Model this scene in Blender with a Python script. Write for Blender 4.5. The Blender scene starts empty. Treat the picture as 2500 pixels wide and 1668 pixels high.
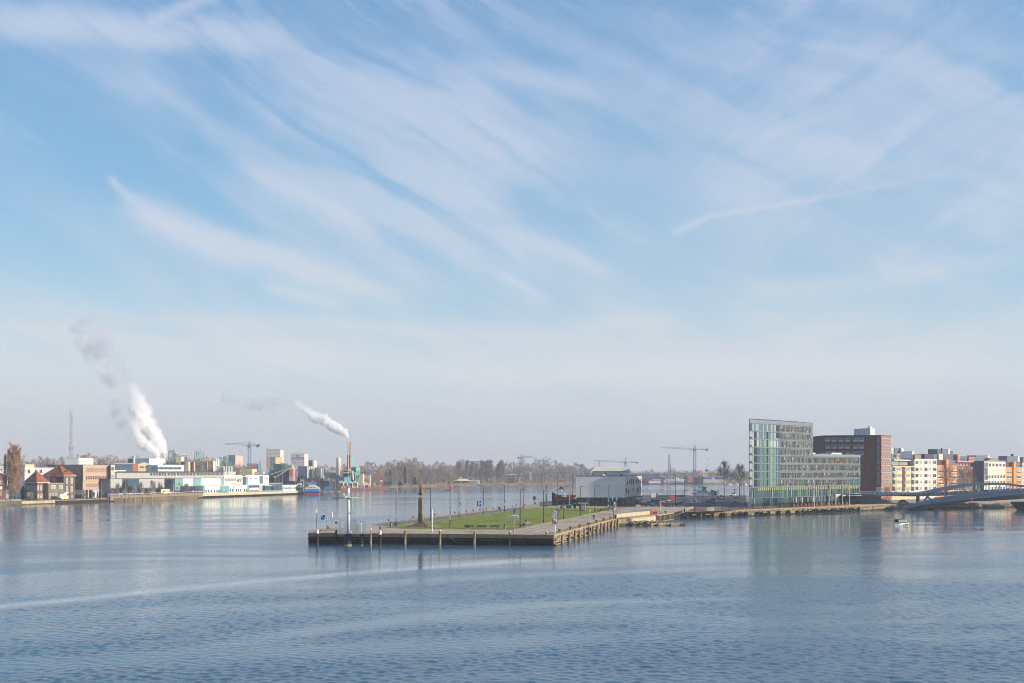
import bpy,math,random
from mathutils import Vector,Matrix
random.seed(7)
R=random.Random(11)
SC=bpy.context.scene
COL=SC.collection
# ------------------------------------------------------------------ camera
FP=2431.0
HC=15.5
HY=1152.0
cam_d=bpy.data.cameras.new('camera');cam=bpy.data.objects.new('camera',cam_d);COL.objects.link(cam)
cam.location=(0,0,HC);cam.rotation_euler=(math.radians(90),0,0)
cam_d.sensor_width=36.0;cam_d.lens=FP*36.0/2500.0
cam_d.shift_y=(HY-834.0)/2500.0
cam_d.clip_start=0.5;cam_d.clip_end=30000
SC.camera=cam
# ------------------------------------------------------------------ sun + sky
SUN_EL=math.atan(0.40);SS=0.24
sdir=Vector((math.cos(SUN_EL)*math.cos(math.atan(SS)),-math.cos(SUN_EL)*math.sin(math.atan(SS)),math.sin(SUN_EL)))
sun_d=bpy.data.lights.new('sun','SUN');sun_d.energy=5.0;sun_d.angle=math.radians(0.53)
sun_d.color=(1.0,0.87,0.70)
sun=bpy.data.objects.new('sun',sun_d);COL.objects.link(sun)
sun.rotation_euler=sdir.to_track_quat('Z','Y').to_euler()
SC.view_settings.view_transform='Standard';SC.view_settings.look='None'
SC.view_settings.exposure=0.38;SC.view_settings.gamma=1.0;SC.view_settings.use_curve_mapping=False
DENOISE=True
try:SC.cycles.denoiser='OPENIMAGEDENOISE';SC.cycles.denoising_prefilter='FAST';SC.cycles.denoising_input_passes='RGB_ALBEDO_NORMAL'
except Exception:pass
SC.cycles.max_bounces=10;SC.cycles.volume_bounces=8;SC.cycles.diffuse_bounces=3;SC.cycles.glossy_bounces=3
SC.cycles.transmission_bounces=3;SC.cycles.transparent_max_bounces=12
SC.cycles.use_denoising=DENOISE;SC.cycles.filter_width=1.0;SC.cycles.caustics_reflective=False;SC.cycles.caustics_refractive=False
SC.cycles.sample_clamp_indirect=4.0
try:
 SC.cycles.volume_step_rate=1.0;SC.cycles.volume_max_steps=128
except Exception:pass
def lin(c):
 if isinstance(c,(int,float)):c=(c,c,c)
 o=[]
 for v in c[:3]:
  v=v/255.0
  o.append(v/12.92 if v<=0.04045 else((v+0.055)/1.055)**2.4)
 return(*o,1.0)
class NT:
 """small node-tree writer"""
 def __init__(s,tree):s.t=tree;s.n=tree.nodes;s.l=tree.links
 def put(s,sock,v):
  if v is None:return
  if isinstance(v,bpy.types.NodeSocket):s.l.new(v,sock)
  else:sock.default_value=v
 def math(s,op,a=None,b=None,c=None,clamp=False):
  x=s.n.new('ShaderNodeMath');x.operation=op;x.use_clamp=clamp
  s.put(x.inputs[0],a)
  if b is not None:s.put(x.inputs[1],b)
  if c is not None:s.put(x.inputs[2],c)
  return x.outputs[0]
 def vmath(s,op,a,b=None):
  x=s.n.new('ShaderNodeVectorMath');x.operation=op
  s.put(x.inputs[0],a)
  if b is not None:s.put(x.inputs[1],b)
  return x.outputs[0]
 def comb(s,x,y,z=0.0):
  c=s.n.new('ShaderNodeCombineXYZ');s.put(c.inputs[0],x);s.put(c.inputs[1],y);s.put(c.inputs[2],z);return c.outputs[0]
 def sep(s,v):
  c=s.n.new('ShaderNodeSeparateXYZ');s.put(c.inputs[0],v);return c.outputs
 def noise(s,vec,scale,detail=3.0,rough=0.5,dist=0.0,dim='3D'):
  x=s.n.new('ShaderNodeTexNoise');x.noise_dimensions=dim
  s.put(x.inputs['Vector'],vec);s.put(x.inputs['Scale'],scale);s.put(x.inputs['Detail'],detail)
  s.put(x.inputs['Roughness'],rough);s.put(x.inputs['Distortion'],dist);return x.outputs
 def mapr(s,v,a,b,c=0.0,d=1.0,smooth=True):
  x=s.n.new('ShaderNodeMapRange');x.clamp=True
  if smooth:x.interpolation_type='SMOOTHSTEP'
  s.put(x.inputs[0],v);s.put(x.inputs[1],a);s.put(x.inputs[2],b);s.put(x.inputs[3],c);s.put(x.inputs[4],d);return x.outputs[0]
 def mix(s,f,a,b,blend='MIX'):
  x=s.n.new('ShaderNodeMix');x.data_type='RGBA';x.blend_type=blend
  s.put(x.inputs[0],f);s.put(x.inputs[6],a);s.put(x.inputs[7],b);return x.outputs[2]
 def ramp(s,f,stops):
  x=s.n.new('ShaderNodeValToRGB');s.put(x.inputs[0],f)
  e=x.color_ramp.elements
  while len(e)<len(stops):e.new(0.5)
  for i,(p,c)in enumerate(stops):e[i].position=p;e[i].color=c
  return x.outputs[0]
def pxdir(px,py):
 """photo pixel -> azimuth, elevation of that sky direction"""
 u=(px-1250)/FP;v=(HY-py)/FP
 return math.atan(u),math.atan2(v,math.sqrt(1+u*u))
def make_world():
 w=bpy.data.worlds.new('World');SC.world=w;w.use_nodes=True
 t=w.node_tree;t.nodes.clear();N=NT(t)
 sky=t.nodes.new('ShaderNodeTexSky');sky.sky_type='NISHITA';sky.sun_disc=False
 sky.sun_elevation=SUN_EL
 sky.sun_rotation=math.atan2(sdir.x,sdir.y)
 sky.air_density=1.0;sky.dust_density=0.6;sky.ozone_density=1.3;sky.altitude=0
 tc=t.nodes.new('ShaderNodeTexCoord')
 x,y,z=N.sep(tc.outputs['Generated'])
 az=N.math('ARCTAN2',x,y)
 hyp=N.math('SQRT',N.math('ADD',N.math('MULTIPLY',x,x),N.math('MULTIPLY',y,y)))
 el=N.math('ARCTAN2',z,hyp)
 base=N.comb(az,el,0.0)
# domain warp
 wn=N.noise(base,3.2,3.0,0.5)[1]
 wv=N.vmath('MULTIPLY',N.vmath('SUBTRACT',wn,(0.5,0.5,0.5)),(0.08,0.05,0.0))
 P=N.vmath('ADD',base,wv)
 wn2=N.noise(base,14.0,4.0,0.6)[1]
 P2=N.vmath('ADD',P,N.vmath('MULTIPLY',N.vmath('SUBTRACT',wn2,(0.5,0.5,0.5)),(0.022,0.016,0.0)))
 px_,py_,_=N.sep(P2)
 def rot(vx,vy,deg,sx,sy,off=0.0):
  c,s_=math.cos(math.radians(deg)),math.sin(math.radians(deg))
  a=N.math('ADD',N.math('MULTIPLY',vx,c*sx),N.math('MULTIPLY',vy,s_*sx))
  b=N.math('ADD',N.math('MULTIPLY',vx,-s_*sy),N.math('MULTIPLY',vy,c*sy))
  return N.comb(N.math('ADD',a,off),b,off)
# fibres, two families of directions
 f1=N.noise(rot(px_,py_,-27,3.4,24.0),1.0,7.0,0.60,0.5)[0]
 f2=N.noise(rot(px_,py_,28,5.0,17.0,3.7),1.0,8.0,0.66,0.7)[0]
 f3=N.noise(rot(px_,py_,-7,3.0,26.0,7.1),1.0,6.0,0.6,0.4)[0]
 big=N.noise(rot(px_,py_,-24,2.6,5.5,1.3),1.0,4.0,0.55,0.5)[0]
 rightness=N.mapr(az,-0.15,0.4)
 fib=N.math('ADD',N.math('MULTIPLY',f1,N.math('SUBTRACT',1.0,N.math('MULTIPLY',rightness,0.55))),N.math('MULTIPLY',f2,N.math('MULTIPLY',rightness,0.55)))
# placed veils: list of (px0,py0,px1,py1,width_px,strength,sharp)
 def streak(p,wpx,st,fibre=True):
  (ax,ay),(bx,by)=pxdir(*p[0:2]),pxdir(*p[2:4])
  dx,dy=bx-ax,by-ay;L=math.hypot(dx,dy);dx/=L;dy/=L
  rx=N.math('SUBTRACT',px_,ax+0.0);ry=N.math('SUBTRACT',py_,ay)
  u=N.math('DIVIDE',N.math('ADD',N.math('MULTIPLY',rx,dx),N.math('MULTIPLY',ry,dy)),L)
  v=N.math('DIVIDE',N.math('ADD',N.math('MULTIPLY',rx,-dy),N.math('MULTIPLY',ry,dx)),wpx/FP)
  g=N.math('POWER',2.718,N.math('MULTIPLY',N.math('MULTIPLY',v,v),-1.0))
  e=N.math('MULTIPLY',N.mapr(u,-0.15,0.2),N.mapr(u,1.15,0.75))
  o=N.math('MULTIPLY',N.math('MULTIPLY',g,e),st)
  return o
 veils=None
 for p,wpx,st in[((650,-40,1250,470),140,.24),((1000,60,1300,560),170,.32),((1200,190,2500,330),230,.44),((1850,-60,2450,420),200,.36),((1700,560,2500,300),170,.26),((900,420,1700,760),150,.16),((300,150,900,420),70,.22),((0,130,420,260),80,.12),((-200,760,2600,930),70,.50),((1450,790,2700,860),110,.30),((1200,560,1650,700),60,.30)]:
  s_=streak(p,wpx,st)
  veils=s_ if veils is None else N.math('ADD',veils,s_)
 wisps=None
 for p,wpx,st in[((360,520,960,735),30,.95),((330,500,620,640),34,.45),((-60,55,700,105),28,.90),((600,420,900,565),24,.65),((1210,555,1500,660),19,.60),((280,430,360,500),9,.45),((1130,160,1480,235),28,.45),((670,700,860,760),14,.45),((1200,660,1330,730),14,.45),((1400,795,1620,765),20,.45),((1880,815,2110,775),18,.40),((0,800,900,850),17,.40),((650,860,1500,935),15,.36),((1500,910,2450,875),17,.34),((380,765,1400,815),15,.40),((1780,700,2500,640),22,.30),((2100,870,2500,800),26,.30)]:
  s_=streak(p,wpx,st)
  wisps=s_ if wisps is None else N.math('ADD',wisps,s_)
 cover=N.math('MULTIPLY',N.mapr(N.math('ADD',fib,N.math('MULTIPLY',N.math('SUBTRACT',big,0.5),0.9)),0.42,0.80),0.85)
 vfib=N.math('MULTIPLY',veils,N.mapr(fib,0.33,0.63,0.34,1.42))
 wf=N.math('MULTIPLY',wisps,N.mapr(N.noise(rot(px_,py_,-22,7.0,55.0,2.2),1.0,5.0,0.65)[0],0.3,0.6,0.35,1.15))
# contrails: crisp, lightly lumpy
 bx_,by_,_=N.sep(N.vmath('ADD',base,N.vmath('MULTIPLY',N.vmath('SUBTRACT',N.noise(base,60.0,3.0,0.6)[1],(0.5,0.5,0.5)),(0.006,0.006,0.0))))
 trails=None
 for(x0,y0,x1,y1,wpx,st)in[(1640,570,1745,522,7,.75),(1735,527,2010,482,6,.75),(1990,486,2320,420,8,.28),(360,55,545,-25,13,.7)]:
  (ax,ay),(cx,cy)=pxdir(x0,y0),pxdir(x1,y1)
  dx,dy=cx-ax,cy-ay;L=math.hypot(dx,dy);dx/=L;dy/=L
  rx=N.math('SUBTRACT',bx_,ax);ry=N.math('SUBTRACT',by_,ay)
  u=N.math('DIVIDE',N.math('ADD',N.math('MULTIPLY',rx,dx),N.math('MULTIPLY',ry,dy)),L)
  v=N.math('DIVIDE',N.math('ADD',N.math('MULTIPLY',rx,-dy),N.math('MULTIPLY',ry,dx)),wpx/FP)
  g=N.math('MULTIPLY',N.math('POWER',2.718,N.math('MULTIPLY',N.math('MULTIPLY',v,v),-1.0)),N.math('MULTIPLY',N.mapr(u,-0.04,0.06),N.mapr(u,1.06,0.92)))
  g=N.math('MULTIPLY',g,st)
  trails=g if trails is None else N.math('MAXIMUM',trails,g)
 low=N.math('MULTIPLY',N.mapr(el,0.21,0.05),N.mapr(f3,0.34,0.62,0.15,0.75))
 cl=N.math('ADD',N.math('MULTIPLY',N.math('MULTIPLY',cover,N.mapr(az,-0.42,-0.12,0.35,1.0)),N.mapr(el,0.02,0.16,0.5,1.0)),N.math('ADD',vfib,N.math('MULTIPLY',wf,1.35)))
 cl=N.math('ADD',N.math('ADD',cl,trails),low)
 cl=N.math('MULTIPLY',N.math('SUBTRACT',1.0,N.math('POWER',2.718,N.math('MULTIPLY',cl,-1.25))),0.84)
# clear-sky colour from the Nishita model, cloud light pale lavender
 def L10(r,g,b):q=lin((r,g,b));return(q[0],q[1],q[2],1)
 grad=N.ramp(N.mapr(el,0.0,0.5,0.0,1.0,False),[(0.0,L10(184,189,200)),(0.08,L10(187,194,205)),(0.20,L10(187,206,218)),(0.34,L10(160,201,225)),(0.54,L10(126,183,223)),(0.78,L10(108,167,216)),(1.0,L10(94,152,207))])
 gl=N.vmath('MULTIPLY',grad,(10.0,10.0,10.0))
 skyc=N.mix(0.78,N.vmath('MULTIPLY',sky.outputs[0],SKYMUL),gl)
 hz=N.mapr(el,0.10,0.01)
 cc=N.mix(N.mapr(el,0.42,0.05),(6.1,6.8,8.3,1),(7.5,7.45,7.5,1))
 c1=N.mix(cl,skyc,cc)
 c2=N.mix(N.math('MULTIPLY',hz,0.72),c1,(3.95,4.15,4.65,1))
# same overcast-free sky continues below the horizon line
 bg=t.nodes.new('ShaderNodeBackground');bg.inputs[1].default_value=0.077
 t.links.new(c2,bg.inputs[0])
 out=t.nodes.new('ShaderNodeOutputWorld');t.links.new(bg.outputs[0],out.inputs[0])
SKYMUL=(1.5,1.6,1.6)
make_world()
# ------------------------------------------------------------------ helpers
def XY(px,Y):return((px-1250.0)/FP*Y,Y)
def GP(px,py,z=0.0):
 Y=FP*(HC-z)/(py-HY);return XY(px,Y)
def ZP(py,Y):return HC-(py-HY)*Y/FP
def lerp(a,b,t):return a+(b-a)*t
_mats={}
def M(name,rgb=(128,128,128),rough=0.75,var=0.10,scale=1.0,bump=0.0,metal=0.0,spec=0.3,stretch=(1,1,1),emit=None,alpha=None,dark=None):
 if name in _mats:return _mats[name]
 m=bpy.data.materials.new(name);m.use_nodes=True;_mats[name]=m
 t=m.node_tree;N=NT(t);b=t.nodes['Principled BSDF']
 c=lin(rgb)
 b.inputs['Roughness'].default_value=rough;b.inputs['Metallic'].default_value=metal
 b.inputs['Specular IOR Level'].default_value=spec
 tc=t.nodes.new('ShaderNodeTexCoord')
 vec=N.vmath('MULTIPLY',tc.outputs['Object'],stretch)
 n=N.noise(vec,scale,4.0,0.6)[0]
 lo=tuple(x*(1-var*1.6)for x in c[:3])+(1,);hi=tuple(min(1,x*(1+var))for x in c[:3])+(1,)
 col=N.mix(N.mapr(n,0.3,0.7),lo,hi)
 if dark:
  n2=N.noise(N.vmath('MULTIPLY',tc.outputs['Object'],dark[3]),dark[2],5.0,0.65)[0]
  col=N.mix(N.math('MULTIPLY',N.mapr(n2,0.48,0.66),dark[1]),col,lin(dark[0]))
 t.links.new(col,b.inputs['Base Color'])
 if bump:
  bp=t.nodes.new('ShaderNodeBump');bp.inputs['Strength'].default_value=min(1,bump);bp.inputs['Distance'].default_value=0.05
  t.links.new(n,bp.inputs['Height']);t.links.new(bp.outputs[0],b.inputs['Normal'])
 if emit:
  b.inputs['Emission Color'].default_value=lin(emit[0]);b.inputs['Emission Strength'].default_value=emit[1]
 if alpha is not None:b.inputs['Alpha'].default_value=alpha
 return m
class MB:
 def __init__(s):s.v=[];s.f=[];s.m=[];s.k=0
 def face(s,idx):s.f.append(tuple(idx));s.m.append(s.k)
 def quad(s,a,b,c,d):
  n=len(s.v);s.v+=[a,b,c,d];s.face((n,n+1,n+2,n+3))
 def tri(s,a,b,c):
  n=len(s.v);s.v+=[a,b,c];s.face((n,n+1,n+2))
 def box(s,x,y,z,w,d,h,rot=0.0):
  """centre x,y; bottom z"""
  c,q=math.cos(rot),math.sin(rot);n=len(s.v)
  for dz in(0,h):
   for dx,dy in((-w/2,-d/2),(w/2,-d/2),(w/2,d/2),(-w/2,d/2)):
    s.v.append((x+dx*c-dy*q,y+dx*q+dy*c,z+dz))
  for f in((3,2,1,0),(4,5,6,7),(0,1,5,4),(1,2,6,5),(2,3,7,6),(3,0,4,7)):s.face([n+i for i in f])
 def prism(s,poly,z0,z1,top=None):
  n=len(s.v);k=len(poly)
  a=sum(poly[i][0]*poly[(i+1)%k][1]-poly[(i+1)%k][0]*poly[i][1]for i in range(k))
  if a<0:poly=poly[::-1];top=top[::-1]if top else None
  tp=top or poly
  s.v+=[(p[0],p[1],z0)for p in poly]+[(p[0],p[1],z1)for p in tp]
  s.face(range(n+k,n+2*k));s.face([n+k-1-i for i in range(k)])
  for i in range(k):
   j=(i+1)%k;s.face((n+i,n+j,n+k+j,n+k+i))
 def tube(s,p0,p1,r0,r1=None,n=6,cap=True):
  r1=r0 if r1 is None else r1
  p0=Vector(p0);p1=Vector(p1);d=p1-p0
  if d.length<1e-6:return
  d.normalize();a=d.orthogonal().normalized();b=d.cross(a);k=len(s.v)
  for p,r in((p0,r0),(p1,r1)):
   for i in range(n):
    t=2*math.pi*i/n;q=p+a*(r*math.cos(t))+b*(r*math.sin(t));s.v.append(tuple(q))
  for i in range(n):
   j=(i+1)%n;s.face((k+i,k+j,k+n+j,k+n+i))
  if cap:s.face([k+n-1-i for i in range(n)]);s.face(range(k+n,k+2*n))
 def lathe(s,prof,x=0,y=0,n=12):
  """prof [(r,z)...] bottom to top"""
  k=len(s.v)
  for r,z in prof:
   for i in range(n):
    t=2*math.pi*i/n;s.v.append((x+r*math.cos(t),y+r*math.sin(t),z))
  for q in range(len(prof)-1):
   for i in range(n):
    j=(i+1)%n;s.face((k+q*n+i,k+q*n+j,k+q*n+n+j,k+q*n+n+i))
  s.face([k+n-1-i for i in range(n)]);e=k+(len(prof)-1)*n;s.face(range(e,e+n))
 def mesh(s,name,mats):
  me=bpy.data.meshes.new(name);me.from_pydata(s.v,[],s.f)
  for m in(mats if isinstance(mats,(list,tuple))else[mats]):me.materials.append(m)
  if any(s.m):me.polygons.foreach_set('material_index',s.m)
  me.update();return me
 def build(s,name,mats,parent=None,**kw):
  return link(name,s.mesh(name,mats),parent,**kw)
def link(name,me,parent=None,loc=(0,0,0),rot=0.0,kind=None,label=None,cat=None,group=None,scale=None):
 o=bpy.data.objects.new(name,me);COL.objects.link(o)
 o.parent=parent;o.location=loc
 if isinstance(rot,(tuple,list)):o.rotation_euler=rot
 else:o.rotation_euler=(0,0,rot)
 if scale is not None:o.scale=scale if isinstance(scale,(tuple,list))else(scale,)*3
 if kind:o['kind']=kind
 if label:o['label']=label
 if cat:o['category']=cat
 if group:o['group']=group
 return o
def thing(name,label,cat,loc=(0,0,0),rot=0.0,group=None,scale=None):
 return link(name,None,None,loc,rot,None,label,cat,group,scale)
def dup(o,loc,rot=None,label=None,group=None,scale=None,parent=None):
 c=o.copy();COL.objects.link(c);c.parent=parent
 if loc is not None:c.location=loc
 if rot is not None:c.rotation_euler=rot if isinstance(rot,(tuple,list))else(0,0,rot)
 if scale is not None:c.scale=scale if isinstance(scale,(tuple,list))else(scale,)*3
 if label:c['label']=label
 if group:c['group']=group
 for ch in kids.get(o.name,[])or o.children:
  dup(ch,None,parent=c)
 return c
kids={}
def smooth(o):
 o.data.polygons.foreach_set('use_smooth',[True]*len(o.data.polygons));return o
ORD=['first','second','third','fourth','fifth','sixth','seventh','eighth','ninth','tenth','eleventh','twelfth','thirteenth','fourteenth','fifteenth','sixteenth','seventeenth','eighteenth','nineteenth','twentieth']
_cache={}
def cbox(w,d,h,m,name):
 """cached box mesh, centred in x, front face at y=0 going back +y by d, bottom z=0"""
 k=('b',round(w,3),round(d,3),round(h,3),m.name)
 if k not in _cache:
  b=MB();b.box(0,d/2,0,w,d,h);_cache[k]=b.mesh(name,m)
 return _cache[k]
def cwin(w,h,fm,gm,fw=0.12,bars=0,hb=0,proud=0.09):
 """window: frame ring standing proud of the wall, glass set back inside, local -y outward"""
 k=('w',round(w,2),round(h,2),fm.name,gm.name,fw,bars,hb,proud)
 if k in _cache:return _cache[k]
 b=MB();y=-proud/2
 b.box(0,y,0,w,proud,fw);b.box(0,y,h-fw,w,proud,fw)
 b.box(-w/2+fw/2,y,fw,fw,proud,h-2*fw);b.box(w/2-fw/2,y,fw,fw,proud,h-2*fw)
 for i in range(bars):
  x=-w/2+w*(i+1)/(bars+1);b.box(x,y,fw,fw*.8,proud*.9,h-2*fw)
 for i in range(hb):
  z=h*(i+1)/(hb+1);b.box(0,y,z,w-2*fw,proud*.8,fw*.8)
 b.k=1
 n=len(b.v);g=-0.03
 b.v+=[(-w/2+fw,g,fw),(w/2-fw,g,fw),(w/2-fw,g,h-fw),(-w/2+fw,g,h-fw)];b.face((n,n+1,n+2,n+3))
 _cache[k]=b.mesh('window',[fm,gm]);return _cache[k]
class Face:
 """vertical plane from A to B (left to right as seen from outside), carrying pieces"""
 def __init__(s,A,B,parent,origin=(0,0,0)):
  s.A=Vector((A[0],A[1]));s.B=Vector((B[0],B[1]));s.u=(s.B-s.A).normalized();s.L=(s.B-s.A).length
  s.n=Vector((s.u.y,-s.u.x));s.rot=math.atan2(s.u.y,s.u.x);s.p=parent;s.o=Vector(origin)
 def upx(s,px):
  r=(px-1250.0)/FP;return(r*s.A.y-s.A.x)/(s.u.x-r*s.u.y)
 def Y(s,px):return s.A.y+s.u.y*s.upx(px)
 def z(s,px,py):return ZP(py,s.Y(px))
 def at(s,u,z,out=0.0):
  q=s.A+s.u*u+s.n*out;return(q.x-s.o.x,q.y-s.o.y,z-s.o.z)
 def put(s,name,me,u,z,out=0.0,**kw):
  return link(name,me,s.p,s.at(u,z,out),s.rot,**kw)
 def box(s,name,u0,u1,z0,z1,m,t=0.10,out=None,**kw):
  """slab proud of the wall by t"""
  me=cbox(u1-u0,t,z1-z0,m,name)
  return s.put(name,me,(u0+u1)/2,z0,t if out is None else out,**kw)
 def pbox(s,name,x0,y0,x1,y1,m,t=0.10,**kw):
  """slab given by photo pixels: left, top, right, bottom"""
  u0,u1=s.upx(x0),s.upx(x1);xm=(x0+x1)/2
  return s.box(name,u0,u1,s.z(xm,y1),s.z(xm,y0),m,t,**kw)
 def win(s,u0,u1,z0,z1,fm,gm,name='window',out=0.0,**kw):
  return s.put(name,cwin(u1-u0,z1-z0,fm,gm,**kw),(u0+u1)/2,z0,out)
 def pwin(s,x0,y0,x1,y1,fm,gm,name='window',out=0.0,**kw):
  u0,u1=s.upx(x0),s.upx(x1);xm=(x0+x1)/2
  return s.win(u0,u1,s.z(xm,y1),s.z(xm,y0),fm,gm,name,out,**kw)
 def row(s,x0,x1,y0,y1,n,fill,fm,gm,name='window',out=0.0,skip=(),**kw):
  u0,u1=s.upx(x0),s.upx(x1);xm=(x0+x1)/2;z0,z1=s.z(xm,y1),s.z(xm,y0)
  st=(u1-u0)/n;w=st*fill
  for i in range(n):
   if i in skip:continue
   c=u0+st*(i+.5);s.win(c-w/2,c+w/2,z0,z1,fm,gm,name,out,**kw)
def subbox(win,du0,du1,dz0,dz1,m,t,name):
 """piece fixed to a window (third level), in the window's own frame"""
 return link(name,cbox(du1-du0,t,dz1-dz0,m,name),win,((du0+du1)/2,-t,dz0))
class Bld:
 """building: footprint polygon (front-left, front-right, back-right, back-left), walls + roof + faces"""
 def __init__(s,name,label,cat,foot,z0,z1,wm,rm=None,group=None,par=0.25,parent=None,wall='wall',e=None):
  s.foot=foot
  s.e=e or thing(name,label,cat,(foot[0][0],foot[0][1],z0),0,group);s.o=tuple(s.e.location)
  s.z0,s.z1=z0,z1
  s.vol(wall,foot,z0,z1,wm,rm,par)
 def vol(s,name,foot,z0,z1,wm,rm=None,par=0.25):
  o=s.o;b=MB();b.prism([(p[0]-o[0],p[1]-o[1])for p in foot],z0-o[2],z1-o[2]);b.build(name,wm,s.e)
  if rm:
   b=MB();cx=sum(p[0]for p in foot)/len(foot);cy=sum(p[1]for p in foot)/len(foot)
   q=[(cx+(p[0]-cx)*1.01-o[0],cy+(p[1]-cy)*1.01-o[1])for p in foot]
   b.prism(q,z1-o[2],z1+par-o[2]);b.build('roof',rm,s.e)
  return s
 def face(s,i,j=None,foot=None):
  f=foot or s.foot;return Face(f[i],f[(i+1)%len(f)if j is None else j],s.e,s.o)
def foot2(A,B,depth,away=None):
 """rectangle with front edge A-B (left to right) going back by depth"""
 ux,uy=B[0]-A[0],B[1]-A[1];L=math.hypot(ux,uy);nx,ny=-uy/L,ux/L
 return[A,B,(B[0]+nx*depth,B[1]+ny*depth),(A[0]+nx*depth,A[1]+ny*depth)]
# ------------------------------------------------------------------ setting: water, land, haze
QZ=2.3
def make_water():
 import numpy as np
 rg=np.random.RandomState(4)
 def vnoise(x,y,seed):
  """smooth lattice noise 0..1"""
  t=np.random.RandomState(seed).rand(257,257);t[256,:]=t[0,:];t[:,256]=t[:,0];xi=np.floor(x).astype(int);yi=np.floor(y).astype(int);fx=x-xi;fy=y-yi
  fx=fx*fx*(3-2*fx);fy=fy*fy*(3-2*fy);xi%=256;yi%=256
  return(t[xi,yi]*(1-fx)+t[xi+1,yi]*fx)*(1-fy)+(t[xi,yi+1]*(1-fx)+t[xi+1,yi+1]*fx)*fy
 def fb(x,y,seed,o=4):
  v=0;a=1;s_=0
  for i in range(o):v=v+a*vnoise(x*2**i+17*i,y*2**i+9*i,seed+i);s_+=a;a*=.55
  return v/s_
 ys=[58.0]
 while ys[-1]<900:ys.append(ys[-1]+.17*(ys[-1]/80)**1.32)
 ys=np.array(ys);nx=620;an=np.linspace(-.60,.60,nx)
 Y,A=np.meshgrid(ys,an,indexing='ij');X=A*Y
 dX=Y*(an[1]-an[0]);dY=.17*(Y/80)**1.32
# wind field: long patches lying across the view, drifting lines, slicks
 wob=(fb(X*.013,Y*.02,3)-.5)*46
 yy=Y+wob-.20*X
 near=.60*fb(X*.008,yy*.034,11)+.40*fb(X*.02,yy*.10,23)
 farb=fb(X*.0035,Y*.018+X*.0006,31,5)
 f=np.clip((Y-190)/200,0,1);band=near*(1-f)+farb*f
 rip=np.clip((band-.38)/.22,0,1);rip=rip*rip*(3-2*rip)
 rip=.38+.62*rip
 slick_sheen=[np.zeros_like(X)]  # bright sky reflection of the slicks, painted through the body colour
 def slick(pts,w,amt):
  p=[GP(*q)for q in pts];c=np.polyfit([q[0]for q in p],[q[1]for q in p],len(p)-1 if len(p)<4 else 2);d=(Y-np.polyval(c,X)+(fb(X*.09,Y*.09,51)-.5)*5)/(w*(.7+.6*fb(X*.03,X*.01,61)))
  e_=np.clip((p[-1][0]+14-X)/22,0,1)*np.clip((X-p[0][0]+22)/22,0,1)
  g_=np.exp(-d*d)*e_;slick_sheen[0]=np.maximum(slick_sheen[0],g_*(.62 if amt>.9 else .10 if amt>.8 else 0));return 1-amt*g_
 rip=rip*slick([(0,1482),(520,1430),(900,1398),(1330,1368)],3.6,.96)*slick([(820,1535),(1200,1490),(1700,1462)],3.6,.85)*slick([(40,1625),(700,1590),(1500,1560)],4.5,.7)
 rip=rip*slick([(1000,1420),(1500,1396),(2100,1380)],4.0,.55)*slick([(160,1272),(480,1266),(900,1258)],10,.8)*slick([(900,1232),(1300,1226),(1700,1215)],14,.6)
 lee=np.clip((X-35)/75,0,1)*np.clip((Y-200)/90,0,1);lee2=np.clip((-X-40)/80,0,1)*np.clip((Y-330)/140,0,1)
 rip=rip*(1-.70*np.maximum(lee,lee2))
 dk_=np.exp(-((Y-(2431*15.5/(1445-1152))-.05*X)/12)**2)*np.clip((X+30)/40,0,1);rip=np.clip(rip+.55*dk_,0,1)
 Z=np.zeros_like(X);cell=np.maximum(dX,dY)
 for i in range(84):
  lam=.55*(7.0/.55)**((i+.5)/84)if i<76 else 10+14*rg.rand()
  th=rg.normal(0,.75);k=2*math.pi/lam;ph=rg.rand()*6.28
  sl=.021*math.exp(-((math.log(lam/.95))/.52)**2)+(.0012 if lam>3 else 0)
  w=np.clip((lam/cell-2.0)/1.5,0,1)
  Z+=(sl/k)*w*np.sin(k*(X*math.sin(th)+Y*math.cos(th))+ph)*(.08+.92*rip if lam<7 else 1)
 edge=np.clip((Y-58)/10,0,1)*np.clip((900-Y)/200,0,1)*np.clip((.60-np.abs(A))/.03,0,1)
 Z*=edge*1.9
 ny=len(ys);V=np.stack([X,Y,Z],-1).reshape(-1,3)
 idx=np.arange(ny*nx).reshape(ny,nx);Q=np.stack([idx[:-1,:-1],idx[:-1,1:],idx[1:,1:],idx[1:,:-1]],-1).reshape(-1,4)
 n0=len(V);y0,y1=ys[0],ys[-1]
 ext=np.array([(-.6*y0,y0,0),(.6*y0,y0,0),(.6*y1,y1,0),(-.6*y1,y1,0),(-7000,-400,0),(7000,-400,0),(7000,12000,0),(-7000,12000,0)])
 V=np.concatenate([V,ext]);o=n0;Q2=np.array([(o+4,o+5,o+1,o),(o+5,o+6,o+2,o+1),(o+6,o+7,o+3,o+2),(o+7,o+4,o,o+3)])
 Q=np.concatenate([Q,Q2])
 me=bpy.data.meshes.new('water');me.vertices.add(len(V));me.vertices.foreach_set('co',V.astype('f4').ravel())
 me.loops.add(len(Q)*4);me.loops.foreach_set('vertex_index',Q.astype('i4').ravel());me.polygons.add(len(Q));me.polygons.foreach_set('loop_start',(np.arange(len(Q))*4).astype('i4'))
 try:me.polygons.foreach_set('loop_total',np.full(len(Q),4,'i4'))
 except Exception:pass
 me.polygons.foreach_set('use_smooth',np.concatenate([np.ones(len(Q)-4,bool),np.zeros(4,bool)]));me.update(calc_edges=True);me.validate()
 at_=me.attributes.new('ripple','FLOAT','POINT');at_.data.foreach_set('value',np.concatenate([rip.ravel(),np.full(8,.5)]).astype('f4'))
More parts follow.
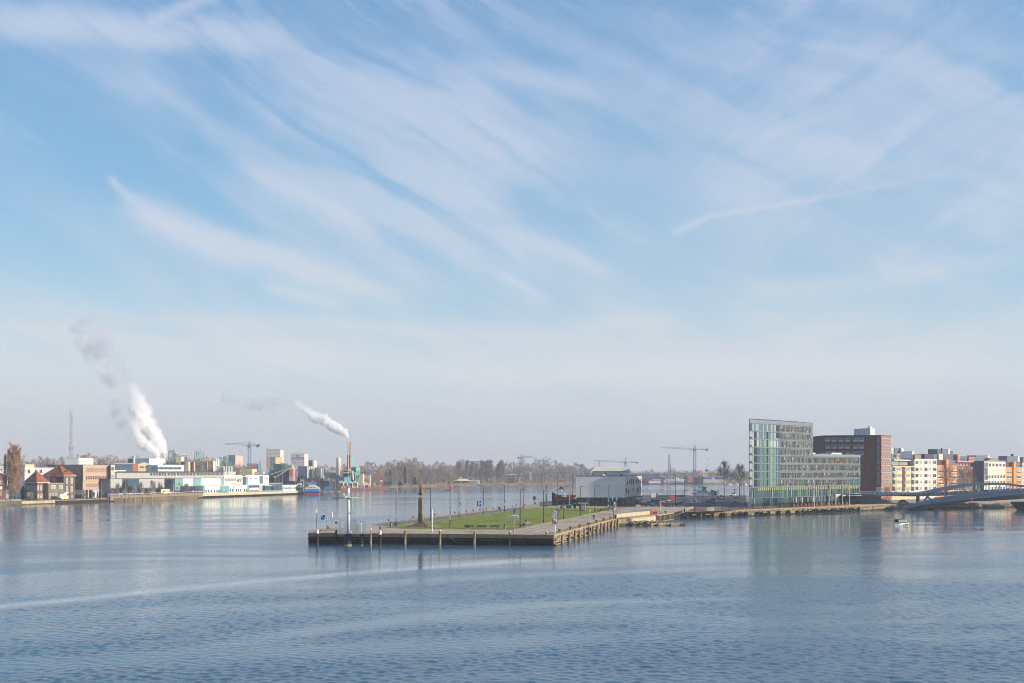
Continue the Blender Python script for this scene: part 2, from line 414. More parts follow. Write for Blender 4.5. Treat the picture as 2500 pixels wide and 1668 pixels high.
 fm_=me.attributes.new('painted_sheen','FLOAT','POINT');fo=slick_sheen[0]*(.35+.9*fb(X*.5,Y*.35,71))*np.clip((260-Y)/60,0,1);fm_.data.foreach_set('value',np.concatenate([fo.ravel(),np.zeros(8)]).astype('f4'))
 m=bpy.data.materials.new('water');m.use_nodes=True;t=m.node_tree;N=NT(t);p=t.nodes['Principled BSDF']
 tc=t.nodes.new('ShaderNodeTexCoord');O=tc.outputs['Object'];ra=t.nodes.new('ShaderNodeAttribute');ra.attribute_name='ripple';rp=ra.outputs['Fac']
 r2=N.noise(N.vmath('MULTIPLY',O,(1.5,3.2,0)),1.0,3.0,0.6,0.3)[0]
 bp=t.nodes.new('ShaderNodeBump');bp.inputs['Distance'].default_value=0.12
 N.put(bp.inputs['Strength'],N.math('ADD',0.05,N.math('MULTIPLY',rp,0.16)));N.put(bp.inputs['Height'],r2);t.links.new(bp.outputs[0],p.inputs['Normal'])
 fa_=t.nodes.new('ShaderNodeAttribute');fa_.attribute_name='painted_sheen'
 N.put(p.inputs['Base Color'],N.mix(N.math('MULTIPLY',fa_.outputs['Fac'],1.0,clamp=True),N.mix(rp,(0.075,0.145,0.20,1),(0.048,0.112,0.175,1)),(0.34,0.40,0.45,1)))  # calm lanes and slicks lightened in body colour, imitating reflected sky
 p.inputs['IOR'].default_value=1.33
 N.put(p.inputs['Roughness'],N.math('ADD',0.04,N.math('MULTIPLY',rp,0.16)))
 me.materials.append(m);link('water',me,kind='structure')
make_water()
quay_stone=M('quay_stone',(150,134,110),0.9,0.28,0.9,0.6,dark=((62,54,42),0.8,0.5,(1,1,.5)))
quay_dark=M('quay_concrete_dark',(74,66,54),0.95,0.3,0.6,0.5,dark=((22,22,18),0.9,0.35,(.6,.6,1)))
coping=M('coping',(168,152,126),0.9,0.15,0.8,0.3)
paving=M('paving',(178,160,140),0.92,0.14,0.35,0.2,dark=((136,120,100),0.75,0.12,(1,.35,1)))
asphalt=M('asphalt_dark',(84,80,80),0.92,0.10,0.5,0.2)
redbrick_pave=M('red_brick_paving',(128,96,82),0.9,0.12,0.6,0.2)
soil=M('bank_ground',(112,100,78),0.95,0.25,0.08,0.2)
grass_m=M('grass',(120,130,46),0.95,0.26,0.25,0.5,dark=((150,134,80),0.8,0.11,(1,.6,1)))
# island outline (top edge), front-left corner first, going right
W={}
i_front_l=GP(753,1327);i_front_r=GP(1352,1333)
i_step=GP(1505,1285);q1540=XY(1540,288);q1600=XY(1600,306);q1640=XY(1640,326)
q1860=XY(1860,352);q2095=XY(2095,392);q2184=XY(2184,407)
q_out=XY(2560,447);q_far=(520,560)
back=[XY(1900,575),XY(1830,563),XY(1700,544),XY(1567,517),XY(1400,434),XY(1340,406),XY(1270,377),XY(1180,331),XY(1030,281),XY(905,250),XY(830,229),XY(775,222)]
island=[i_front_l,i_front_r,i_step,q1540,q1600,q1640,q1860,q2095,q2184,q_out,q_far,(560,760),(300,700)]+back
b=MB();b.prism(island,-4,QZ);b.build('quay',[quay_stone],kind='structure')
def sheet(name,poly,z,m,kind='structure',**kw):
 b=MB();n=len(poly);b.v=[(p[0],p[1],z)for p in poly]
 a=sum(poly[i][0]*poly[(i+1)%n][1]-poly[(i+1)%n][0]*poly[i][1]for i in range(n))
 b.face(range(n)if a>0 else range(n-1,-1,-1));return b.build(name,m,kind=kind,**kw)
def inset(poly,k):
 c=Vector((sum(p[0]for p in poly)/len(poly),sum(p[1]for p in poly)/len(poly)))
 return[tuple(c+(Vector(p[:2])-c)*k)for p in poly]
sheet('pavement',island,QZ+0.004,paving)
# left bank + far shore, one sheet of ground to the horizon
LBP=[(-900,330),(0,452),(130,483),(260,516),(370,538),(500,593),(743,691),(765,745),(830,802),(948,966),(1060,1047),(1180,1108),(1400,1177),(1600,1256),(1900,1299),(2400,1299),(3800,1100)]
BZ=1.7
shore=[XY(a,d)for a,d in LBP]
b=MB();b.prism(shore+[(9000,1500),(9500,11000),(-9500,11000),(-9000,300)],-4,BZ);b.build('far_bank_ground',soil,kind='structure')
def Dp(px):
 for(a,da),(c,dc)in zip(LBP,LBP[1:]):
  if a<=px<=c:
   t=(px-a)/(c-a);return 1.0/lerp(1.0/da,1.0/dc,t)
 return LBP[-1][1]
def LB(px,off=0.0):return XY(px,Dp(px)+off)
def make_haze():
 b=MB();b.box(0,1720,-5.5,3900,3600,190)
 m=bpy.data.materials.new('haze');m.use_nodes=True;t=m.node_tree;t.nodes.clear()
 v=t.nodes.new('ShaderNodeVolumePrincipled');v.inputs['Color'].default_value=(0.88,0.92,1.0,1)
 v.inputs['Density'].default_value=HAZE;v.inputs['Anisotropy'].default_value=0.0
 o=t.nodes.new('ShaderNodeOutputMaterial');t.links.new(v.outputs[0],o.inputs['Volume'])
 b.build('haze',m,kind='stuff')
HAZE=0.00020
make_haze()
# ------------------------------------------------------------------ shared materials
glass_dk=M('window_glass_dark',(38,44,52),0.08,0.25,0.8,spec=0.8)
glass_bl=M('window_glass_blue',(70,92,108),0.08,0.25,0.6,spec=0.8)
glass_lt=M('window_glass_pale',(150,160,160),0.12,0.2,0.7,spec=0.8)
white_p=M('white_paint',(226,222,212),0.55,0.05,0.6)
offwh=M('offwhite_render',(206,200,186),0.8,0.08,0.4,dark=((150,140,122),0.35,0.3,(1,1,.3)))
cream=M('cream_render',(214,196,158),0.8,0.08,0.4)
grey_metal=M('grey_metal',(150,154,158),0.45,0.08,0.8,metal=0.4)
galv=M('galvanised_steel',(176,180,182),0.4,0.10,2.0,metal=0.5)
darkgrey=M('dark_grey_paint',(60,62,66),0.55,0.1,1.0)
black_p=M('black_paint',(28,29,32),0.5,0.1,1.0)
roofing=M('roof_felt',(96,96,98),0.95,0.15,0.3)
rust=M('rusty_iron',(150,84,58),0.85,0.25,3.0,0.4)
timber_dk=M('dark_timber',(62,52,42),0.95,0.3,2.0,0.5)
timber_lt=M('weathered_timber',(158,140,112),0.95,0.28,1.6,0.5,stretch=(1,1,.3),dark=((84,72,52),0.7,1.2,(1,1,.5)))
red_p=M('red_paint',(176,42,36),0.5,0.12,1.0)
blue_p=M('blue_paint',(30,84,164),0.5,0.08,1.0)
hedge_m=M('hedge_leaves',(74,88,34),0.95,0.35,2.5,0.8)
# ------------------------------------------------------------------ hotel
def hotel():
 A=XY(1829,369);T=XY(1984,398.6);B=XY(2100,425)
 B=(A[0]+(T[0]-A[0])/Vector((T[0]-A[0],T[1]-A[1])).length*80.0,A[1]+(T[1]-A[1])/Vector((T[0]-A[0],T[1]-A[1])).length*80.0)
 r=(2100-1250)/FP;u=Vector((T[0]-A[0],T[1]-A[1])).normalized()
 s_=(r*A[1]-A[0])/(u.x-r*u.y);B=(A[0]+u.x*s_,A[1]+u.y*s_)
 frame=M('hotel_frame_panel',(104,124,132),0.35,0.08,0.5,metal=0.25,spec=0.6)
 seam=M('hotel_floor_band',(118,128,134),0.5,0.06,0.5,metal=0.3)
 core=M('hotel_core',(84,96,104),0.6,0.08,0.3)
 zf=[9.73,12.77,15.7,18.7,21.7,24.7,27.7,30.7,33.9]
 D=14
 va=Vector(A).normalized()*D;vb=Vector((-u.y,u.x))*12
 fA=[A,T,(T[0]+vb.x,T[1]+vb.y),(A[0]+va.x,A[1]+va.y)];fB=[T,B,(B[0]+vb.x,B[1]+vb.y),(T[0]+vb.x,T[1]+vb.y)]
 H=Bld('glass_hotel','tall glass-fronted hotel stepping down to a lower wing beside the quay','hotel',fA,QZ,34.9,core,roofing,par=0.2,wall='tower')
 H.vol('wing',fB,QZ,22.5,core,roofing,0.2)
 F=Face(A,B,H.e,H.o)
 uT=F.upx(1984);L=F.L
 gl={k:M('facade_glass_'+k,c,rr,0.12,0.5,spec=1.0,metal=mt)for k,c,rr,mt in[('green',(128,160,142),.16,.3),('sage',(150,172,156),.18,.3),('deep_green',(106,142,122),.15,.3),('pale',(186,206,192),.2,.25),('grey',(112,132,142),.2,.3),('slate',(78,98,110),.2,.3),('night',(34,42,52),.12,.1),('teal',(84,124,118),.15,.3),('yellow',(170,164,88),.35,0.),('silver',(166,180,178),.25,.35),('clear',(70,84,90),.08,.15)]}
 rr=random.Random(5)
# floor bands
 for i,z in enumerate(zf[:-1]):
  e=L if z<22 else uT
  F.box('floor_band',0,e-.02,z-.16,z+.16,seam,0.30)
 F.box('floor_band',0,uT-.02,33.55,34.9,seam,0.24)
 F.box('floor_band',uT+.02,L,21.75,22.6,M('hotel_parapet',(128,148,156),.4,.06,.5,metal=.3),0.24)
# glazed corner: bright strip and coloured panels, upper floors paled as painted sky reflection
 u0=F.upx(1835.5);uS=F.upx(1903)
 cols=[]
 x=u0
 while x<uS-.3:
  w=rr.choice([.75,1.05,1.3,1.3,.6]);w=min(w,uS-x);cols.append((x,w,rr.random(),rr.random()));x+=w
 for fl in range(8):
  z0,z1=zf[fl]+.16,zf[fl+1]-.16
  if fl==7:z1=33.5
  F.box('corner_panel',.1,u0-.12,z0+.5,z1,gl['silver']if fl!=7 else gl['slate'],0.12)
  F.box('corner_panel',.1,u0-.12,z0,z0+.48,gl['night'],0.12)
  for(x,w,a,c)in cols:
   q=rr.random()
   if fl>=6:k='silver' if a<.62 else 'grey'
   elif fl==5:k='pale' if a<.55 else('grey' if a<.85 else 'sage')
   else:k=('sage' if c<.5 else 'green')if a<.45 else('slate' if a<.75 else('grey' if a<.88 else 'deep_green'))
   if fl<7 and c>.86:k='night'
   F.box('glass_panel',x+.03,x+w-.03,z0,z1,gl[k],0.10 if k!='night' else .03)
 F.box('glass_panel',F.upx(1894.5),F.upx(1902.5),28.4,33.3,gl['night'],0.16)
# room windows
 fr=M('hotel_window_frame',(140,140,134),.5,.08,1.);curt=[M('curtain_glass_grey',(98,108,116),.18,.3,1.6,spec=.8,stretch=(3,3,.2)),M('curtain_glass_brown',(90,88,90),.18,.3,1.6,spec=.8,stretch=(3,3,.2)),M('window_glass_smoke',(78,84,92),.12,.3,1.0,spec=.8)]
 brown=M('brown_shutter',(98,52,32),.6,.15,1.);lamp=M('warm_lamp_glow',(255,190,110),.6,.05,1.,emit=((255,180,100),.7))
 st=1.72
 for fl in range(8):
  z0=zf[fl]+.28;z1=zf[fl+1]-.42;e=L-.4 if fl<4 else uT-.4
  if fl==7:z1=33.2
  x=uS+.5+(.4 if fl%2 else 0)
  while x<e-1.0:
   if fl==0 and x>L-9:F.box('glass_panel',x,x+1.1,z0,z1,gl['slate' if rr.random()<.6 else 'teal'],.1);x+=1.2;continue
   w=1.15
   g=rr.choice(curt)if fl<5 else rr.choice([curt[0],M('window_glass_warm_grey',(134,140,140),.2,.15,1.,spec=.8)])
   wn=F.win(x,x+w,z0,z1,fr,g,fw=.13,hb=1,proud=.2,out=.02)
   q=rr.random();hw=w/2;hz=z1-z0
   subbox(wn,-hw+.02,hw-.02,hz-.14,hz-.01,M('warm_reveal',(160,146,128),.6,.05,1.),.22,'warm_reveal')
   if q<.20:subbox(wn,-hw+.10,-hw+.10+rr.choice([.45,.95]),1.1,hz-.15,brown,.10,'shutter')
   elif q<.34:subbox(wn,-hw+.12,hw-.12,hz*.45,hz-.15,M('pale_blind',(168,168,160),.7,.08,1.),.06,'blind')
   if rr.random()<.15:a_=rr.uniform(-.3,.1);subbox(wn,a_,a_+.22,.25,.58,lamp,.09,'table_lamp')
   x+=w+(rr.choice([.1,.55,.55,.8]))
  x=uS+.1
# frame panels between the windows read as one cladding sheet behind them
 F.box('cladding',uS,uT-.05,zf[4]+.16,33.5,frame,.05);F.box('cladding',uS,L-.02,zf[0]+.16,21.7,frame,.05)
# tall ground floor
 n=62;w=L/n;uw=F.upx(2037)
 for i in range(n):
  x=.25+i*w
  if x>L-w*.9:break
  low=5.75 if x<uw else 6.4
  if F.upx(1846)<x:F.box('yellow_panel',x,x+w*.52,8.45,9.5,gl['yellow'],.14)
  k=rr.choice(['green','sage','teal','teal','slate'])
  if F.upx(1850)<x<F.upx(1876):k='slate'
  if x>F.upx(2030):k=rr.choice(['teal','slate','slate','night'])
  F.box('glass_panel',x,x+w*.52,low,8.42,gl[k],.14)
  F.box('glass_panel',x+w*.56,x+w*.96,low,9.5,gl[rr.choice(['night','slate','teal'])],.05)
 for i in range(31):
  x=.25+i*2*w
  if x+2*w>uw:break
  F.box('ground_floor_glass',x,x+2*w-.12,2.5,5.6,gl[rr.choice(['clear','clear','slate','night'])],.05)
  if i%2:F.box('ground_floor_glass',x+.2,x+.7,3.6,5.3,gl[rr.choice(['sage','teal','grey'])],.10)
 F.box('transom',0,uw,5.55,5.72,seam,.2)
 conc=M('pale_concrete',(196,192,180),.8,.08,.6)
 F.box('entrance_lintel',uw,L+.3,5.3,6.3,conc,.45);F.box('entrance_pier',uw,uw+3.2,2.3,5.3,conc,.35)
 F.box('entrance_glass',uw+3.3,L-9,2.4,5.25,glass_bl,.1);F.box('entrance_pier',L-8.9,L-.5,2.3,5.3,conc,.3)
 for i in range(4):F.box('entrance_door',L-8+i*2,L-8+i*2+1.1,2.4,4.9,M('door_grey',(120,122,118),.6,.1,1.),.38)
# roof kit
 pan=M('solar_panel',(44,58,84),.25,.1,.5,spec=.8)
 for i in range(14):
  u_=6+i*2.35;q=F.at(u_,35.1,-1.8);o=link('solar_panel',cbox(2.0,1.2,.08,pan,'solar_panel'),H.e,q,(math.radians(18),0,F.rot))
 for i,(u_,w_,h_)in enumerate([(4,3,.5),(12,6,.4),(22,8,.7),(33,7,.5)]):
  F.put('roof_unit',cbox(w_,2.5,h_,roofing if i%2 else white_p,'roof_unit'),uT+u_,22.7,-2)
# pale end wall seen edge-on at the left
 E=Face(fA[3],fA[0],H.e,H.o)
 for fl in range(8):E.box('end_panel',1,E.L-.2,zf[fl]+.2,zf[fl+1]-.3,gl['silver'],.08)
hotel()
# ------------------------------------------------------------------ brick tower behind the hotel
def brick_tower():
 br=M('shaded_red_brick',(100,66,60),.9,.14,.8,.2);br2=M('sunlit_red_brick',(164,118,98),.9,.12,.8,.2)
 C=XY(2151,449);Lf=XY(2011,454);Rt=XY(2176,457.5)
 foot=[Lf,C,Rt,(Rt[0]-8,Rt[1]+9),(Lf[0],Lf[1]+16)]
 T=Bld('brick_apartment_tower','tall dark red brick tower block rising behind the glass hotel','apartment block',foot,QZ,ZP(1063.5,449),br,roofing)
 F=T.face(0);G=T.face(1)
# same brick on the sunlit side, sunlight painted in by a lighter colour
 G.box('sunlit_side',0.05,G.L-.05,2.4,T.z1-.1,br2,.06)
 bal=M('balcony_panel',(160,168,172),.5,.1,1.)
 for r_,y in enumerate([1069,1086,1102.5]):
  for c_,x in enumerate([2014,2030,2047,2063,2082,2096]):
   F.pwin(x,y,x+12.5,y+9.5,grey_metal,glass_bl,'balcony_opening',bars=1,fw=.25,proud=.25)
   F.pbox('balcony_panel',x+.5,y+5.8,x+12,y+9.4,bal,.3)
 for i in range(4):F.pwin(2101,1120.5+i*16.4,2107,1128+i*16.4,darkgrey,glass_bl,bars=1)
 for i in range(7):F.pwin(2142,1069+i*16.75,2147,1082+i*16.75,grey_metal,glass_bl,hb=1,fw=.2,proud=.15)
 F.pwin(2139,1190,2150.5,1200,white_p,glass_lt,bars=1)
 for i in range(7):
  y=1070+i*16.6
  for k,x in enumerate([2152.6,2156,2159,2162,2165,2168,2171,2173.6]):
   G.pwin(x-.4,y,x+1.5,y+13 if k%2 else y+8.5,white_p,glass_dk,fw=.16,proud=.18,out=.06)
 G.pwin(2152.5,1190,2156,1200.5,white_p,glass_bl,out=.06);G.pwin(2159,1190,2162.5,1206,darkgrey,glass_bl,bars=0,hb=2,out=.06);G.pwin(2163.5,1190,2171,1206,darkgrey,glass_bl,bars=1,hb=2,out=.06)
# lift house on the roof
 z0=T.z1+.25;a=XY(2109,458);c=XY(2124,455.5);d=XY(2136,461)
 T.vol('lift_house',[a,c,d,(d[0]-8,d[1]+5)],z0,ZP(1045.5,456),M('pale_cladding',(196,200,204),.6,.06,.5))
 b=MB();q=XY(2123.5,459);b.tube((q[0]-T.o[0],q[1]-T.o[1],ZP(1046,459)-T.o[2]),(q[0]-T.o[0],q[1]-T.o[1],ZP(1040.5,459)-T.o[2]),.8,.8,10);b.build('chimney',white_p,T.e)
brick_tower()
def orange_block():
 f=foot2(XY(1975,505),XY(2011.5,505),14)
 m=M('orange_brick',(214,128,88),.85,.08,.6)
 B_=Bld('orange_apartment_block','low orange block with loggias, seen between glass hotel and brick tower','apartment block',f,QZ,ZP(1078.5,505),m,roofing)
 F=B_.face(0)
 for y in(1083,1097,1111):
  F.pwin(1986,y,1996,y+8,white_p,glass_dk,'loggia',fw=.3,bars=0);F.pwin(1998,y,2006,y+8,white_p,glass_dk,'loggia',fw=.3)
  F.pbox('balcony_panel',1985,y+7.8,2007,y+9.2,white_p,.5)
orange_block()
# ------------------------------------------------------------------ row of apartment houses on the quay
_ra=Vector((160.0,431.7))*1.06;_rb=Vector((282.7,561.0))*1.06;_ru=(_rb-_ra).normalized()
def RP(px,off=0.0):
 r=(px-1250)/FP;n=Vector((_ru.y,-_ru.x));a=_ra+n*off
 t=(r*a.y-a.x)/(_ru.x-r*_ru.y);q=a+_ru*t;return(q.x,q.y)
def apt(px0,px1,ytop,label,wm,off=0.0,depth=13,xref=None):
 A,B_=RP(px0,off),RP(px1,off);xr=xref or(px0+px1)/2
 r=RP(xr,off)
 return Bld('apartment_house',label,'apartment house',foot2(A,B_,depth),QZ,ZP(ytop,r[1]),wm,roofing,group='row of apartment houses behind the bridge')
def pent(o,px0,px1,y0,y1,m,back=5.0,dep=6.0,name='penthouse',m2=None):
 """rooftop volume set back on building o"""
 a,c=RP(px0,-back),RP(px1,-back);f=foot2(a,c,dep)
 z0,z1=o.z1+.26,max(ZP(y0,a[1]),o.z1+1)
 o.vol(name,f,z0,z1,m);return Face(a,c,o.e,o.o)
grb=M('blue_grey_shade_cladding',(98,116,132),.5,.08,.5,metal=.2)  # shade on penthouses' wide sides put into this colour; off-white neighbours paint sunlit sides
def apartments():
 plum=M('plum_panel',(92,58,66),.7,.1,.8);navyl=M('loggia_shadow_blue',(52,68,92),.5,.12,.8)
 taupe=M('taupe_cladding',(140,128,118),.7,.08,.6);ylw=M('cream_panel',(226,204,150),.7,.06,.6)
 a=apt(2177,2232,1139.5,'cream and dark glass apartment house next to the brick tower, loggias on both sides',M('cream_wall',(200,184,146),.8,.08,.5))
 F=a.face(0)
 for i,y in enumerate([1141.5,1157.5,1173.5,1189.5]):
  F.pwin(2178,y,2185.3,y+9,darkgrey,navyl if i<3 else glass_dk,'loggia');F.pwin(2224,y,2231,y+9,darkgrey,navyl,'loggia')
  F.pwin(2187,y,2200.5,y+8.5,white_p,glass_lt,bars=6,fw=.14);F.pwin(2209.5,y,2222.5,y+8.5,white_p,glass_lt,bars=6,fw=.14)
  if i<3:
   F.pbox('balcony_panel',2179,y+10,2185.5,y+15,M('glass_balustrade',(186,196,168),.3,.06,.6),.5)
   F.pbox('balcony_panel',2223.5,y+10,2231.5,y+15,M('glass_balustrade',(186,196,168)),.5)
   F.pbox('balcony_panel',2187,y+9,2200.5,y+15.5,ylw,.35);F.pbox('balcony_panel',2209.5,y+9,2222.5,y+15.5,ylw,.35)
 F.pbox('stair_panel',2201.5,1141,2208.5,1200,plum,.12)
 F.box('cornice',0,F.L,a.z1-.1,a.z1+.35,cream,.5)
 P=pent(a,2177,2231.5,1121,1139,navyl,2.5,8,'top_storey')
 P.pwin(2178,1127,2193,1135.5,white_p,glass_lt,bars=4);P.pwin(2196,1127,2215,1134.5,white_p,glass_lt,bars=6);P.pbox('roof_slab',2177,1122.5,2217,1125,white_p,1.2)
 for(x0,x1,y0,y1,c,nm)in[(2176.5,2181.5,1093.5,1121,offwh,'penthouse'),(2184,2200,1094.5,1121,grb,'penthouse'),(2200,2207,1094.5,1121,offwh,'penthouse'),(2197,2227,1102.5,1121,M('steel_blue_shade_cladding',(84,104,124),.5,.08,.5,metal=.2),'penthouse'),(2227,2232.5,1102,1121,offwh,'penthouse')]:
  pent(a,x0,x1,y0,y1,c,6 if x1>2208 or x0>2190 else 7,4 if x1<2208 else 5,nm)  # steel blue and off-white paint one box's shaded and sunlit sides
 Q=pent(a,2177.5,2195.8,1107.5,1121,taupe,5.2,.7,'roof_cabin');Q.pwin(2181,1110,2187.5,1117,darkgrey,glass_dk)
 Q.pbox('colour_panel',2189.5,1107.5,2196,1112,M('pink_panel',(236,130,162),.6,.05,1.),.2);Q.pbox('colour_panel',2189.5,1117.5,2195.8,1120,M('lime_panel',(206,216,56),.6,.05,1.),.2)
 Q.pbox('colour_panel',2177.5,1107.5,2179,1113,M('turquoise_panel',(60,190,186),.6,.05,1.),.2)
# 2 white grid house
 a=apt(2232.6,2287,1121.5,'whitish apartment house with three window columns, left of the orange house',M('white_grey_wall',(206,202,194),.8,.10,.5,dark=((150,156,164),.5,.25,(1,1,1))))
 F=a.face(0)
 for i,y in enumerate([1124.5,1141,1156.5,1172,1187.5]):
  for x in(2234.3,2256.3,2277.5):F.pwin(x,y,x+8,y+10,white_p,glass_dk if i else glass_bl,bars=1,fw=.2)
  for x in(2246.5,2268):F.pwin(x,y+1.5,x+4,y+8,cream,glass_lt,fw=.16)
 for y in(1138.5,1170):F.pbox('string_course',2232.8,y,2286.8,y+1.2,white_p,.25)
 F.pbox('string_course',2232.8,1121,2286.8,1123.3,white_p,.25)
 pent(a,2233.2,2249,1109.5,1121,taupe,5,5);
 pent(a,2257.5,2279,1108.5,1121,M('aubergine_cladding',(76,66,84),.6,.08,.6),5,5);pent(a,2279.2,2286.6,1108.5,1121,grb,5,5)
# 3 orange brick
 org=M('bright_orange_brick',(208,138,82),.85,.10,.9,.2)
 def orange(px0,px1,y,label,m,cx,wl,wr,rows,ych,dk):
  a=apt(px0,px1,y,label,m);F=a.face(0)
  for yy in rows:
   F.pwin(wl[0],yy,wl[1],yy+8,white_p,glass_dk,bars=1,hb=1,fw=.24,proud=.14);F.pwin(wr[0],yy,wr[1],yy+8,white_p,glass_dk,bars=1,hb=1,fw=.24,proud=.14)
  F.box('stair_tower',F.upx(cx[0]),F.upx(cx[1]),2.3,F.z(cx[0],ych),m,.9)
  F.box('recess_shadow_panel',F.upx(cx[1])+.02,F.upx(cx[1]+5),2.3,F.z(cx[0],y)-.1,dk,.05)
  P=pent(a,px0+.3,cx[0]-.3,ych+1,y,dk,1.2,8,'top_storey');P2=pent(a,cx[1]+.4,px1-.3,ych+2,y,grb,1.2,8,'top_storey')
  return a
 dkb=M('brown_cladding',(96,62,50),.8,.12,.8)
 a=orange(2287.2,2337,1136,'bright orange brick apartment house, nearer of the two, bare tree in front',org,(2306,2313),(2289.5,2305),(2320,2336),[1145.5,1160.5,1175,1190],1122,dkb)
 pent(a,2289,2315,1096.5,1122,grb,7,5);pent(a,2315,2319.5,1096.5,1122,offwh,7,4);pent(a,2319.6,2327,1101.5,1122,M('steel_blue_shade_cladding'),8,4);pent(a,2292,2303,1108,1122,offwh,5.2,1.5);pent(a,2303.2,2326,1108.5,1122,M('slate_cladding',(92,98,106),.6,.08,.6),5,1.8)
 q=RP(2297,-7);b=MB();b.tube((q[0]-a.o[0],q[1]-1-a.o[1],a.z1-QZ),(q[0]-a.o[0],q[1]-1-a.o[1],ZP(1094,q[1])-QZ),.45,.45,8);b.build('flue',M('copper_flue',(150,110,84)),a.e)
# 4 brown brick
 a=apt(2337.2,2386,1139.5,'brown brick apartment house with pink roof slab, behind two bare trees',M('brown_brick',(132,100,84),.9,.12,.9,.2))
 F=a.face(0)
 for yy in(1144.5,1160.5,1175.5,1190):
  F.row(2338,2352,yy,yy+8,2,.62,white_p,glass_dk);F.row(2354,2374,yy,yy+8,4,.42,white_p,glass_lt);F.pwin(2376,yy,2383.5,yy+8,darkgrey,glass_bl,bars=1)
 pk=M('pink_brick',(186,116,96),.85,.1,.8)
 P=pent(a,2337.5,2370,1129,1139,pk,1.5,8,'top_storey');P.row(2339,2368,1130.5,1137.5,4,.4,white_p,glass_dk);P.pbox('roof_slab',2331,1126,2378,1129,M('pink_slab',(196,150,136),.8,.06,.6),1.4)
 P=pent(a,2338,2344.5,1109.5,1128,pk,7,4);P.pwin(2339,1112,2343.8,1119,white_p,glass_lt)
 P=pent(a,2344.8,2361,1113.5,1128,grb,7.5,4);P.row(2346,2360,1117,1124,3,.8,grey_metal,glass_bl)
 P=pent(a,2365,2382,1115,1128,M('orange_pent_brick',(206,110,78),.85,.08,.8),7,4);P.row(2367,2381,1118.5,1124.5,3,.45,white_p,glass_dk)
# 5 navy + white
 nav=M('navy_cladding',(50,66,100),.6,.06,.5)
 a=apt(2402.5,2455,1127.2,'white apartment house with closely spaced windows and a navy blue end wall',M('white_wall_warm',(214,206,190),.8,.06,.6),off=5.0,depth=18)
 S=a.face(3);S.box('navy_end_wall',.1,S.L-.1,2.4,a.z1,nav,.08)
 S.box('stair_window',S.L*.45,S.L*.6,ZP(1156,500),ZP(1148,500),M('pale_blue_window',(136,178,206),.3,.05,1.),.14)
 F=a.face(0)
 F.pwin(2403.5,1129,2410,1142,white_p,glass_bl,'bay_window',bars=2,proud=.5);F.pbox('blue_panel',2403.5,1143,2410,1159,M('blue_panel',(64,88,140),.6,.06,.6),.3);F.pwin(2403.5,1160,2410,1172,cream,glass_bl,'bay_window',proud=.5);F.pwin(2403.5,1174,2410,1186,white_p,glass_lt,'bay_window',proud=.5)
 for yy,hh,n in((1131.5,8,5),(1145,5.5,9),(1160,8,6),(1173.5,8,6),(1188,8,6)):F.row(2412,2454.5,yy,yy+hh,n,.62 if n<9 else .3,white_p,glass_dk if n<9 else cream,bars=1 if n<9 else 0)
 F.pbox('parapet_rail',2411,1124.5,2454.8,1127,glass_lt,.15)
 P=pent(a,2383,2411,1112,1127,grb,11,5,'penthouse');pent(a,2411.3,2416,1112,1127,offwh,11,4);P=pent(a,2417.5,2436,1118.5,1127,taupe,8,4);P.row(2424,2435,1119.5,1124,3,.8,grey_metal,glass_lt)
# 6 yellow orange
 yo=M('yellow_orange_brick',(214,148,76),.85,.10,.9,.2)
 a=orange(2455.4,2496,1140.5,'yellow orange brick apartment house at the right, above the bridge crest',yo,(2471,2476),(2457.5,2469.5),(2482,2493),[1147.8,1161.2,1174,1187],1127,dkb)
 pent(a,2458.5,2484.5,1113.5,1127,grb,7,5);pent(a,2484.7,2489.5,1113.5,1127,offwh,7,4)
 b=MB();q=RP(2471,-9)
 b.tube((q[0]-a.o[0],q[1]-a.o[1],ZP(1114,q[1])-QZ),(q[0]-a.o[0],q[1]-a.o[1],ZP(1109,q[1])-QZ),.7,1.0,8);b.build('roof_fan',black_p,a.e)
# 7 pale at frame edge
 a=apt(2496.2,2535,1130,'pale grey apartment house cut by the right edge of the picture',M('pale_grey_wall',(190,190,186),.8,.08,.6))
 F=a.face(0)
 for yy in(1136,1149,1162,1175):F.row(2497,2534,yy,yy+7.5,4,.6,white_p,glass_bl,bars=1)
 pent(a,2497,2512,1116,1130,grb,6,5)
apartments()
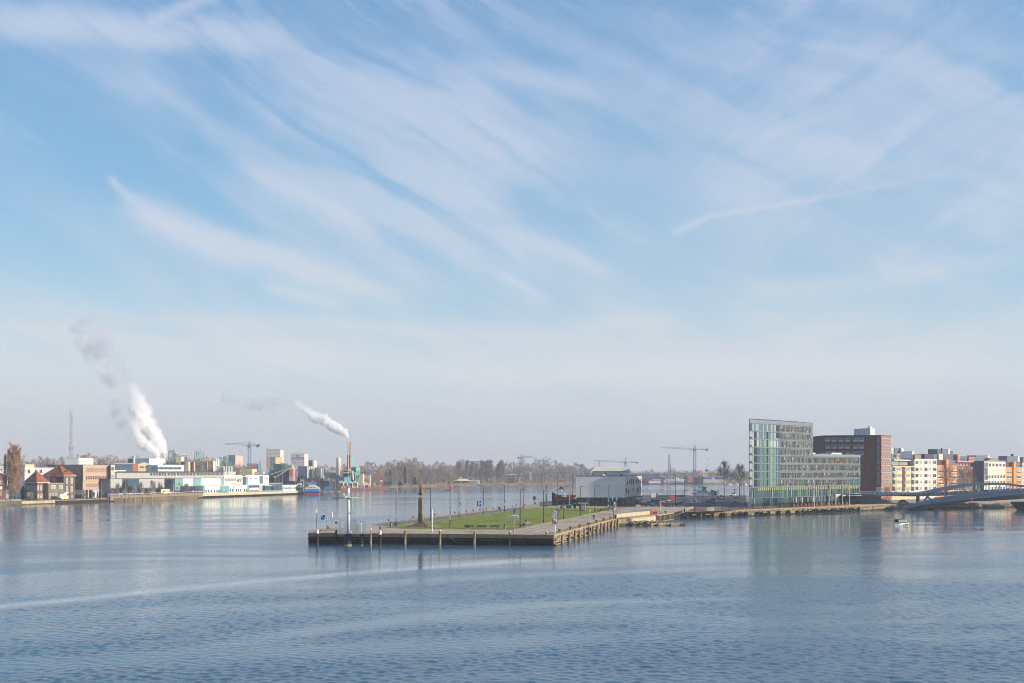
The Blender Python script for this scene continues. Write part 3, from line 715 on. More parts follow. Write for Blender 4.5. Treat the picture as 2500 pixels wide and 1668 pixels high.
# ------------------------------------------------------------------ grey hall on the island
def hall():
 A=XY(1406,383.3);B_=XY(1525.5,382);Cc=XY(1567,423)
 rib=M('grey_ribbed_cladding',(214,212,214),.5,.05,.4,metal=.25)
 m2=M('cream_metal_cladding',(200,194,180),.45,.06,.4,metal=.2)
 z0,z1=ZP(1215,382),ZP(1163,382)
 low=M('black_glass_base',(34,44,54),.3,.2,.6)
 f=[A,B_,Cc,(A[0]+11.5,423)]
 H=Bld('exhibition_hall','large grey ribbed metal hall on a dark recessed ground floor','hall',f,z0,z1,m2,roofing,wall='upper_storey')
 sh=lambda p,k:(p[0]+k[0],p[1]+k[1])
 H.vol('ground_floor',[sh(A,(.3,1)),sh(B_,(-.5,1)),sh(Cc,(-2.5,-1)),sh(f[3],(1,-1))],QZ,z0-.01,low)
 F=Face(A,B_,H.e,H.o);n=27
 for i in range(n):F.box('cladding_panel',F.L*i/n+.02,F.L*(i+1)/n-.05,z0,z1,rib,.10)
 F.box('eaves',-.1,F.L+.1,z1-.05,z1+.3,grey_metal,.2)
 G=Face(B_,Cc,H.e,H.o)
 for(x0,y0,x1,y1)in[(1531,1176,1532.5,1182),(1536,1172,1537.5,1181),(1541,1170,1543,1183),(1545.5,1170,1547,1181),(1528,1192,1529.5,1204),(1534,1196,1535.5,1205),(1545.5,1191,1547,1199),(1552.5,1170,1554,1180),(1557.5,1170,1559,1182),(1563.5,1170,1565,1180),(1555,1191,1556.5,1203),(1558.5,1190,1560,1201),(1564,1190,1565.5,1201)]:
  G.pwin(x0,y0,x1,y1,darkgrey,glass_dk if x0<1555 else M('amber_window',(206,160,96),.3,.1,1.),fw=.1,proud=.12)
 for i in range(9):F.box('ground_window',2+i*1.95,2+i*1.95+1.5,2.5,5.3,[glass_dk,glass_bl,glass_dk,low][i%4],-.9,out=-.85)
 for i in range(10):G.box('colonnade_post',3+i*3.9,3.5+i*3.9,QZ,z0,offwh,.2,out=-1.2)
 for(x0,x1)in[(1449,1452),(1455,1459),(1471,1476),(1491,1496)]:F.box('door',F.upx(x0),F.upx(x1),QZ,5.2,M('pale_teal_door',(124,154,158),.6,.1,1.),.1,out=-.8)
# raised roof hall with sloping cream roof
 a,c=XY(1448,391.5),XY(1537,389.5);zb,zm,zt=z1+.2,ZP(1150.5,390),ZP(1141.5,398)
 ft=[a,c,(c[0]+1,402),(a[0]+2,402)]
 H.vol('roof_hall',ft,zb,zm,rib)
 crm=M('cream_roof_sheet',(204,196,176),.6,.06,.4)
 b=MB();ex=[(a[0]-.8,a[1]-.7),(c[0]+.4,c[1]-.7),(c[0]+.4,403),(a[0]-.8,403)];tp=[(a[0]+1.0,396),(c[0]+.3,396),(c[0]+.3,401),(a[0]+1.0,401)]
 o=H.o;rel=lambda P:[(p[0]-o[0],p[1]-o[1])for p in P]
 b.prism(rel(ex),zm-o[2],ZP(1139.5,396)-o[2],rel(tp));b.build('mansard_roof',crm,H.e)
 P=Face(a,c,H.e,H.o)
 for i in range(17):P.box('cladding_panel',P.L*i/17,P.L*(i+1)/17-.05,zb,zm-.02,rib,.06)
 P.pwin(1475,1154.5,1481,1159.5,darkgrey,glass_dk,out=.08);P.pwin(1514.5,1158,1516.5,1162,black_p,glass_dk,out=.08);P.pwin(1517.5,1158,1519.5,1162,black_p,glass_dk,out=.08)
 P.pbox('rust_panel',1446.8,1151,1449,1162,M('brown_cladding'),.2)
 for x in(1472,1475.5):
  b=MB();q=XY(x,387);b.tube((q[0]-o[0],q[1]-o[1],z1+.2-o[2]),(q[0]-o[0],q[1]-o[1],z1+.9-o[2]),.35,.35,8);b.build('roof_vent',white_p,H.e)
hall()
# ------------------------------------------------------------------ bridge
def beam(name,pts,Yf,wid,m,parent):
 """pts (px, ytop, ybottom) at depth Yf(px); solid box girder wid deep"""
 b=MB();n=len(pts)
 for(x,yt,yb)in pts:
  Y=Yf(x)
  X,_=XY(x,Y)
  zt,zb=ZP(yt,Y),ZP(yb,Y)
  b.v+=[(X,Y,zb),(X,Y,zt),(X-wid*.35,Y+wid,zt),(X-wid*.35,Y+wid,zb)]
 for i in range(n-1):
  k=i*4;j=k+4
  for q in range(4):
   r=(q+1)%4;b.face((k+q,k+r,j+r,j+q))
 b.face((3,2,1,0));k=(n-1)*4;b.face((k,k+1,k+2,k+3))
 me=b.mesh(name,m);import bmesh
 bm=bmesh.new();bm.from_mesh(me);bmesh.ops.recalc_face_normals(bm,faces=bm.faces);bm.to_mesh(me);bm.free()
 return link(name,me,parent)
def bridge():
 st=M('bridge_steel_blue_grey',(62,86,112),.45,.07,.3,metal=.2);st2=M('bridge_underside',(52,64,76),.6,.1,.4)
 Yf=lambda x:402+(x-2100)*.02;Yr=lambda x:395+(x-2200)*.0
 e=thing('footbridge','blue grey steel arched bridge with two decks running off to the right','bridge')
 arch=[(2205,1207.5,1209),(2240,1203,1208.5),(2275,1196.5,1204),(2300,1190.5,1198),(2330,1185.5,1192.5),(2360,1180.5,1186),(2390,1179.3,1184),(2430,1178.8,1183.5),(2460,1179.6,1184.5),(2480,1182.5,1187),(2530,1187.5,1192)]
 beam('arch_girder',arch,Yf,1.6,st,e)
 arch2=[(x+6,t+1.2,b_+.8)for x,t,b_ in arch]
 beam('arch_girder',arch2,lambda x:Yf(x)+11,1.6,st,e)
 beam('upper_deck',[(2098,1206.5,1209.5),(2160,1208,1211.5),(2240,1209,1212.5),(2290,1207.8,1211),(2340,1205,1209),(2400,1201,1205),(2460,1198,1202),(2540,1196,1200)],lambda x:Yf(x)+.5,10.5,st2,e)
 beam('lower_girder',[(2201,1238.5,1241),(2225,1231.5,1239),(2260,1223.5,1231),(2298,1214.5,1223.5),(2340,1209,1218.5),(2372,1207,1217.5),(2410,1202.5,1211.5),(2450,1197.5,1206),(2480,1196,1204.5),(2540,1195,1203)],Yr,1.5,st,e)
 beam('lower_deck',[(2184,1240.2,1243),(2225,1236.5,1240),(2270,1231.5,1236.5),(2320,1225.5,1232),(2370,1219,1224),(2420,1214,1223),(2470,1208,1220),(2540,1204,1216)],lambda x:Yr(x)+3,7,st2,e)
# hangers between arch and deck
 for i,x in enumerate([2290,2303,2315,2328,2340,2358,2365,2383,2390,2408,2415,2433,2441,2458,2466,2484,2492]):
  Y=Yf(x)+(11 if i%2 else .8);ya=1190.5+(1183-1190.5)*min(1,(x-2300)/60)if x<2360 else(1183 if x<2460 else 1186)
  b=MB();X,_=XY(x,Y);X2,_=XY(x-1.2,Y);b.tube((X2,Y,ZP(1203-(x-2290)*.03,Y)),(X,Y,ZP(ya+1,Y)),.22,.22,6);b.build('hanger',white_p,e)
# railing posts
 for i in range(26):
  x=2101+i*11.4;Y=Yf(x)-.4;X,_=XY(x,Y);yd=1207 if x<2180 else(1208.5 if x<2260 else 1208.5-(x-2260)*.045)
  b=MB();b.box(X,Y,ZP(yd,Y),.09,.09,1.05);b.build('railing_post',galv,e)
 beam('hand_rail',[(2098,1199.8,1200.4),(2180,1201,1201.6),(2260,1202,1202.6)],lambda x:Yf(x)-.4,.08,galv,e)
 beam('glass_balustrade',[(2098,1201,1206),(2180,1202,1207.5),(2260,1203,1208),(2330,1200,1205.5),(2420,1195.5,1201),(2540,1191,1196)],lambda x:Yf(x)+1.0,.06,glass_bl,e)
# supports
 for(x,yt,w_)in[(2241,1211,3.0),(2246,1211,.0),(2285.5,1222,2.0),(2291,1222,.0)]:
  pass
 b=MB()
 def strut(x0,y0,x1,y1,Y,r):a_=XY(x0,Y);c_=XY(x1,Y);o_=MB();o_.tube((a_[0],Y,ZP(y0,Y)),(c_[0],Y,ZP(y1,Y)),r,r,8);o_.build('strut',st2,e)
 strut(2241,1211,2241,1242,403,.75);strut(2266,1211,2246,1236,403,.35);strut(2262,1211,2276,1222,403,.35)
 strut(2284.5,1214,2284.5,1242,400,.5);strut(2275,1228,2283,1240,397,.3);strut(2290,1224,2288,1240,400,.25)
 for x in(2243,2283):
  X,Y=XY(x,401);o_=MB();o_.lathe([(3.3,-1),(3.3,.5),(2.6,1.0)],X,Y,16);o_.build('pier_footing',st2,e)
 X,Y=XY(2490,402);o_=MB();o_.lathe([(2.0,-.5),(4.6,2.6),(5.0,3.2),(3.0,3.4)],X+1.5,Y,18);o_.build('pier_footing',black_p,e)
 o_=MB();X,Y=XY(2372,396);o_.box(X,Y-.3,ZP(1220,396),.5,.3,.5);o_.build('navigation_light',M('red_light',(230,40,40),.4,.05,1.,emit=((255,40,30),.8)),e)
# ramp wall at the hotel end
 o_=MB();p0=XY(2100,404);p1=XY(2212,404)
 o_.prism([p0,p1,(p1[0]-3,416),(p0[0]-3,416)],QZ,QZ+.1,None)
 o_.v=[];o_.f=[];o_.m=[]
 Y=406;a_,c_=XY(2101,Y),XY(2186,Y)
 for yy in(0,10):o_.v+=[(a_[0]-yy*.3,Y+yy,QZ),(c_[0]-yy*.3,Y+yy,QZ),(c_[0]-yy*.3,Y+yy,QZ+.4),(lerp(a_[0],c_[0],.45)-yy*.3,Y+yy,ZP(1214,Y)),(a_[0]-yy*.3,Y+yy,ZP(1210.5,Y))]
 o_.f=[(0,1,2,3,4),(9,8,7,6,5),(0,5,6,1),(1,6,7,2),(2,7,8,3),(3,8,9,4),(4,9,5,0)];o_.m=[0]*7
 o_.build('ramp_wall',M('ramp_concrete',(86,92,98),.85,.12,.5),e)
bridge()
# ------------------------------------------------------------------ ground sheets on the island
z1_=QZ+.008
KD=FP*(HC-QZ)
def TP(px,py):return GP(px,py,QZ)
grass_poly=[TP(941,1289.3),TP(1000,1291.3),TP(1255,1292.8),TP(1340,1275.5),TP(1411,1261.6),TP(1452,1252.6),TP(1496,1245),TP(1500,1241),TP(1420,1240.5),TP(1330,1239.5),TP(1275,1244.5),TP(1160,1258.3),TP(1100,1266.3),TP(1040,1275.5),TP(1013,1280.3),TP(970,1285)]
b=MB();b.prism(grass_poly,QZ-.2,QZ+.07);b.build('lawn',grass_m,kind='structure')
backpath=[TP(905,1282),TP(1030,1267.3),TP(1180,1250.2),TP(1268,1239),TP(1275,1243.5),TP(1160,1257.3),TP(1040,1274),TP(960,1284.5)]
sheet('asphalt_path',backpath,QZ+.009,M('path_asphalt',(116,108,100),.95,.12,.5,.2))
sheet('parking_area',[TP(1500,1239.5),TP(1600,1237),TP(1695,1238),TP(1822,1237.2),XY(1822,555),XY(1700,538),XY(1567,510),XY(1500,460)],QZ+.010,asphalt)
sheet('brick_promenade',[TP(1688,1238.6),TP(1822,1237.8),XY(1829,368),XY(2100,423.5),(q2095[0]-1.0,q2095[1]+1.5),(q1860[0]-.6,q1860[1]+1.2),TP(1672,1251)],QZ+.014,redbrick_pave)
for i in range(7):
 q=TP(1652+i*9.5-(i%1),1228.3-i*.25);b=MB();b.box(q[0],q[1],QZ+.012,1.0,4.5,.006);b.build('zebra_stripe',white_p,kind='structure')
# reed/grass tufts along the quay edges (stuff)
def tufts(name,pts,n,h,m,seed=1,spread=.5,label=None):
 r=random.Random(seed);b=MB()
 segs=list(zip(pts,pts[1:]));ls=[math.dist(a[:2],c[:2])for a,c in segs];tot=sum(ls)
 for _ in range(n):
  t=r.random()*tot;k=0
  while t>ls[k]:t-=ls[k];k+=1
  (ax,ay),(cx,cy)=segs[k][0][:2],segs[k][1][:2];f=t/ls[k]
  x=lerp(ax,cx,f)+r.gauss(0,spread);y=lerp(ay,cy,f)+r.gauss(0,spread);z=r_z
  hh=h*r.uniform(.4,1.1);w=hh*r.uniform(.05,.14);a=r.random()*3.14;lx,ly=r.uniform(-.3,.3)*hh,r.uniform(-.3,.3)*hh
  b.tri((x-math.cos(a)*w,y-math.sin(a)*w,z),(x+math.cos(a)*w,y+math.sin(a)*w,z),(x+lx,y+ly,z+hh))
 return b.build(name,m,kind='stuff',label=label)
dry=M('dry_grass',(176,146,92),.95,.25,2.)
r_z=QZ
tufts('dry_grass',[TP(800,1294),TP(905,1281.5),TP(1030,1266.8),TP(1180,1249.8),TP(1260,1240)],2600,.38,dry,3,.35)
tufts('dry_grass',[TP(760,1299),TP(825,1292)],700,.32,M('green_brown_grass',(120,112,60),.95,.3,2.),4,1.5)
tufts('dry_grass',[(i_front_r[0]-.8,i_front_r[1]+1),(i_step[0]-.8,i_step[1])],2200,.40,dry,5,.35)
def lawn_blades():
 r=random.Random(9);b=MB();P=grass_poly;xs=[p[0]for p in P];ys=[p[1]for p in P]
 def inside(x,y):
  c=False
  for i in range(len(P)):
   (x1,y1),(x2,y2)=P[i],P[i-1]
   if(y1>y)!=(y2>y)and x<(x2-x1)*(y-y1)/(y2-y1)+x1:c=not c
  return c
 k=0
 while k<26000:
  x=r.uniform(min(xs),max(xs));y=min(ys)+(max(ys)-min(ys))*r.random()**1.5
  if not inside(x,y):continue
  k+=1;h=r.uniform(.05,.13);a=r.random()*3.14;w=.05
  b.tri((x-math.cos(a)*w,y-math.sin(a)*w,QZ+.07),(x+math.cos(a)*w,y+math.sin(a)*w,QZ+.07),(x+r.uniform(-.05,.05),y+r.uniform(-.05,.05),QZ+.07+h))
 b.build('grass',M('grass_blades',(128,136,54),.95,.25,.3),kind='stuff')
lawn_blades()
# ------------------------------------------------------------------ quay faces
def quay_faces():
 q=bpy.data.objects['quay']
 F=Face(i_front_l,i_front_r,q)
 n=26
 for i in range(n):
  u0,u1=F.L*i/n,F.L*(i+1)/n
  F.box('coping_block',u0+.03,u1-.03,1.55,QZ+.03+(.02 if i%3==0 else 0),[quay_dark,M('quay_beam',(128,112,88),.95,.25,.7,.5,dark=((64,56,42),.8,.8,(1,1,1)))][1],.35)
 F.box('timber_wale',0,F.L,1.0,1.22,timber_dk,.55)
 F.box('recess_shade',0,F.L,-1.5,1.5,M('wet_shade_black',(26,24,20),.9,.35,.8,.5),.04)  # dark plate painting the shade of the recess behind the wet timbers
 for i in range(40):F.box('wall_plank',F.L*(i+.2)/40,F.L*(i+.8)/40,-1,1.0-.25*(i%3==1),M('wet_timber',(40,36,28),.9,.35,1.5,.5),.18)
 def copes(a,c,st,m=coping,h=.32,t=.12):
  G=Face(a,c,q);k=max(1,round(G.L/st))
  for i in range(k):G.box('coping_block',G.L*i/k+.02,G.L*(i+1)/k-.03,QZ-h,QZ+.035+.012*(i%3),m,t)
  return G
 G=copes(i_front_r,i_step,2.6)
 G.box('timber_wale',.5,G.L-.3,1.05,1.35,timber_lt,.45);G.box('timber_wale',.5,G.L-.3,.1,.35,timber_lt,.40)
 copes(q1640,q1860,3.0);copes(q1860,q2095,3.0);copes(q2095,q2184,3.0);copes(q2184,q_out,3.0)
 copes(i_step,q1540,2.6,M('mossy_stone',(108,100,76),.95,.25,1.));
 G=Face(i_step,q1540,q);G.box('ledge',0,G.L,.75,.95,coping,.5)
 G=Face(q1540,q1600,q);G.box('yellow_wall_slab',.1,G.L-.1,.2,QZ-.4,M('pale_yellow_concrete',(190,176,148),.9,.12,1.),.2)
# masonry courses low on the long wall: raised stones
 r=random.Random(3)
 stn=[M('wall_stone_%s'%n_,c,.95,.22,1.5,.5)for n_,c in(('light',(164,148,120)),('mid',(140,124,100)),('dark',(104,92,74)))]
 for a,c in((q1640,q1860),(q1860,q2095),(q2095,q2184),(q2184,q_out)):
  G=Face(a,c,q);b=[MB(),MB(),MB()]
  for row in range(5):
   u=r.uniform(0,.8);z=.05+row*.4
   while u<G.L-1.2:
    w=r.uniform(.6,1.5);bb=b[r.choice([0,1,1,2])];t=r.uniform(.02,.07)
    p=G.A+G.u*(u+w/2)+G.n*(t/2);bb.box(p.x,p.y,z,w-.05,t,.36,G.rot);u+=w
  for bb,m in zip(b,stn):bb.build('wall_stones',m,q,kind='stuff')
 G=Face(i_front_r,i_step,q);b=[MB(),MB(),MB()]
 for row in range(4):
  u=r.uniform(0,.6);z=.1+row*.48
  while u<G.L-1.2:
   w=r.uniform(.7,1.7);bb=b[r.choice([0,1,0,2])];t=r.uniform(.02,.10)
   p=G.A+G.u*(u+w/2)+G.n*(t/2);bb.box(p.x,p.y,z,w-.05,t,.44,G.rot);u+=w
 for bb,m in zip(b,stn):bb.build('wall_stones',m,q,kind='stuff')
quay_faces()
def quay_extras():
 q=bpy.data.objects['quay'];al=M('algae_band',(58,58,36),.95,.35,1.2,.4)
 for a,c,h_ in((i_front_r,i_step,.62),(q1640,q1860,.5),(q1860,q2095,.5),(q2095,q2184,.5),(q2184,q_out,.5),(i_step,q1540,.6)):
  G=Face(a,c,q);u=0;r=random.Random(int(a[0]*10))
  while u<G.L:w=r.uniform(1.2,3.5);G.box('algae_band',u,min(G.L,u+w),-.6,h_*r.uniform(.6,1.15),al,.13);u+=w
# grassy joints between the long concrete lanes of the pier path
 ax=Vector((i_step[0]-i_front_r[0],i_step[1]-i_front_r[1])).normalized();nx=Vector((-ax.y,ax.x));m=M('grassy_joint',(122,106,80),.95,.3,.6)
 for i in range(6):
  o=Vector(i_front_r)+nx*(2.2+i*2.7)+ax*(2+i*.6);L=64-i*3
  b=MB();b.box(o.x+ax.x*L/2,o.y+ax.y*L/2,QZ+.006,.22,L,.006,math.atan2(ax.y,ax.x)-math.pi/2);b.build('pavement_joint',m,bpy.data.objects['pavement'])
 fx=Vector((i_front_r[0]-i_front_l[0],i_front_r[1]-i_front_l[1])).normalized();fn=Vector((-fx.y,fx.x))
 for i in range(2):
  o=Vector(i_front_l)+fn*(2.6+i*2.9)+fx*8;b=MB();b.box(o.x+fx.x*21,o.y+fx.y*21,QZ+.006,42,.2,.006,math.atan2(fx.y,fx.x));b.build('pavement_joint',m,bpy.data.objects['pavement'])
quay_extras()
# ------------------------------------------------------------------ mooring piles, ladder, bollards
def timber_pile(px,ytop,D,label,cap=False,r=.26,m=timber_lt):
 X,Y=XY(px,D);zt=ZP(ytop,D)
 e=thing('mooring_pile',label,'mooring pile',(X,Y,0),(R.uniform(-.02,.02),R.uniform(-.03,.03),0),'timber piles along the pier front')
 b=MB();b.lathe([(r,-2.5),(r*1.02,.6),(r*.95,zt-.12),(r*.8,zt)],0,0,9);b.build('shaft',m,e)
 b=MB();b.lathe([(r*1.12,zt-1.0),(r*1.12,zt-.85)],0,0,9);b.build('iron_band',rust,e)
 if cap:b=MB();b.lathe([(r*1.1,zt),(r*1.1,zt+.12),(r*.6,zt+.2)],0,0,9);b.build('cap',white_p,e)
timber_pile(821,1294.5,212.5,'dark mooring pile half hidden left of the caged mast platform',m=timber_dk)
timber_pile(905,1294,209,'mooring pile touching the right end of the mast platform',cap=True)
for px,yt,cap,lb in[(989,1295.5,False,'brown mooring pile below and left of the statue steps'),(1074,1296.5,True,'white-capped mooring pile just right of the tall white post'),(1158,1298,False,'brown mooring pile immediately left of the quay ladder'),(1245,1298.5,True,'white-capped mooring pile beneath the harbour name sign'),(1333.5,1299.5,True,'white-capped mooring pile next to the pier right front corner')]:
 timber_pile(px,yt,209.5,lb,cap)
def steel_dolphin(px,ytop,label,D=208.5,light=True):
 X,Y=XY(px,D);zt=ZP(ytop,D)
 e=thing('steel_dolphin',label,'mooring post',(X,Y,0),0,'black and white steel mooring posts')
 b=MB();b.lathe([(.30,-2.5),(.30,zt-.75)],0,0,12);b.build('shaft',M('black_rusty_steel',(40,36,34),.7,.3,1.5,dark=((120,66,36),.8,1.5,(1,1,.4))),e)
 b=MB();b.lathe([(.31,zt-.75),(.31,zt),(.1,zt+.1)],0,0,12);b.build('white_top',white_p,e)
 if light:b=MB();b.lathe([(.05,zt),(.05,zt+.35),(.16,zt+.4),(.16,zt+.8),(.04,zt+.95)],0,0,8);b.build('beacon',darkgrey if light==2 else galv,e)
steel_dolphin(774.5,1294,'leftmost black steel post with white top, off the pier tip',207.5)
steel_dolphin(927.8,1296.5,'black and white steel post with dark beacon, right of the mast platform',206.5,2)
def ladder():
 X,Y=XY(1175.5,210.4);e=thing('quay_ladder','pale steel ladder hanging down the front wall of the pier','ladder',(X,Y,0))
 for s_ in(-.3,.3):b=MB();b.box(s_,0,-.4,.1,.1,2.6);b.build('rail',timber_lt,e)
 me=None
 for i in range(7):
  b=MB();b.box(0,0,-.1+i*.32,.5,.06,.07)
  me=me or b.mesh('rung',galv);link('rung',me,e,(0,0,i*.32))
ladder()
for a,c,sag,lb in[((1100,1310),(1117,1327),.5,'rope hanging from the wall between the white-capped pile and the ladder'),((1252,1313),(1270,1328),.3,'slack rope trailing from the pile under the harbour name sign')]:
 A_=(*XY(a[0],210.6),ZP(a[1],210.6));C_=(*XY(c[0],210.2),ZP(c[1],210.2));b=MB();p=A_
 for i in range(1,9):
  t=i/8;q=(lerp(A_[0],C_[0],t),lerp(A_[1],C_[1],t),lerp(A_[2],C_[2],t)-sag*math.sin(t*3.14)*.6);b.tube(p,q,.035,.035,5,False);p=q
 b.build('rope',M('pale_rope',(170,160,136),.9,.1,3.),label=lb,cat='rope')
_bol={}
def bollard(px,py,label,m=None,r=.36,grp='rusty bollards along the quay edge'):
 m=m or M('rust_orange_iron',(176,122,96),.85,.25,3.0,.3);X,Y=TP(px,py)
 if m.name not in _bol:
  b=MB();b.lathe([(.30,0),(.22,.12),(.20,.42),(.24,.5)],0,0,10);sh=b.mesh('post',m)
  b=MB();b.lathe([(.24,.5),(.42,.56),(.42,.72),(.30,.80)],0,0,10);_bol[m.name]=(sh,b.mesh('head',m))
 e=thing('bollard',label,'bollard',(X,Y,QZ),0,grp)
 link('post',_bol[m.name][0],e);link('head',_bol[m.name][1],e)
backb=[(883,1280),(950.3,1274.5),(1010,1267.3),(1062.6,1261),(1111,1255),(1138.5,1252),(1156,1250.3),(1172.5,1248.5),(1188,1246.8),(1204,1244.8),(1217.5,1243),(1232,1241.3),(1252,1239.3),(1281,1235.8)]
for i,(x,y)in enumerate(backb):bollard(x,y,'rust orange bollard on the far edge of the pier, %s from the left'%ORD[i])
bollard(802,1292.5,'rust orange bollard on the grassy pier tip beside the sign poles')
for i,(x,y)in enumerate([(1307,1232),(1331,1230)]):bollard(x,y,'black bollard on the far pier edge, %s the tall two-tone pole'%('left of' if i==0 else 'at the foot of'),black_p,grp='black bollards')
for i,(x,y)in enumerate([(1366,1300),(1393,1294),(1416,1288.3),(1437,1283.4),(1456.5,1277.3),(1474,1272.5),(1490,1268.3)]):bollard(x,y,'brown bollard on the right-hand pier edge, %s from the near corner'%ORD[i],M('brown_rust_iron',(142,90,70),.9,.25,3.,.3))
for x,y,lb in[(1597,1256.5,'left of two dark red bollards in front of the brown plank fence'),(1602,1255.5,'right of two dark red bollards in front of the brown plank fence'),(1612,1255,'dark red bollard at the foot of the round red sign post'),(1625,1253.5,'largest dark red bollard, right of the round red sign post')]:
 bollard(x,y,lb,M('dark_red_iron',(134,62,50),.9,.25,3.,.3))
# fender piles on the right-hand side of the pier
for i,px in enumerate([1365,1381.5,1396,1408,1420,1431,1441,1451,1460.5,1469.5,1478,1486.5,1495,1502.5]):
 G=Face(i_front_r,i_step,None);u=G.upx(px);p=G.A+G.u*u+G.n*.75
 e=thing('fender_pile','timber fender pile on the right side wall of the pier, %s from the near corner'%ORD[i],'fender pile',(p.x,p.y,0),(R.uniform(-.03,.03),R.uniform(-.05,.05),0),'timber fender piles on the pier side')
 zt=2.15+.12*((i*7)%3-1)
 b=MB();b.lathe([(.30,-2.5),(.29,.4),(.27,zt-.1),(.22,zt)],0,0,8);b.build('shaft',timber_lt,e)
 b=MB();b.box(0,0,zt,.5,.5,.07,.3);b.build('cap',M('cap_weathered',(186,176,156),.9,.2,2.),e)
 if i%2:b=MB();b.box(-.35,.1,.4,.5,.35,1.1,G.rot);b.build('rubber_block',timber_dk,e)
 if i==5:b=MB();b.tube((0,-.1,1.6),(.15,.2,1.6),.5,.5,12);b.build('tyre',black_p,e)
# ------------------------------------------------------------------ mast platform
def mast():
 D=209;X,Y=XY(850,D);z=lambda py:ZP(py,D)
 zd=z(1300.5)
 e=thing('mast_platform','white navigation mast with a crossbar rising from a fenced steel platform at the pier tip','mast platform',(X,Y,0))
 x=lambda px:(px-850)/FP*D
 b=MB();b.box((x(825)+x(905))/2,.6,zd-.25,x(905)-x(825),3.4,.25);b.build('deck',galv,e)
 for px,r_,m in((849,.75,M('dark_steel_pile',(44,52,62),.6,.2,1.)),(883,.34,M('dark_steel_pile'))):
  b=MB();b.lathe([(r_,-2.5),(r_,zd-.26)],x(px),.4,14);b.build('support_pile',m,e)
  b=MB();b.lathe([(r_*1.05,-1),(r_*1.05,.25)],x(px),.4,14);b.build('pile_foot',M('mossy_concrete',(150,150,110),.9,.2,1.),e)
 wm=M('mast_white',(236,236,232),.5,.05,1.)
 b=MB();b.lathe([(.35,zd),(.31,z(1216)),(.31,z(1214))],0,.4,14);smooth(b.build('lower_mast',wm,e))
 b=MB();b.lathe([(.34,z(1218.5)),(.45,z(1217.5)),(.45,z(1216.8)),(.26,z(1216))],0,.4,14);b.build('collar',darkgrey,e)
 b=MB();b.lathe([(.29,z(1216)),(.28,z(1193)),(.12,z(1192))],0,.4,14);smooth(b.build('upper_mast',wm,e))
 b=MB();b.lathe([(.16,z(1193)),(.42,z(1191)),(.42,z(1188.5)),(.2,z(1187.5))],0,.4,8);b.box(-.3,.3,z(1188.5),.15,.15,.4);b.box(.3,.4,z(1188.5),.15,.15,.35);b.build('radar_head',galv,e)
 b=MB();b.tube((.05,.3,z(1188)),(.1,.3,z(1184.5)),.09,.05,6);b.build('beacon',red_p,e)
 b=MB();b.tube((x(813),.2,z(1216.2)),(x(840),.2,z(1216)),.08);b.build('crossbar',darkgrey,e)
 b=MB();b.box((x(851)+x(868))/2,.2,z(1216.5),x(868)-x(851),.5,.2);b.tube((x(867),.2,z(1216)),(x(882),.2,z(1216.3)),.08);b.tube((x(881),.2,z(1216.4)),(x(889.3),.2,z(1216.5)),.06);b.build('crossbar',wm,e)
 b=MB();b.tube((x(889),.2,z(1216.6)),(x(889),.2,z(1175)),.05,.03,6);b.build('whip_antenna',M('pale_lilac_pole',(196,186,206),.5,.05,1.),e)
 b=MB();b.tube((x(813.3),.2,z(1216.6)),(x(813.3),.2,z(1201)),.03,.03,5);b.tube((x(813.3),.2,z(1201.3)),(x(889),.2,z(1201.3)),.018,.018,4);b.build('wire_antenna',galv,e)
 b=MB()
 for px in(832,836,840,859,863,867):b.tube((x(px),.1,z(1215)),(x(px),.1,z(1201.3)),.03,.03,5)
 for yy in(1201.5,1208):b.tube((x(832),.1,z(yy)),(x(845),.1,z(yy)),.03,.03,5);b.tube((x(855),.1,z(yy)),(x(867),.1,z(yy)),.03,.03,5)
 b.build('railing',galv,e)
 b=MB();b.box(x(844),-.1,z(1216),.3,.4,.5);b.tube((x(838.5),-.2,z(1207.8)),(x(842),-.1,z(1208.6)),.14,.14,8);b.build('camera',wm,e)
 b=MB();b.tube((.2,.2,z(1252)),(x(861),0,z(1250.3)),.05);b.box(x(861.5),0,z(1251),.35,.2,.18);b.build('flood_light',galv,e)
 b=MB()
 for s_ in(.30,.46):b.box(s_,.82,zd,.03,.03,z(1219)-zd)
 k=int((z(1219)-zd)/.35)
 for i in range(k):b.box(.38,.82,zd+i*.35,.16,.02,.02)
 b.build('mast_ladder',grey_metal,e)
# fence panels of upright bars
 zt=z(1270.5);barm=M('fence_bar',(196,200,206),.4,.08,1.,metal=.3)
 def panel(x0,x1,yy,step,solid=False):
  b=MB();n=max(1,int(abs(x1-x0)/step))
  for i in range(n+1):
   xx=lerp(x0,x1,i/n);b.box(xx,yy,zd,.035,.035,zt-zd)
  for zz in(zd+.12,zt-.15):b.box((x0+x1)/2,yy,zz,abs(x1-x0),.03,.05)
  b.build('fence_panel',barm,e)
 panel(x(827),x(846),-1.0,.13);panel(x(856),x(893),-1.0,.13)
 panel(x(827),x(905),2.2,.14)
 def side(xx,n=20):
  b=MB()
  for i in range(n):b.box(xx,-1+3.2*i/(n-1),zd,.035,.035,zt-zd)
  b.build('fence_panel',barm,e)
 side(x(827.3));side(x(904.5))
 sol=M('fence_sheet',(206,214,220),.5,.06,1.)
 def louvre(x0,x1,yy):
  b=MB();n=int(abs(x1-x0)/.11)
  for i in range(n):b.box(lerp(x0,x1,(i+.5)/n),yy,zd-.1,.055,.05,zt-zd+.1)
  b.build('fence_panel',sol,e)
 louvre(x(894),x(904.8),-1.1);louvre(x(826),x(831),-1.1)
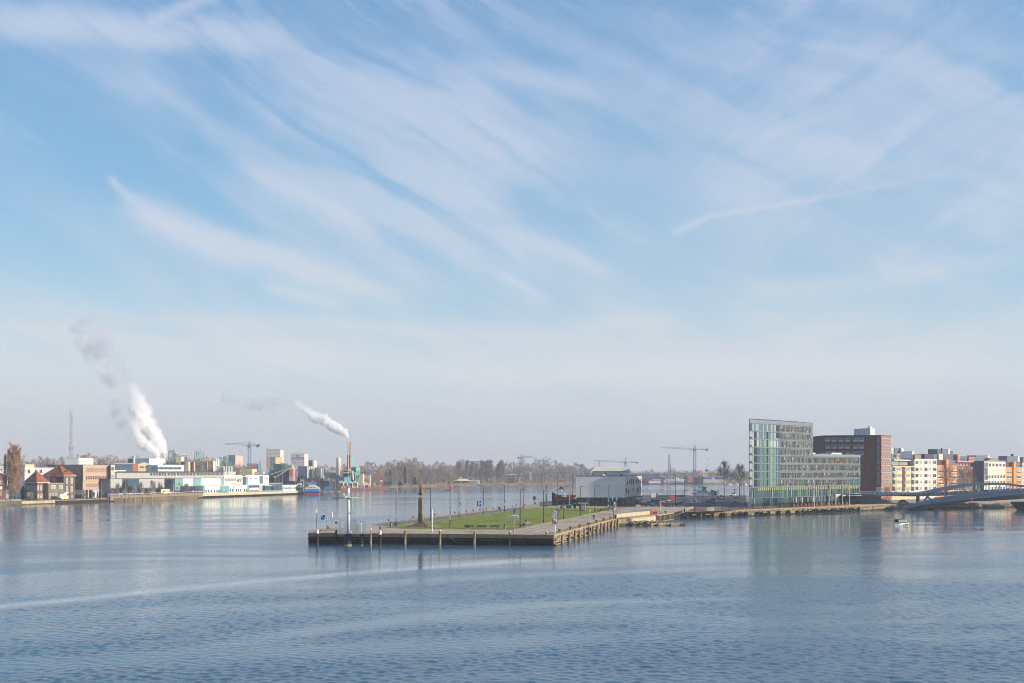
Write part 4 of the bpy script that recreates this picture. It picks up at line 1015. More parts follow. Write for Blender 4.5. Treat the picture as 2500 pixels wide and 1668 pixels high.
 for(x0,x1,y0,m)in((859,869,1278,M('cabinet_grey_green',(168,178,176),.6,.06,1.)),(869.3,876,1278,M('cabinet_grey_green')),(876.3,880.5,1276.5,white_p),(859,868.5,1268.5,galv)):
  b=MB();b.box((x(x0)+x(x1))/2,.9 if y0>1270 else 1.7,zd,x(x1)-x(x0),.7,z(y0)-zd);b.build('equipment_cabinet',m,e)
 b=MB();b.box(x(822),-.6,z(1278),.5,.06,.35);b.tube((x(822),-.55,z(1276)),(x(828),-.55,z(1276)),.03);b.build('name_plate',darkgrey,e)
 b=MB();b.lathe([(.12,zd),(.12,zd+.3),(.02,zd+.4)],x(859),-1.2,8);b.build('navigation_lamp',white_p,e)
mast()
# ------------------------------------------------------------------ signs and poles on the pier
def pole(name,label,cat,px,py0,py1,r,m,D=None,group=None):
 if D is None:X,Y=TP(px,py0)
 else:X,Y=XY(px,D)
 e=thing(name,label,cat,(X,Y,QZ),0,group);h=ZP(py1,Y)-QZ
 if m:b=MB();b.lathe([(r,0),(r,h)],0,0,8);b.build('post',m,e)
 return e,Y,h
def plate(e,Y,px,x0,y0,x1,y1,m,name='sign_plate',t=.05,dy=-.1,mb=None):
 b=mb or MB();k=Y/FP;b.box(((x0+x1)/2-px)*k,dy,ZP(y1,Y)-QZ,(x1-x0)*k,t,(y1-y0)*k)
 return b if mb else b.build(name,m,e)
def text(body,size,loc,m,parent,name='lettering',rot=(math.radians(90),0,0)):
 cu=bpy.data.curves.new(name,'FONT');cu.body=body;cu.size=size;cu.align_x='CENTER';cu.align_y='CENTER';cu.extrude=.006;cu.offset=.004*size
 o=bpy.data.objects.new(name,cu);COL.objects.link(o)
 dg=bpy.context.evaluated_depsgraph_get();me=bpy.data.meshes.new_from_object(o.evaluated_get(dg));bpy.data.objects.remove(o)
 me.materials.clear();me.materials.append(m)
 o=link(name,me,parent,loc,rot);return o
sgb=M('sign_blue',(24,78,168),.45,.05,1.);sgr=M('sign_red',(186,30,34),.45,.05,1.);sgw=M('sign_white',(232,232,230),.45,.03,1.)
e,Y,h=pole('diagonal_sign','square blue sign with a white diagonal line on a post at the pier tip','sign',789.5,1298.5,1258,.05,galv)
k=Y/FP;plate(e,Y,789.5,784,1256.5,795.2,1269.3,sgw);plate(e,Y,789.5,784.7,1257.2,794.5,1268.6,sgb,t=.06,dy=-.14)
b=MB();b.tube((-4.4*k,-.2,ZP(1258,Y)-QZ),(4.6*k,-.2,ZP(1268,Y)-QZ),.06,.06,4);b.build('diagonal_stripe',sgw,e)
plate(e,Y,789.5,785.5,1270.6,794,1273,sgw);text('5 km',.22,(0,-.18,ZP(1271.8,Y)-QZ),black_p,e)
e,Y,h=pole('pole_light','thin dark pole with white lamp head at the left of the pier tip','pole',772.7,1291,1244,.05,darkgrey)
b=MB();b.lathe([(.1,h-.9),(.14,h-.7),(.14,h),(.05,h+.1)],0,0,8);b.build('lamp_head',white_p,e);b=MB();b.box(0,0,h-1.2,.5,.05,.05);b.build('crossarm',galv,e)
e,Y,h=pole('gauge_frame','tall galvanised frame behind the blue diagonal sign','frame',798.5,1292.5,1246,.09,galv)
k=Y/FP;b=MB();b.box(-6*k,0,h*.55,.06,.06,h*.45);b.box(-3*k,0,h-.05,6.2*k,.06,.07);b.box(-3*k,0,h*.75,6.2*k,.06,.05);b.build('side_frame',galv,e)
e,Y,h=pole('marker_pole','leaning-strut pole topped by a white cylinder, right of the blue diagonal sign','pole',811,1291.5,1264,.045,galv)
b=MB();b.lathe([(.12,h),(.15,h+.1),(.15,h+1.1),(.05,h+1.2)],0,0,10);b.build('white_cylinder',white_p,e);b=MB();b.tube((-.6,0,0),(0,0,h*.65),.03);b.tube((-.9,.2,.6),(2.6,.3,h*.52),.012,.012,4);b.build('strut',galv,e)
# wire fence of the tip
e=thing('wire_fence','thin wire fence along the left tip of the pier','fence',(*TP(781,1296),QZ))
P0=TP(781,1296)
for i,(x,y)in enumerate([(783,1295.5),(797,1292),(810,1291.5),(822,1290)]):
 q=TP(x,y);b=MB();b.box(q[0]-P0[0],q[1]-P0[1],0,.05,.05,2.4);b.build('post',galv,e)
for i in range(5):
 b=MB();a=TP(783,1295.5);c=TP(824,1290);b.tube((a[0]-P0[0],a[1]-P0[1],.5+i*.45),(c[0]-P0[0],c[1]-P0[1],.5+i*.45),.012,.012,4);b.build('wire',galv,e)
e,Y,h=pole('white_post','tall plain white post standing right of the statue','post',1055,1300,1245.5,.14,M('post_white',(206,214,222),.5,.05,1.))
b=MB();b.lathe([(.10,h),(.10,h+.25),(.04,h+.3)],0,0,8);b.build('cap',cream,e)
# harbour name sign
e,Y,h=pole('harbour_sign','white and blue harbour name sign reading IJhaven on a pole','sign',1255,1301,1252,.07,galv)
k=Y/FP;b=MB();b.lathe([(.2,0),(.2,.75),(.1,.85)],0,0,8);b.build('base_sleeve',galv,e)
plate(e,Y,1255,1242.6,1257.6,1266.8,1265.2,M('sign_rim_blue',(90,150,206),.5,.05,1.));plate(e,Y,1255,1243.4,1258.4,1266,1264.4,sgw,t=.06,dy=-.13)
text('IJhaven',.62,(-.02,-.18,ZP(1261.5,Y)-QZ),M('letter_blue',(30,92,160),.5,.03,1.),e)
b=MB();b.box(0,0,h-.1,.75,.45,.75,.2);b.build('control_box',galv,e)
b=MB();b.box(.1,-.28,h-.05,.5,.04,.95,.1);b.build('solar_panel',glass_bl,e)
# no-wake sign
e,Y,h=pole('no_wash_sign','red-framed sign with a crossed-out boat silhouette on a thick white post','sign',1354.3,1303,1279,.15,white_p)
plate(e,Y,1354.3,1348,1266.4,1360.8,1279.4,sgr,t=.06,dy=-.2);plate(e,Y,1354.3,1349.4,1267.8,1359.4,1278,sgw,t=.07,dy=-.23)
k=Y/FP;zc=ZP(1273,Y)-QZ
b=MB();b.v=[(x_*k,-.285,zc+z_*k)for x_,z_ in[(-3.2,-1.6),(3,-1.6),(2.4,-.9),(1.6,-.6),(1.6,1.6),(.6,3.4),(-.2,1),(-1.6,.2),(-2.4,-.8)]];b.face(range(9));b.build('boat_emblem',black_p,e)
plate(e,Y,1354.3,1351,1275.6,1358,1276.8,black_p,'wave_emblem',t=.05,dy=-.26)
b=MB();b.tube((-4.9*k,-.31,zc+4.6*k),(4.9*k,-.31,zc-4.6*k),.05,.05,4);b.build('red_diagonal',sgr,e)
b=MB();b.lathe([(.06,h),(.06,h+3.0)],0,.02,8);b.build('upper_post',M('cream_post',(206,200,176),.6,.05,1.),e)
plate(e,Y,1354.3,1352.5,1247.5,1359.5,1253.8,sgw,'instrument_box',t=.4)
plate(e,Y,1354.3,1355,1249,1357.5,1252.5,sgb,'blue_mark',t=.02,dy=-.33)
e,Y,h=pole('info_panel','slanted grey information board with a dark red edge behind the crossed-out boat sign','information board',1361,1268.5,1244.2,.06,galv)
plate(e,Y,1361,1352.3,1244,1359.8,1252,glass_bl,'header');plate(e,Y,1361,1352.5,1243.9,1363.8,1245,sgr,'red_edge',t=.1);plate(e,Y,1361,1363,1244,1364,1256,sgr,'red_edge',t=.08);plate(e,Y,1361,1360,1245,1363,1268.5,M('board_blue_grey',(120,136,150),.5,.1,2.),'side_leaf');plate(e,Y,1361,1348.8,1254.5,1359.4,1268,M('board_pale',(162,176,184),.5,.12,3.,stretch=(4,1,1)),'map_panel')
# T road sign, small sign, grey square, tall two tone pole
e,Y,h=pole('harbour_layout_sign','large blue sign with a white sideways T at the far pier edge','sign',1168,1249,1237,.05,galv)
k=Y/FP;b=MB();b.box(5*k,0,0,.08,.08,h);b.build('post',galv,e)
plate(e,Y,1168,1164.5,1221.8,1175.3,1237.3,sgw)
for x0,y0,x1,y1 in[(1165,1222.5,1168.3,1236.6),(1171,1222.5,1174.8,1228.4),(1171,1230.7,1174.8,1236.6)]:plate(e,Y,1168,x0,y0,x1,y1,sgb,'blue_field',t=.04,dy=-.15)
e,Y,h=pole('narrow_sign','narrow grey-green sign beside the lamp at the far pier edge','sign',1124.3,1254.3,1225,.04,galv);plate(e,Y,1124.3,1122.8,1225,1127.4,1233.8,sgw);plate(e,Y,1124.3,1123.4,1225.6,1126.2,1233.2,M('plate_grey_green',(92,112,112),.5,.1,1.),t=.04,dy=-.14)
e,Y,h=pole('square_sign','square olive-grey sign on a brown post at the far pier edge','sign',1304,1233.4,1219,.12,M('brown_post',(122,100,88),.8,.1,1.));plate(e,Y,1304,1301,1211.8,1308.6,1220.4,M('sign_grey',(176,176,166),.5,.06,1.),t=.25);plate(e,Y,1304,1301.8,1212.6,1306,1219.6,M('sign_olive',(98,100,62),.5,.2,3.),t=.05,dy=-.26)
e,Y,h=pole('two_tone_pole','tall pole, dark grey band between pale sections, at the end of the far pier edge','pole',1333.5,1228.8,1199,.26,grey_metal)
b=MB();b.lathe([(.3,h),(.3,h+2.2)],.15,0,8);b.build('dark_band',M('band_slate',(70,88,104),.6,.08,1.),e);b=MB();b.lathe([(.16,h+2.2),(.14,ZP(1171.5,Y)-QZ)],.2,0,8);b.build('upper_pole',galv,e)
# ------------------------------------------------------------------ street lamps
dk=M('lamp_post_black',(44,46,52),.5,.08,1.)
def lamp(px,yb,yt,side,label,grp='single-armed lamp posts on the pier',m=dk,sticker=None,pale=False,r=.10):
 X,Y=TP(px,yb);h=ZP(yt,Y)-QZ
 e=thing('street_lamp',label,'street lamp',(X,Y,QZ),0,grp)
 b=MB();b.lathe([(r*1.7,0),(r*1.5,.9),(r,1.1),(r*.7,h-.15),(r*.6,h)],0,0,8);b.build('post',m,e)
 heads=(-1,1)if side==0 else(side,)
 for s_ in heads:
  L=.9 if side else 1.9
  b=MB();b.tube((0,0,h-.12),(s_*L*.5,0,h),.05,.04,6);b.box(s_*(L*.5+.38),0,h-.06,.8,.3,.11);b.build('lamp_head',white_p if pale else m,e)
 if sticker:b=MB();b.box(.02,-.17,sticker[0],.26,.02,sticker[1]);b.build('notice',sticker[2],e)
bst=(2.0,.9,M('pale_blue_notice',(150,190,220),.6,.1,3.))
for px,yb,yt,sd,lb,st in[(966.8,1285,1193.5,-1,'leftmost lamp post on the pier, blue notice on it, by the bicycle racks',bst),(1050.8,1273.5,1192.5,-1,'lamp post between the statue and the tall white post, behind the white post',None),(1098.8,1290,1197.3,-1,'lamp post with red and white notice and grey box at its foot, near the benches',(2.0,1.0,M('red_white_notice',(214,178,178),.6,.2,6.))),(1120.5,1264.3,1188,-1,'lamp post beside the narrow grey-green sign',bst),(1180,1256.5,1185.8,-1,'lamp post right next to the blue sign with the sideways T',bst),(1231.8,1249.4,1184.4,-1,'lamp post at the back of the lawn just right of the jogger',bst),(1277.5,1243.4,1183.8,-1,'lamp post at the left end of the low board fence',None),(1270,1288.2,1194.8,1,'lamp post at the lawn corner beside the harbour name sign',None),(1376.5,1267,1188.5,1,'lamp post behind the information board with a dark red edge',(3.6,.8,sgr)),(1417,1258.8,1187.8,1,'lamp post passing in front of the dark kiosk',None),(1452,1252.2,1186,1,'lamp post behind the two people seated at the path',None),(1485,1240,1184.5,1,'lamp post with a turquoise sign in front of the grey hall',(2.2,1.4,M('turquoise_sign',(60,180,196),.5,.1,2.)))]:
 lamp(px,yb,yt,sd,lb,sticker=st)
lamp(1327,1276.8,1194.3,1,'lamp post with a pale head standing at the path edge, right half of the lawn',pale=True)
b=MB();X,Y=TP(1100.5,1290.5);e=thing('electric_box','small grey electrical box at the foot of the lamp near the benches','electrical box',(X,Y,QZ));b.box(0,0,0,.4,.35,1.05);b.build('box_body',grey_metal,e);b=MB();b.box(0,0,1.05,.45,.4,.05);b.build('lid',darkgrey,e)
for px,yb,yt,lb in[(1361,1236.5,1154.5,'double-headed lamp post by the dark red barge'),(1398,1234.5,1155,'double-headed lamp post in front of the red container'),(1429.5,1222,1157,'double-headed lamp post rising behind the hall roof edge'),(1390.5,1237,1183,'thin grey pole at the red container, left of the double lamp'),(1696.5,1250.5,1188.5,'double-headed lamp post above the quay beside the white hatchback'),(1838.5,1242.5,1185.5,'double-headed lamp post in front of the hotel left corner'),(1904.3,1240.5,1184.5,'double-headed lamp post before the hotel where the hedge starts'),(1970.5,1237.6,1184,'double-headed lamp post before the hotel among the folded parasols'),(2084.5,1233,1184.3,'double-headed lamp post in front of the low hotel wing by the red car')]:
 if px==1390.5:e,Y,h=pole('utility_pole',lb,'pole',px,yb,yt,.16,grey_metal)
 else:lamp(px,yb,yt,0,lb,'double-headed lamp posts',r=.09)
for px,yb,yt,sd,lb in[(1628.3,1237.5,1159,-1,'tall dark lamp post left of the bicycle row on the parking area'),(1649.5,1233.5,1159,-1,'tall dark lamp post at the bicycle row on the parking area'),(1670.7,1221,1156.5,-1,'tall dark lamp post at the right end of the glass pavilion')]:
 lamp(px,yb,yt,sd,lb,'tall lamps on the parking area',r=.12)
lamp(1716,1229,1208,-1,'short curved lamp near the parked dark van','small lamps',r=.07)
e,Y,h=pole('globe_lamp','cream post with a round globe lamp at the pier path','lamp',1440,1277.5,1249,.08,M('cream_post'));b=MB();b.lathe([(.08,h),(.22,h+.1),(.26,h+.25),(.18,h+.42),(.02,h+.5)],0,0,10);b.build('globe',M('globe_amber',(226,180,120),.4,.05,1.),e)
# ------------------------------------------------------------------ statue
def skin(name,chain,m,parent,sub=1,root=0):
 """chain: verts [(x,y,z,r)], edges"""
 vs,es=chain;me=bpy.data.meshes.new(name);me.from_pydata([v[:3]for v in vs],es,[]);me.materials.append(m)
 o=link(name,me,parent);md=o.modifiers.new('skin','SKIN');me.skin_vertices or None
 for i,v in enumerate(vs):
  sv=me.skin_vertices[0].data[i]if me.skin_vertices else None
  if sv:sv.radius=(v[3],v[3]if len(v)<5 else v[4]);sv.use_root=(i==root)
 md.use_smooth_shade=True
 s_=o.modifiers.new('sub','SUBSURF');s_.levels=sub;s_.render_levels=sub
 return o
def skin2(name,vs,es,m,parent,sub=1,root=0):
 me=bpy.data.meshes.new(name);me.from_pydata([v[:3]for v in vs],es,[]);me.materials.append(m)
 o=link(name,me,parent);md=o.modifiers.new('skin','SKIN')
 dat=me.skin_vertices[0].data
 for i,v in enumerate(vs):dat[i].radius=(v[3],v[4]if len(v)>4 else v[3]);dat[i].use_root=(i==root)
 md.use_smooth_shade=True
 s_=o.modifiers.new('sub','SUBSURF');s_.levels=sub;s_.render_levels=sub
 return o
def statue():
 X,Y=XY(1027,238);stn=M('statue_stone',(146,122,88),.9,.22,1.5,.4,dark=((88,72,50),.6,.9,(1,1,.5)))
 e=thing('monument','stone statue of a coated figure shading its eyes, on a tall square pillar with steps','statue',(X,Y,QZ))
 zt=ZP(1217,238)-QZ;k=238/FP;rot=math.radians(-14)
 z=.9;seg=[(2.2,.62),(1.05,.60),(1.15,.58),(1.1,.57),(1.1,.56)]
 tot=zt-z;n=5
 for i in range(n):
  h=tot*[.30,.13,.2,.185,.185][i];w=[1.0,.94,.92,.92,.94][i]
  b=MB();b.box(0,0,z,w,w,h-.04,rot);b.build('pillar_block',stn if i!=0 else M('statue_stone_low',(118,98,70),.9,.25,1.5,.4),e)
  b=MB();b.box(0,0,z+h-.05,w*.93,w*.93,.06,rot);b.build('joint',timber_dk,e)
  if i==1:b=MB();b.box(-.12,-.56,z+.15,.55,.1,.45,rot);b.build('inscription_plate',darkgrey,e)
  z+=h
 b=MB();b.prism([(-.5,-.5),(.5,-.5),(.5,.5),(-.5,.5)],z,z+.32,[(-.38,-.38),(.38,-.38),(.38,.38),(-.38,.38)]);b.build('plinth',stn,e)
 b=MB();b.prism([(.4,-.45),(1.2,-.35),(1.2,.45),(.4,.45)],.9,1.9,[(.5,-.4),(.62,-.4),(.62,.4),(.5,.4)]);b.build('buttress',stn,e)
 for i,(w,d,hh)in enumerate([(4.9,3.6,.18),(4.3,3.1,.18),(3.7,2.6,.18),(3.1,2.2,.18),(2.2,1.9,.2)]):
  b=MB();b.box(-.1,-.2+i*.1,.07+i*.18,w,d,hh+.02,0);b.build('step',M('step_stone',(112,104,88),.95,.2,1.5,.3),e)
 for sx in(-1,1):b=MB();b.prism([(sx*2.0-.1,-2.2),(sx*2.0+.15,-2.2),(sx*1.7+.15,-.4),(sx*1.7-.1,-.4)],.07,.35+.0,None);b.build('stair_cheek',M('cheek_stone',(170,140,104),.9,.15,1.),e)
 z0=z+.32;f=Vector
 S=3.3/1.9
 def p(x,y,zz,r,r2=None):return(x*S,y*S,z0+zz*S,r*S,(r2 or r)*S)
 V=[p(0,0,.95,.17,.14),p(0,0,1.15,.17,.13),p(.02,0,1.38,.19,.13),p(.02,-.01,1.52,.08),p(.01,-.03,1.62,.085),p(.0,-.04,1.74,.095,.085),p(0,-.03,1.80,.05),p(.20,0,1.42,.08),p(.30,-.02,1.18,.065),p(.20,-.14,1.02,.055),p(.08,-.20,1.06,.045),p(-.18,0,1.44,.08),p(-.40,-.06,1.52,.065),p(-.26,-.12,1.72,.05),p(-.12,-.15,1.76,.04),p(.08,0,.80,.11),p(.08,0,.45,.08),p(.07,.02,.10,.06),p(.08,-.1,.03,.05),p(-.08,0,.80,.11),p(-.09,-.02,.45,.08),p(-.10,0,.10,.06),p(-.12,-.12,.03,.05)]
 E=[(0,1),(1,2),(2,3),(3,4),(4,5),(5,6),(2,7),(7,8),(8,9),(9,10),(2,11),(11,12),(12,13),(13,14),(0,15),(15,16),(16,17),(17,18),(0,19),(19,20),(20,21),(21,22)]
 fg=skin2('figure',V,E,stn,e,2)
# long open coat: flared shell with front gap
 b=MB();n=18;prof=[(.20,1.45,.14),(.215,1.2,.17),(.19,1.0,.16),(.25,.7,.22),(.29,.30,.25)]
 for(rx,zz,ry)in prof:
  for i in range(n):
   t=-math.pi/2+.35+(2*math.pi-.7)*i/(n-1);wv=1+.06*math.sin(i*2.2)*(1.45-zz)
   b.v.append((rx*wv*math.cos(t)*S,ry*wv*math.sin(t)*S,z0+zz*S))
 for q in range(len(prof)-1):
  for i in range(n-1):a=q*n+i;b.face((a,a+1,a+n+1,a+n))
 o=b.build('coat',stn,fg);md=o.modifiers.new('thick','SOLIDIFY');md.thickness=.09;smooth(o)
 b=MB();b.lathe([(.20*S,z0+1.78*S),(.21*S,z0+1.81*S),(.11*S,z0+1.83*S),(.09*S,z0+1.91*S),(.03*S,z0+1.93*S)],0,-.04*S,10);b.build('hat',stn,fg)
statue()
def rocks(name,pts,n,smin,smax,m,z0,seed,label=None,hfun=None,flat=.6):
 r=random.Random(seed);b=MB()
 for _ in range(n):
  t=r.random();i=int(t*(len(pts)-1));f=t*(len(pts)-1)-i;a,c=pts[i],pts[i+1]
  x=lerp(a[0],c[0],f)+r.uniform(-1,1)*a[2];y=lerp(a[1],c[1],f)+r.uniform(-1,1)*a[3];s_=r.uniform(smin,smax)
  z=z0+(hfun(x,y)if hfun else 0)*r.random()
  k=len(b.v);ph=[r.uniform(.6,1.1)for _ in range(12)]
  for q,(rr_,zz)in enumerate([(.7,-.35),(1,0),(.6,.45)]):
   for j in range(5):
    an=j*1.2566+q*.5;g=s_*rr_*ph[(q*5+j)%12];b.v.append((x+g*math.cos(an),y+g*math.sin(an),z+zz*s_*flat*1.3))
  for q in range(2):
   for j in range(5):j2=(j+1)%5;b.face((k+q*5+j,k+q*5+j2,k+q*5+5+j2,k+q*5+5+j))
  b.face((k+10,k+11,k+12,k+13,k+14))
 return b.build(name,m,kind='stuff',label=label)
a=TP(1045,1289.5);c=TP(1068,1290.5)
rocks('rubble',[(a[0],a[1],.5,.9),((a[0]+c[0])/2,a[1]-.3,.6,.7),(c[0],c[1],.4,.5)],130,.12,.26,M('rubble_stone',(176,166,146),.95,.25,3.),QZ+.1,8,hfun=lambda x,y:.35)
rb=M('old_rubble',(170,146,112),.95,.3,1.5,.5,dark=((90,76,54),.7,.7,(1,1,1)))
P=[(*XY(1548,287),1.2,1.2),(*XY(1580,288),2.0,2.2),(*XY(1612,289),2.2,1.6),(*XY(1640,289),2.2,.8),(*XY(1656,288.5),.6,.6)]
rocks('rubble',P,520,.22,.62,rb,0,12,hfun=lambda x,y:1.25 if x<44 else .6)
for i,(x0,x1)in enumerate([(1588,1605),(1606,1636),(1637,1657)]):
 a,c=XY(x0,285.5),XY(x1,286.5);b=MB();b.tube((a[0],a[1],.25),(c[0],c[1],.35),.5,.45,9);b.build('old_beam',rb,label='broken concrete beam at the water edge of the rubble, %s from the left'%ORD[i],cat='beam')
# slatted timber fender between rubble and long quay wall
F=Face(q1600,q1640,None);e=thing('slatted_fender','comb-like timber fender against the quay wall right of the rubble','fender',(F.A.x,F.A.y,0));F.p=e;F.o=Vector((F.A.x,F.A.y,0))
F.box('frame_beam',0,F.L,1.9,2.15,coping,.8);F.box('frame_beam',0,F.L,-.1,.15,timber_lt,.8)
for i in range(13):F.box('slat',.2+i*F.L/13,.2+i*F.L/13+.28,.15,1.9,timber_lt,.7)
# fender frames along the long quay wall
def fender(px,w,label,tyre=False,D=None):
 best=None
 for a,c in((q1640,q1860),(q1860,q2095),(q2095,q2184)):
  G=Face(a,c,None);u=G.upx(px)
  if 0<=u<=G.L:best=(G,u)
 if not best:return
 G,u=best;p=G.A+G.u*u+G.n*.7
 e=thing('quay_fender',label,'fender frame',(p.x,p.y,0),G.rot,'timber fender frames along the hotel quay')
 for s_ in(0,w):
  b=MB();b.box(s_,0,-2,.42,.42,3.5);b.build('pile',M('tarred_timber',(30,27,24),.9,.3,2.),e)
  b=MB();b.box(s_,.35,.5,.3,.5,.9);b.build('bracket',timber_dk,e)
 if w>1:b=MB();b.box(w/2,-.05,1.05,w+.7,.3,.28);b.build('beam',timber_lt,e)
 if tyre:
  b=MB()
  for i in range(12):
   t0,t1=i*math.pi/6,(i+1)*math.pi/6
   b.tube((w+.6+.55*math.cos(t0),-.35,.7+.55*math.sin(t0)),(w+.6+.55*math.cos(t1),-.35,.7+.55*math.sin(t1)),.2,.2,6,False)
  b.build('tyre',black_p,e)
for i,(px,w,ty)in enumerate([(1664,1.2,True),(1685,2.0,False),(1700,1.0,False),(1718,2.2,False),(1732,1.0,False),(1759,.8,True),(1788,1.2,False),(1803,1.0,False),(1817,.8,False),(1845,1.0,False),(1858,2.2,False),(1871,.9,False),(1896,.9,False),(1920,1.0,False),(1944,1.1,False),(1958,1.2,False),(1970,1.6,False),(1982,1.0,False),(1993,1.6,False),(2005,1.0,False),(2016,1.6,False),(2028,.8,False),(2038,1.6,False),(2050,.8,False),(2060,1.6,False),(2071,.8,False),(2081,1.5,False),(2093,.5,False)]):
 o_=ORD[i]if i<20 else['twenty-first','twenty-second','twenty-third','twenty-fourth','twenty-fifth','twenty-sixth','twenty-seventh','twenty-eighth'][i-20]
 fender(px,w,('tyre-hung dark timber fender' if ty else 'dark timber fender')+' on the long quay wall, %s from the left'%o_,ty)
# ------------------------------------------------------------------ benches, bins, people
bm_=M('bench_dark',(48,56,60),.7,.1,1.)
_bn={}
def bench(px,py,label,rot=0.0,w=2.15,m=bm_):
 X,Y=TP(px,py)
 if m.name not in _bn:
  q=[]
  for i in range(3):b=MB();b.box(0,.45+.02*i,.50+i*.13,w,.05,.10);q.append(('backrest_slat',b.mesh('backrest_slat',m)))
  for i in range(3):b=MB();b.box(0,.02+i*.15,.42,w,.12,.05);q.append(('seat_slat',b.mesh('seat_slat',m)))
  for s_ in(-.65,.65):b=MB();b.box(s_,.2,0,.12,.4,.42);b.box(s_,.44,.42,.08,.06,.45);q.append(('leg',b.mesh('leg',grey_metal)))
  _bn[m.name]=q
 e=thing('bench',label,'bench',(X,Y,QZ+.07),rot,'dark park benches on the lawn edge')
 for n_,me in _bn[m.name]:link(n_,me,e)
bench(1144,1292.4,'dark bench on which the hunched person sits');bench(1176.3,1292.4,'empty dark bench in the middle of the three');bench(1207.5,1292.4,'empty dark bench on the right of the three')
bench(1280.5,1288.5,'bench holding the seated reader at the path, left of the blue-grey one',rot=.9);bench(1292,1284.5,'empty blue-grey bench facing the path beside the seated reader',rot=.9,m=M('bench_blue_grey',(96,122,144),.6,.1,1.))
bench(1462,1251.5,'bench with two people sitting close together beside the path',rot=.9)
def bin_(px,py,label):
 X,Y=TP(px,py);e=thing('litter_bin',label,'litter bin',(X,Y,QZ));m=M('bin_grey',(126,126,128),.5,.08,1.,metal=.3)
 b=MB();b.lathe([(.27,0),(.29,.1),(.29,.95)],0,0,12);b.build('body',m,e);b=MB();b.lathe([(.22,.96),(.29,1.0),(.2,1.18),(.05,1.2)],0,0,12);b.build('hood',darkgrey,e)
bin_(1232.5,1292.6,'grey litter bin right of the three benches');bin_(1285.3,1281,'grey litter bin behind the seated reader');bin_(1223.8,1251,'grey litter bin beside the jogger');bin_(954.7,1287,'grey litter bin at the lawn left tip by the bicycles')
skin_m=M('skin_tone',(206,154,124),.7,.08,2.);hair_d=M('dark_hair',(44,34,30),.8,.1,2.)
def person(px,py,label,pose='stand',top=(40,44,52),legs=(36,38,46),hair=(52,40,32),rot=0.0,z=None,at=None,shoes=(200,200,200),s=1.0,group=None):
 if at:X,Y,z=at
 else:
  X,Y=TP(px,py);z=QZ if z is None else z
 e=thing('person',label,'person',(X,Y,z),rot,group);e.scale=(s,s,s)
 tm=M('cloth_%d_%d_%d'%top,top,.9,.12,4.);lm=M('cloth_%d_%d_%d'%legs,legs,.9,.12,4.);hm=M('hair_%d_%d_%d'%hair,hair,.9,.1,4.);sm=M('shoe_%d'%shoes[0],shoes,.7,.1,3.)
 if pose in('stand','run','walk'):
  d={'stand':0,'walk':.22,'run':.34}[pose];k=.10 if pose=='run' else 0
  hips,neck,head=(0,0,.95),(0,-.03-k*.5,1.47),(0,-.06-k*.7,1.66)
  lg=[[(.09,0,.9),(.1,-d,.52),(.1,-d*.7+(.0),.1),(.1,-d*.7-.14,.04)],[(-.09,0,.9),(-.1,d*.5,.5),(-.1,d*1.3,.14+k),(-.1,d*1.3-.10,.05+k)]]
  ar=[[(.2,-.03,1.4),(.25,d*.8,1.14),(.23,-.05+(d*.2),.9+k*1.5),(.22,-.09,.84+k*1.7)],[(-.2,-.03,1.4),(-.25,-d*.6,1.14),(-.23,-.05-d,.92+k*1.8),(-.22,-.10-d,.88+k*2)]]
 else:
  lean={'sit':.05,'hunch':.28,'recline':-.12}[pose]
  hips,neck,head=(0,.15,.52),(0,.15-lean,1.0-abs(lean)*.25),(0,.10-lean*1.35,1.19-max(0,lean)*.5)
  kf=-.42 if pose!='recline' else-.5
  lg=[[(.1,.1,.52),(.12,-.32,.52),(.12,kf,.1),(.12,kf-.14,.05)],[(-.1,.1,.52),(-.12,-.32,.54),(-.08,kf-.05,.1),(-.08,kf-.19,.05)]]
  ar=[[(.19,.14-lean*.9,.94),(.25,.0-lean*.5,.72),(.12,-.26,.66),(.08,-.3,.66)],[(-.19,.14-lean*.9,.94),(-.25,.0-lean*.5,.72),(-.12,-.26,.66),(-.08,-.3,.66)]]
 mid=tuple((hips[i]+neck[i])/2 for i in range(3))
 V=[(*hips,.12,.10),(*mid,.125,.095),(neck[0],neck[1]+.01,neck[2]-.09,.14,.09),(*neck,.05,.05),(*head,.075,.08),(head[0],head[1]-.02,head[2]+.10,.055,.06)]
 E=[(0,1),(1,2),(2,3),(3,4),(4,5)]
 for L in lg:
  k0=len(V);V+=[(*L[0],.085),(*L[1],.06),(*L[2],.042),(*L[3],.035)];E+=[(0,k0),(k0,k0+1),(k0+1,k0+2),(k0+2,k0+3)]
 for L in ar:
  k0=len(V);V+=[(*L[0],.055),(*L[1],.042),(*L[2],.032),(*L[3],.028)];E+=[(2,k0),(k0,k0+1),(k0+1,k0+2),(k0+2,k0+3)]
 bd=skin2('body',V,E,skin_m,e,1)
 g=.025
 def cl(name,pts,m):
  V2,E2=pts;return skin2(name,V2,E2,m,bd,1)
 JV=[(*hips[:2],hips[2]+.02,.135+g,.11+g),(*mid,.135+g,.105+g),(neck[0],neck[1]+.01,neck[2]-.09,.15+g,.10+g)];JE=[(0,1),(1,2)]
 for L in ar:k0=len(JV);JV+=[(*L[0],.06+g),(*L[1],.045+g),(*tuple(L[1][i]+(L[2][i]-L[1][i])*.85 for i in range(3)),.036+g)];JE+=[(2,k0),(k0,k0+1),(k0+1,k0+2)]
 cl('jacket',(JV,JE),tm)
 TV=[(*hips,.13+g,.11+g)];TE=[]
 for L in lg:k0=len(TV);TV+=[(*L[0],.09+g),(*L[1],.065+g),(*tuple(L[1][i]+(L[2][i]-L[1][i])*.9 for i in range(3)),.05+g)];TE+=[(0,k0),(k0,k0+1),(k0+1,k0+2)]
 cl('trousers',(TV,TE),lm)
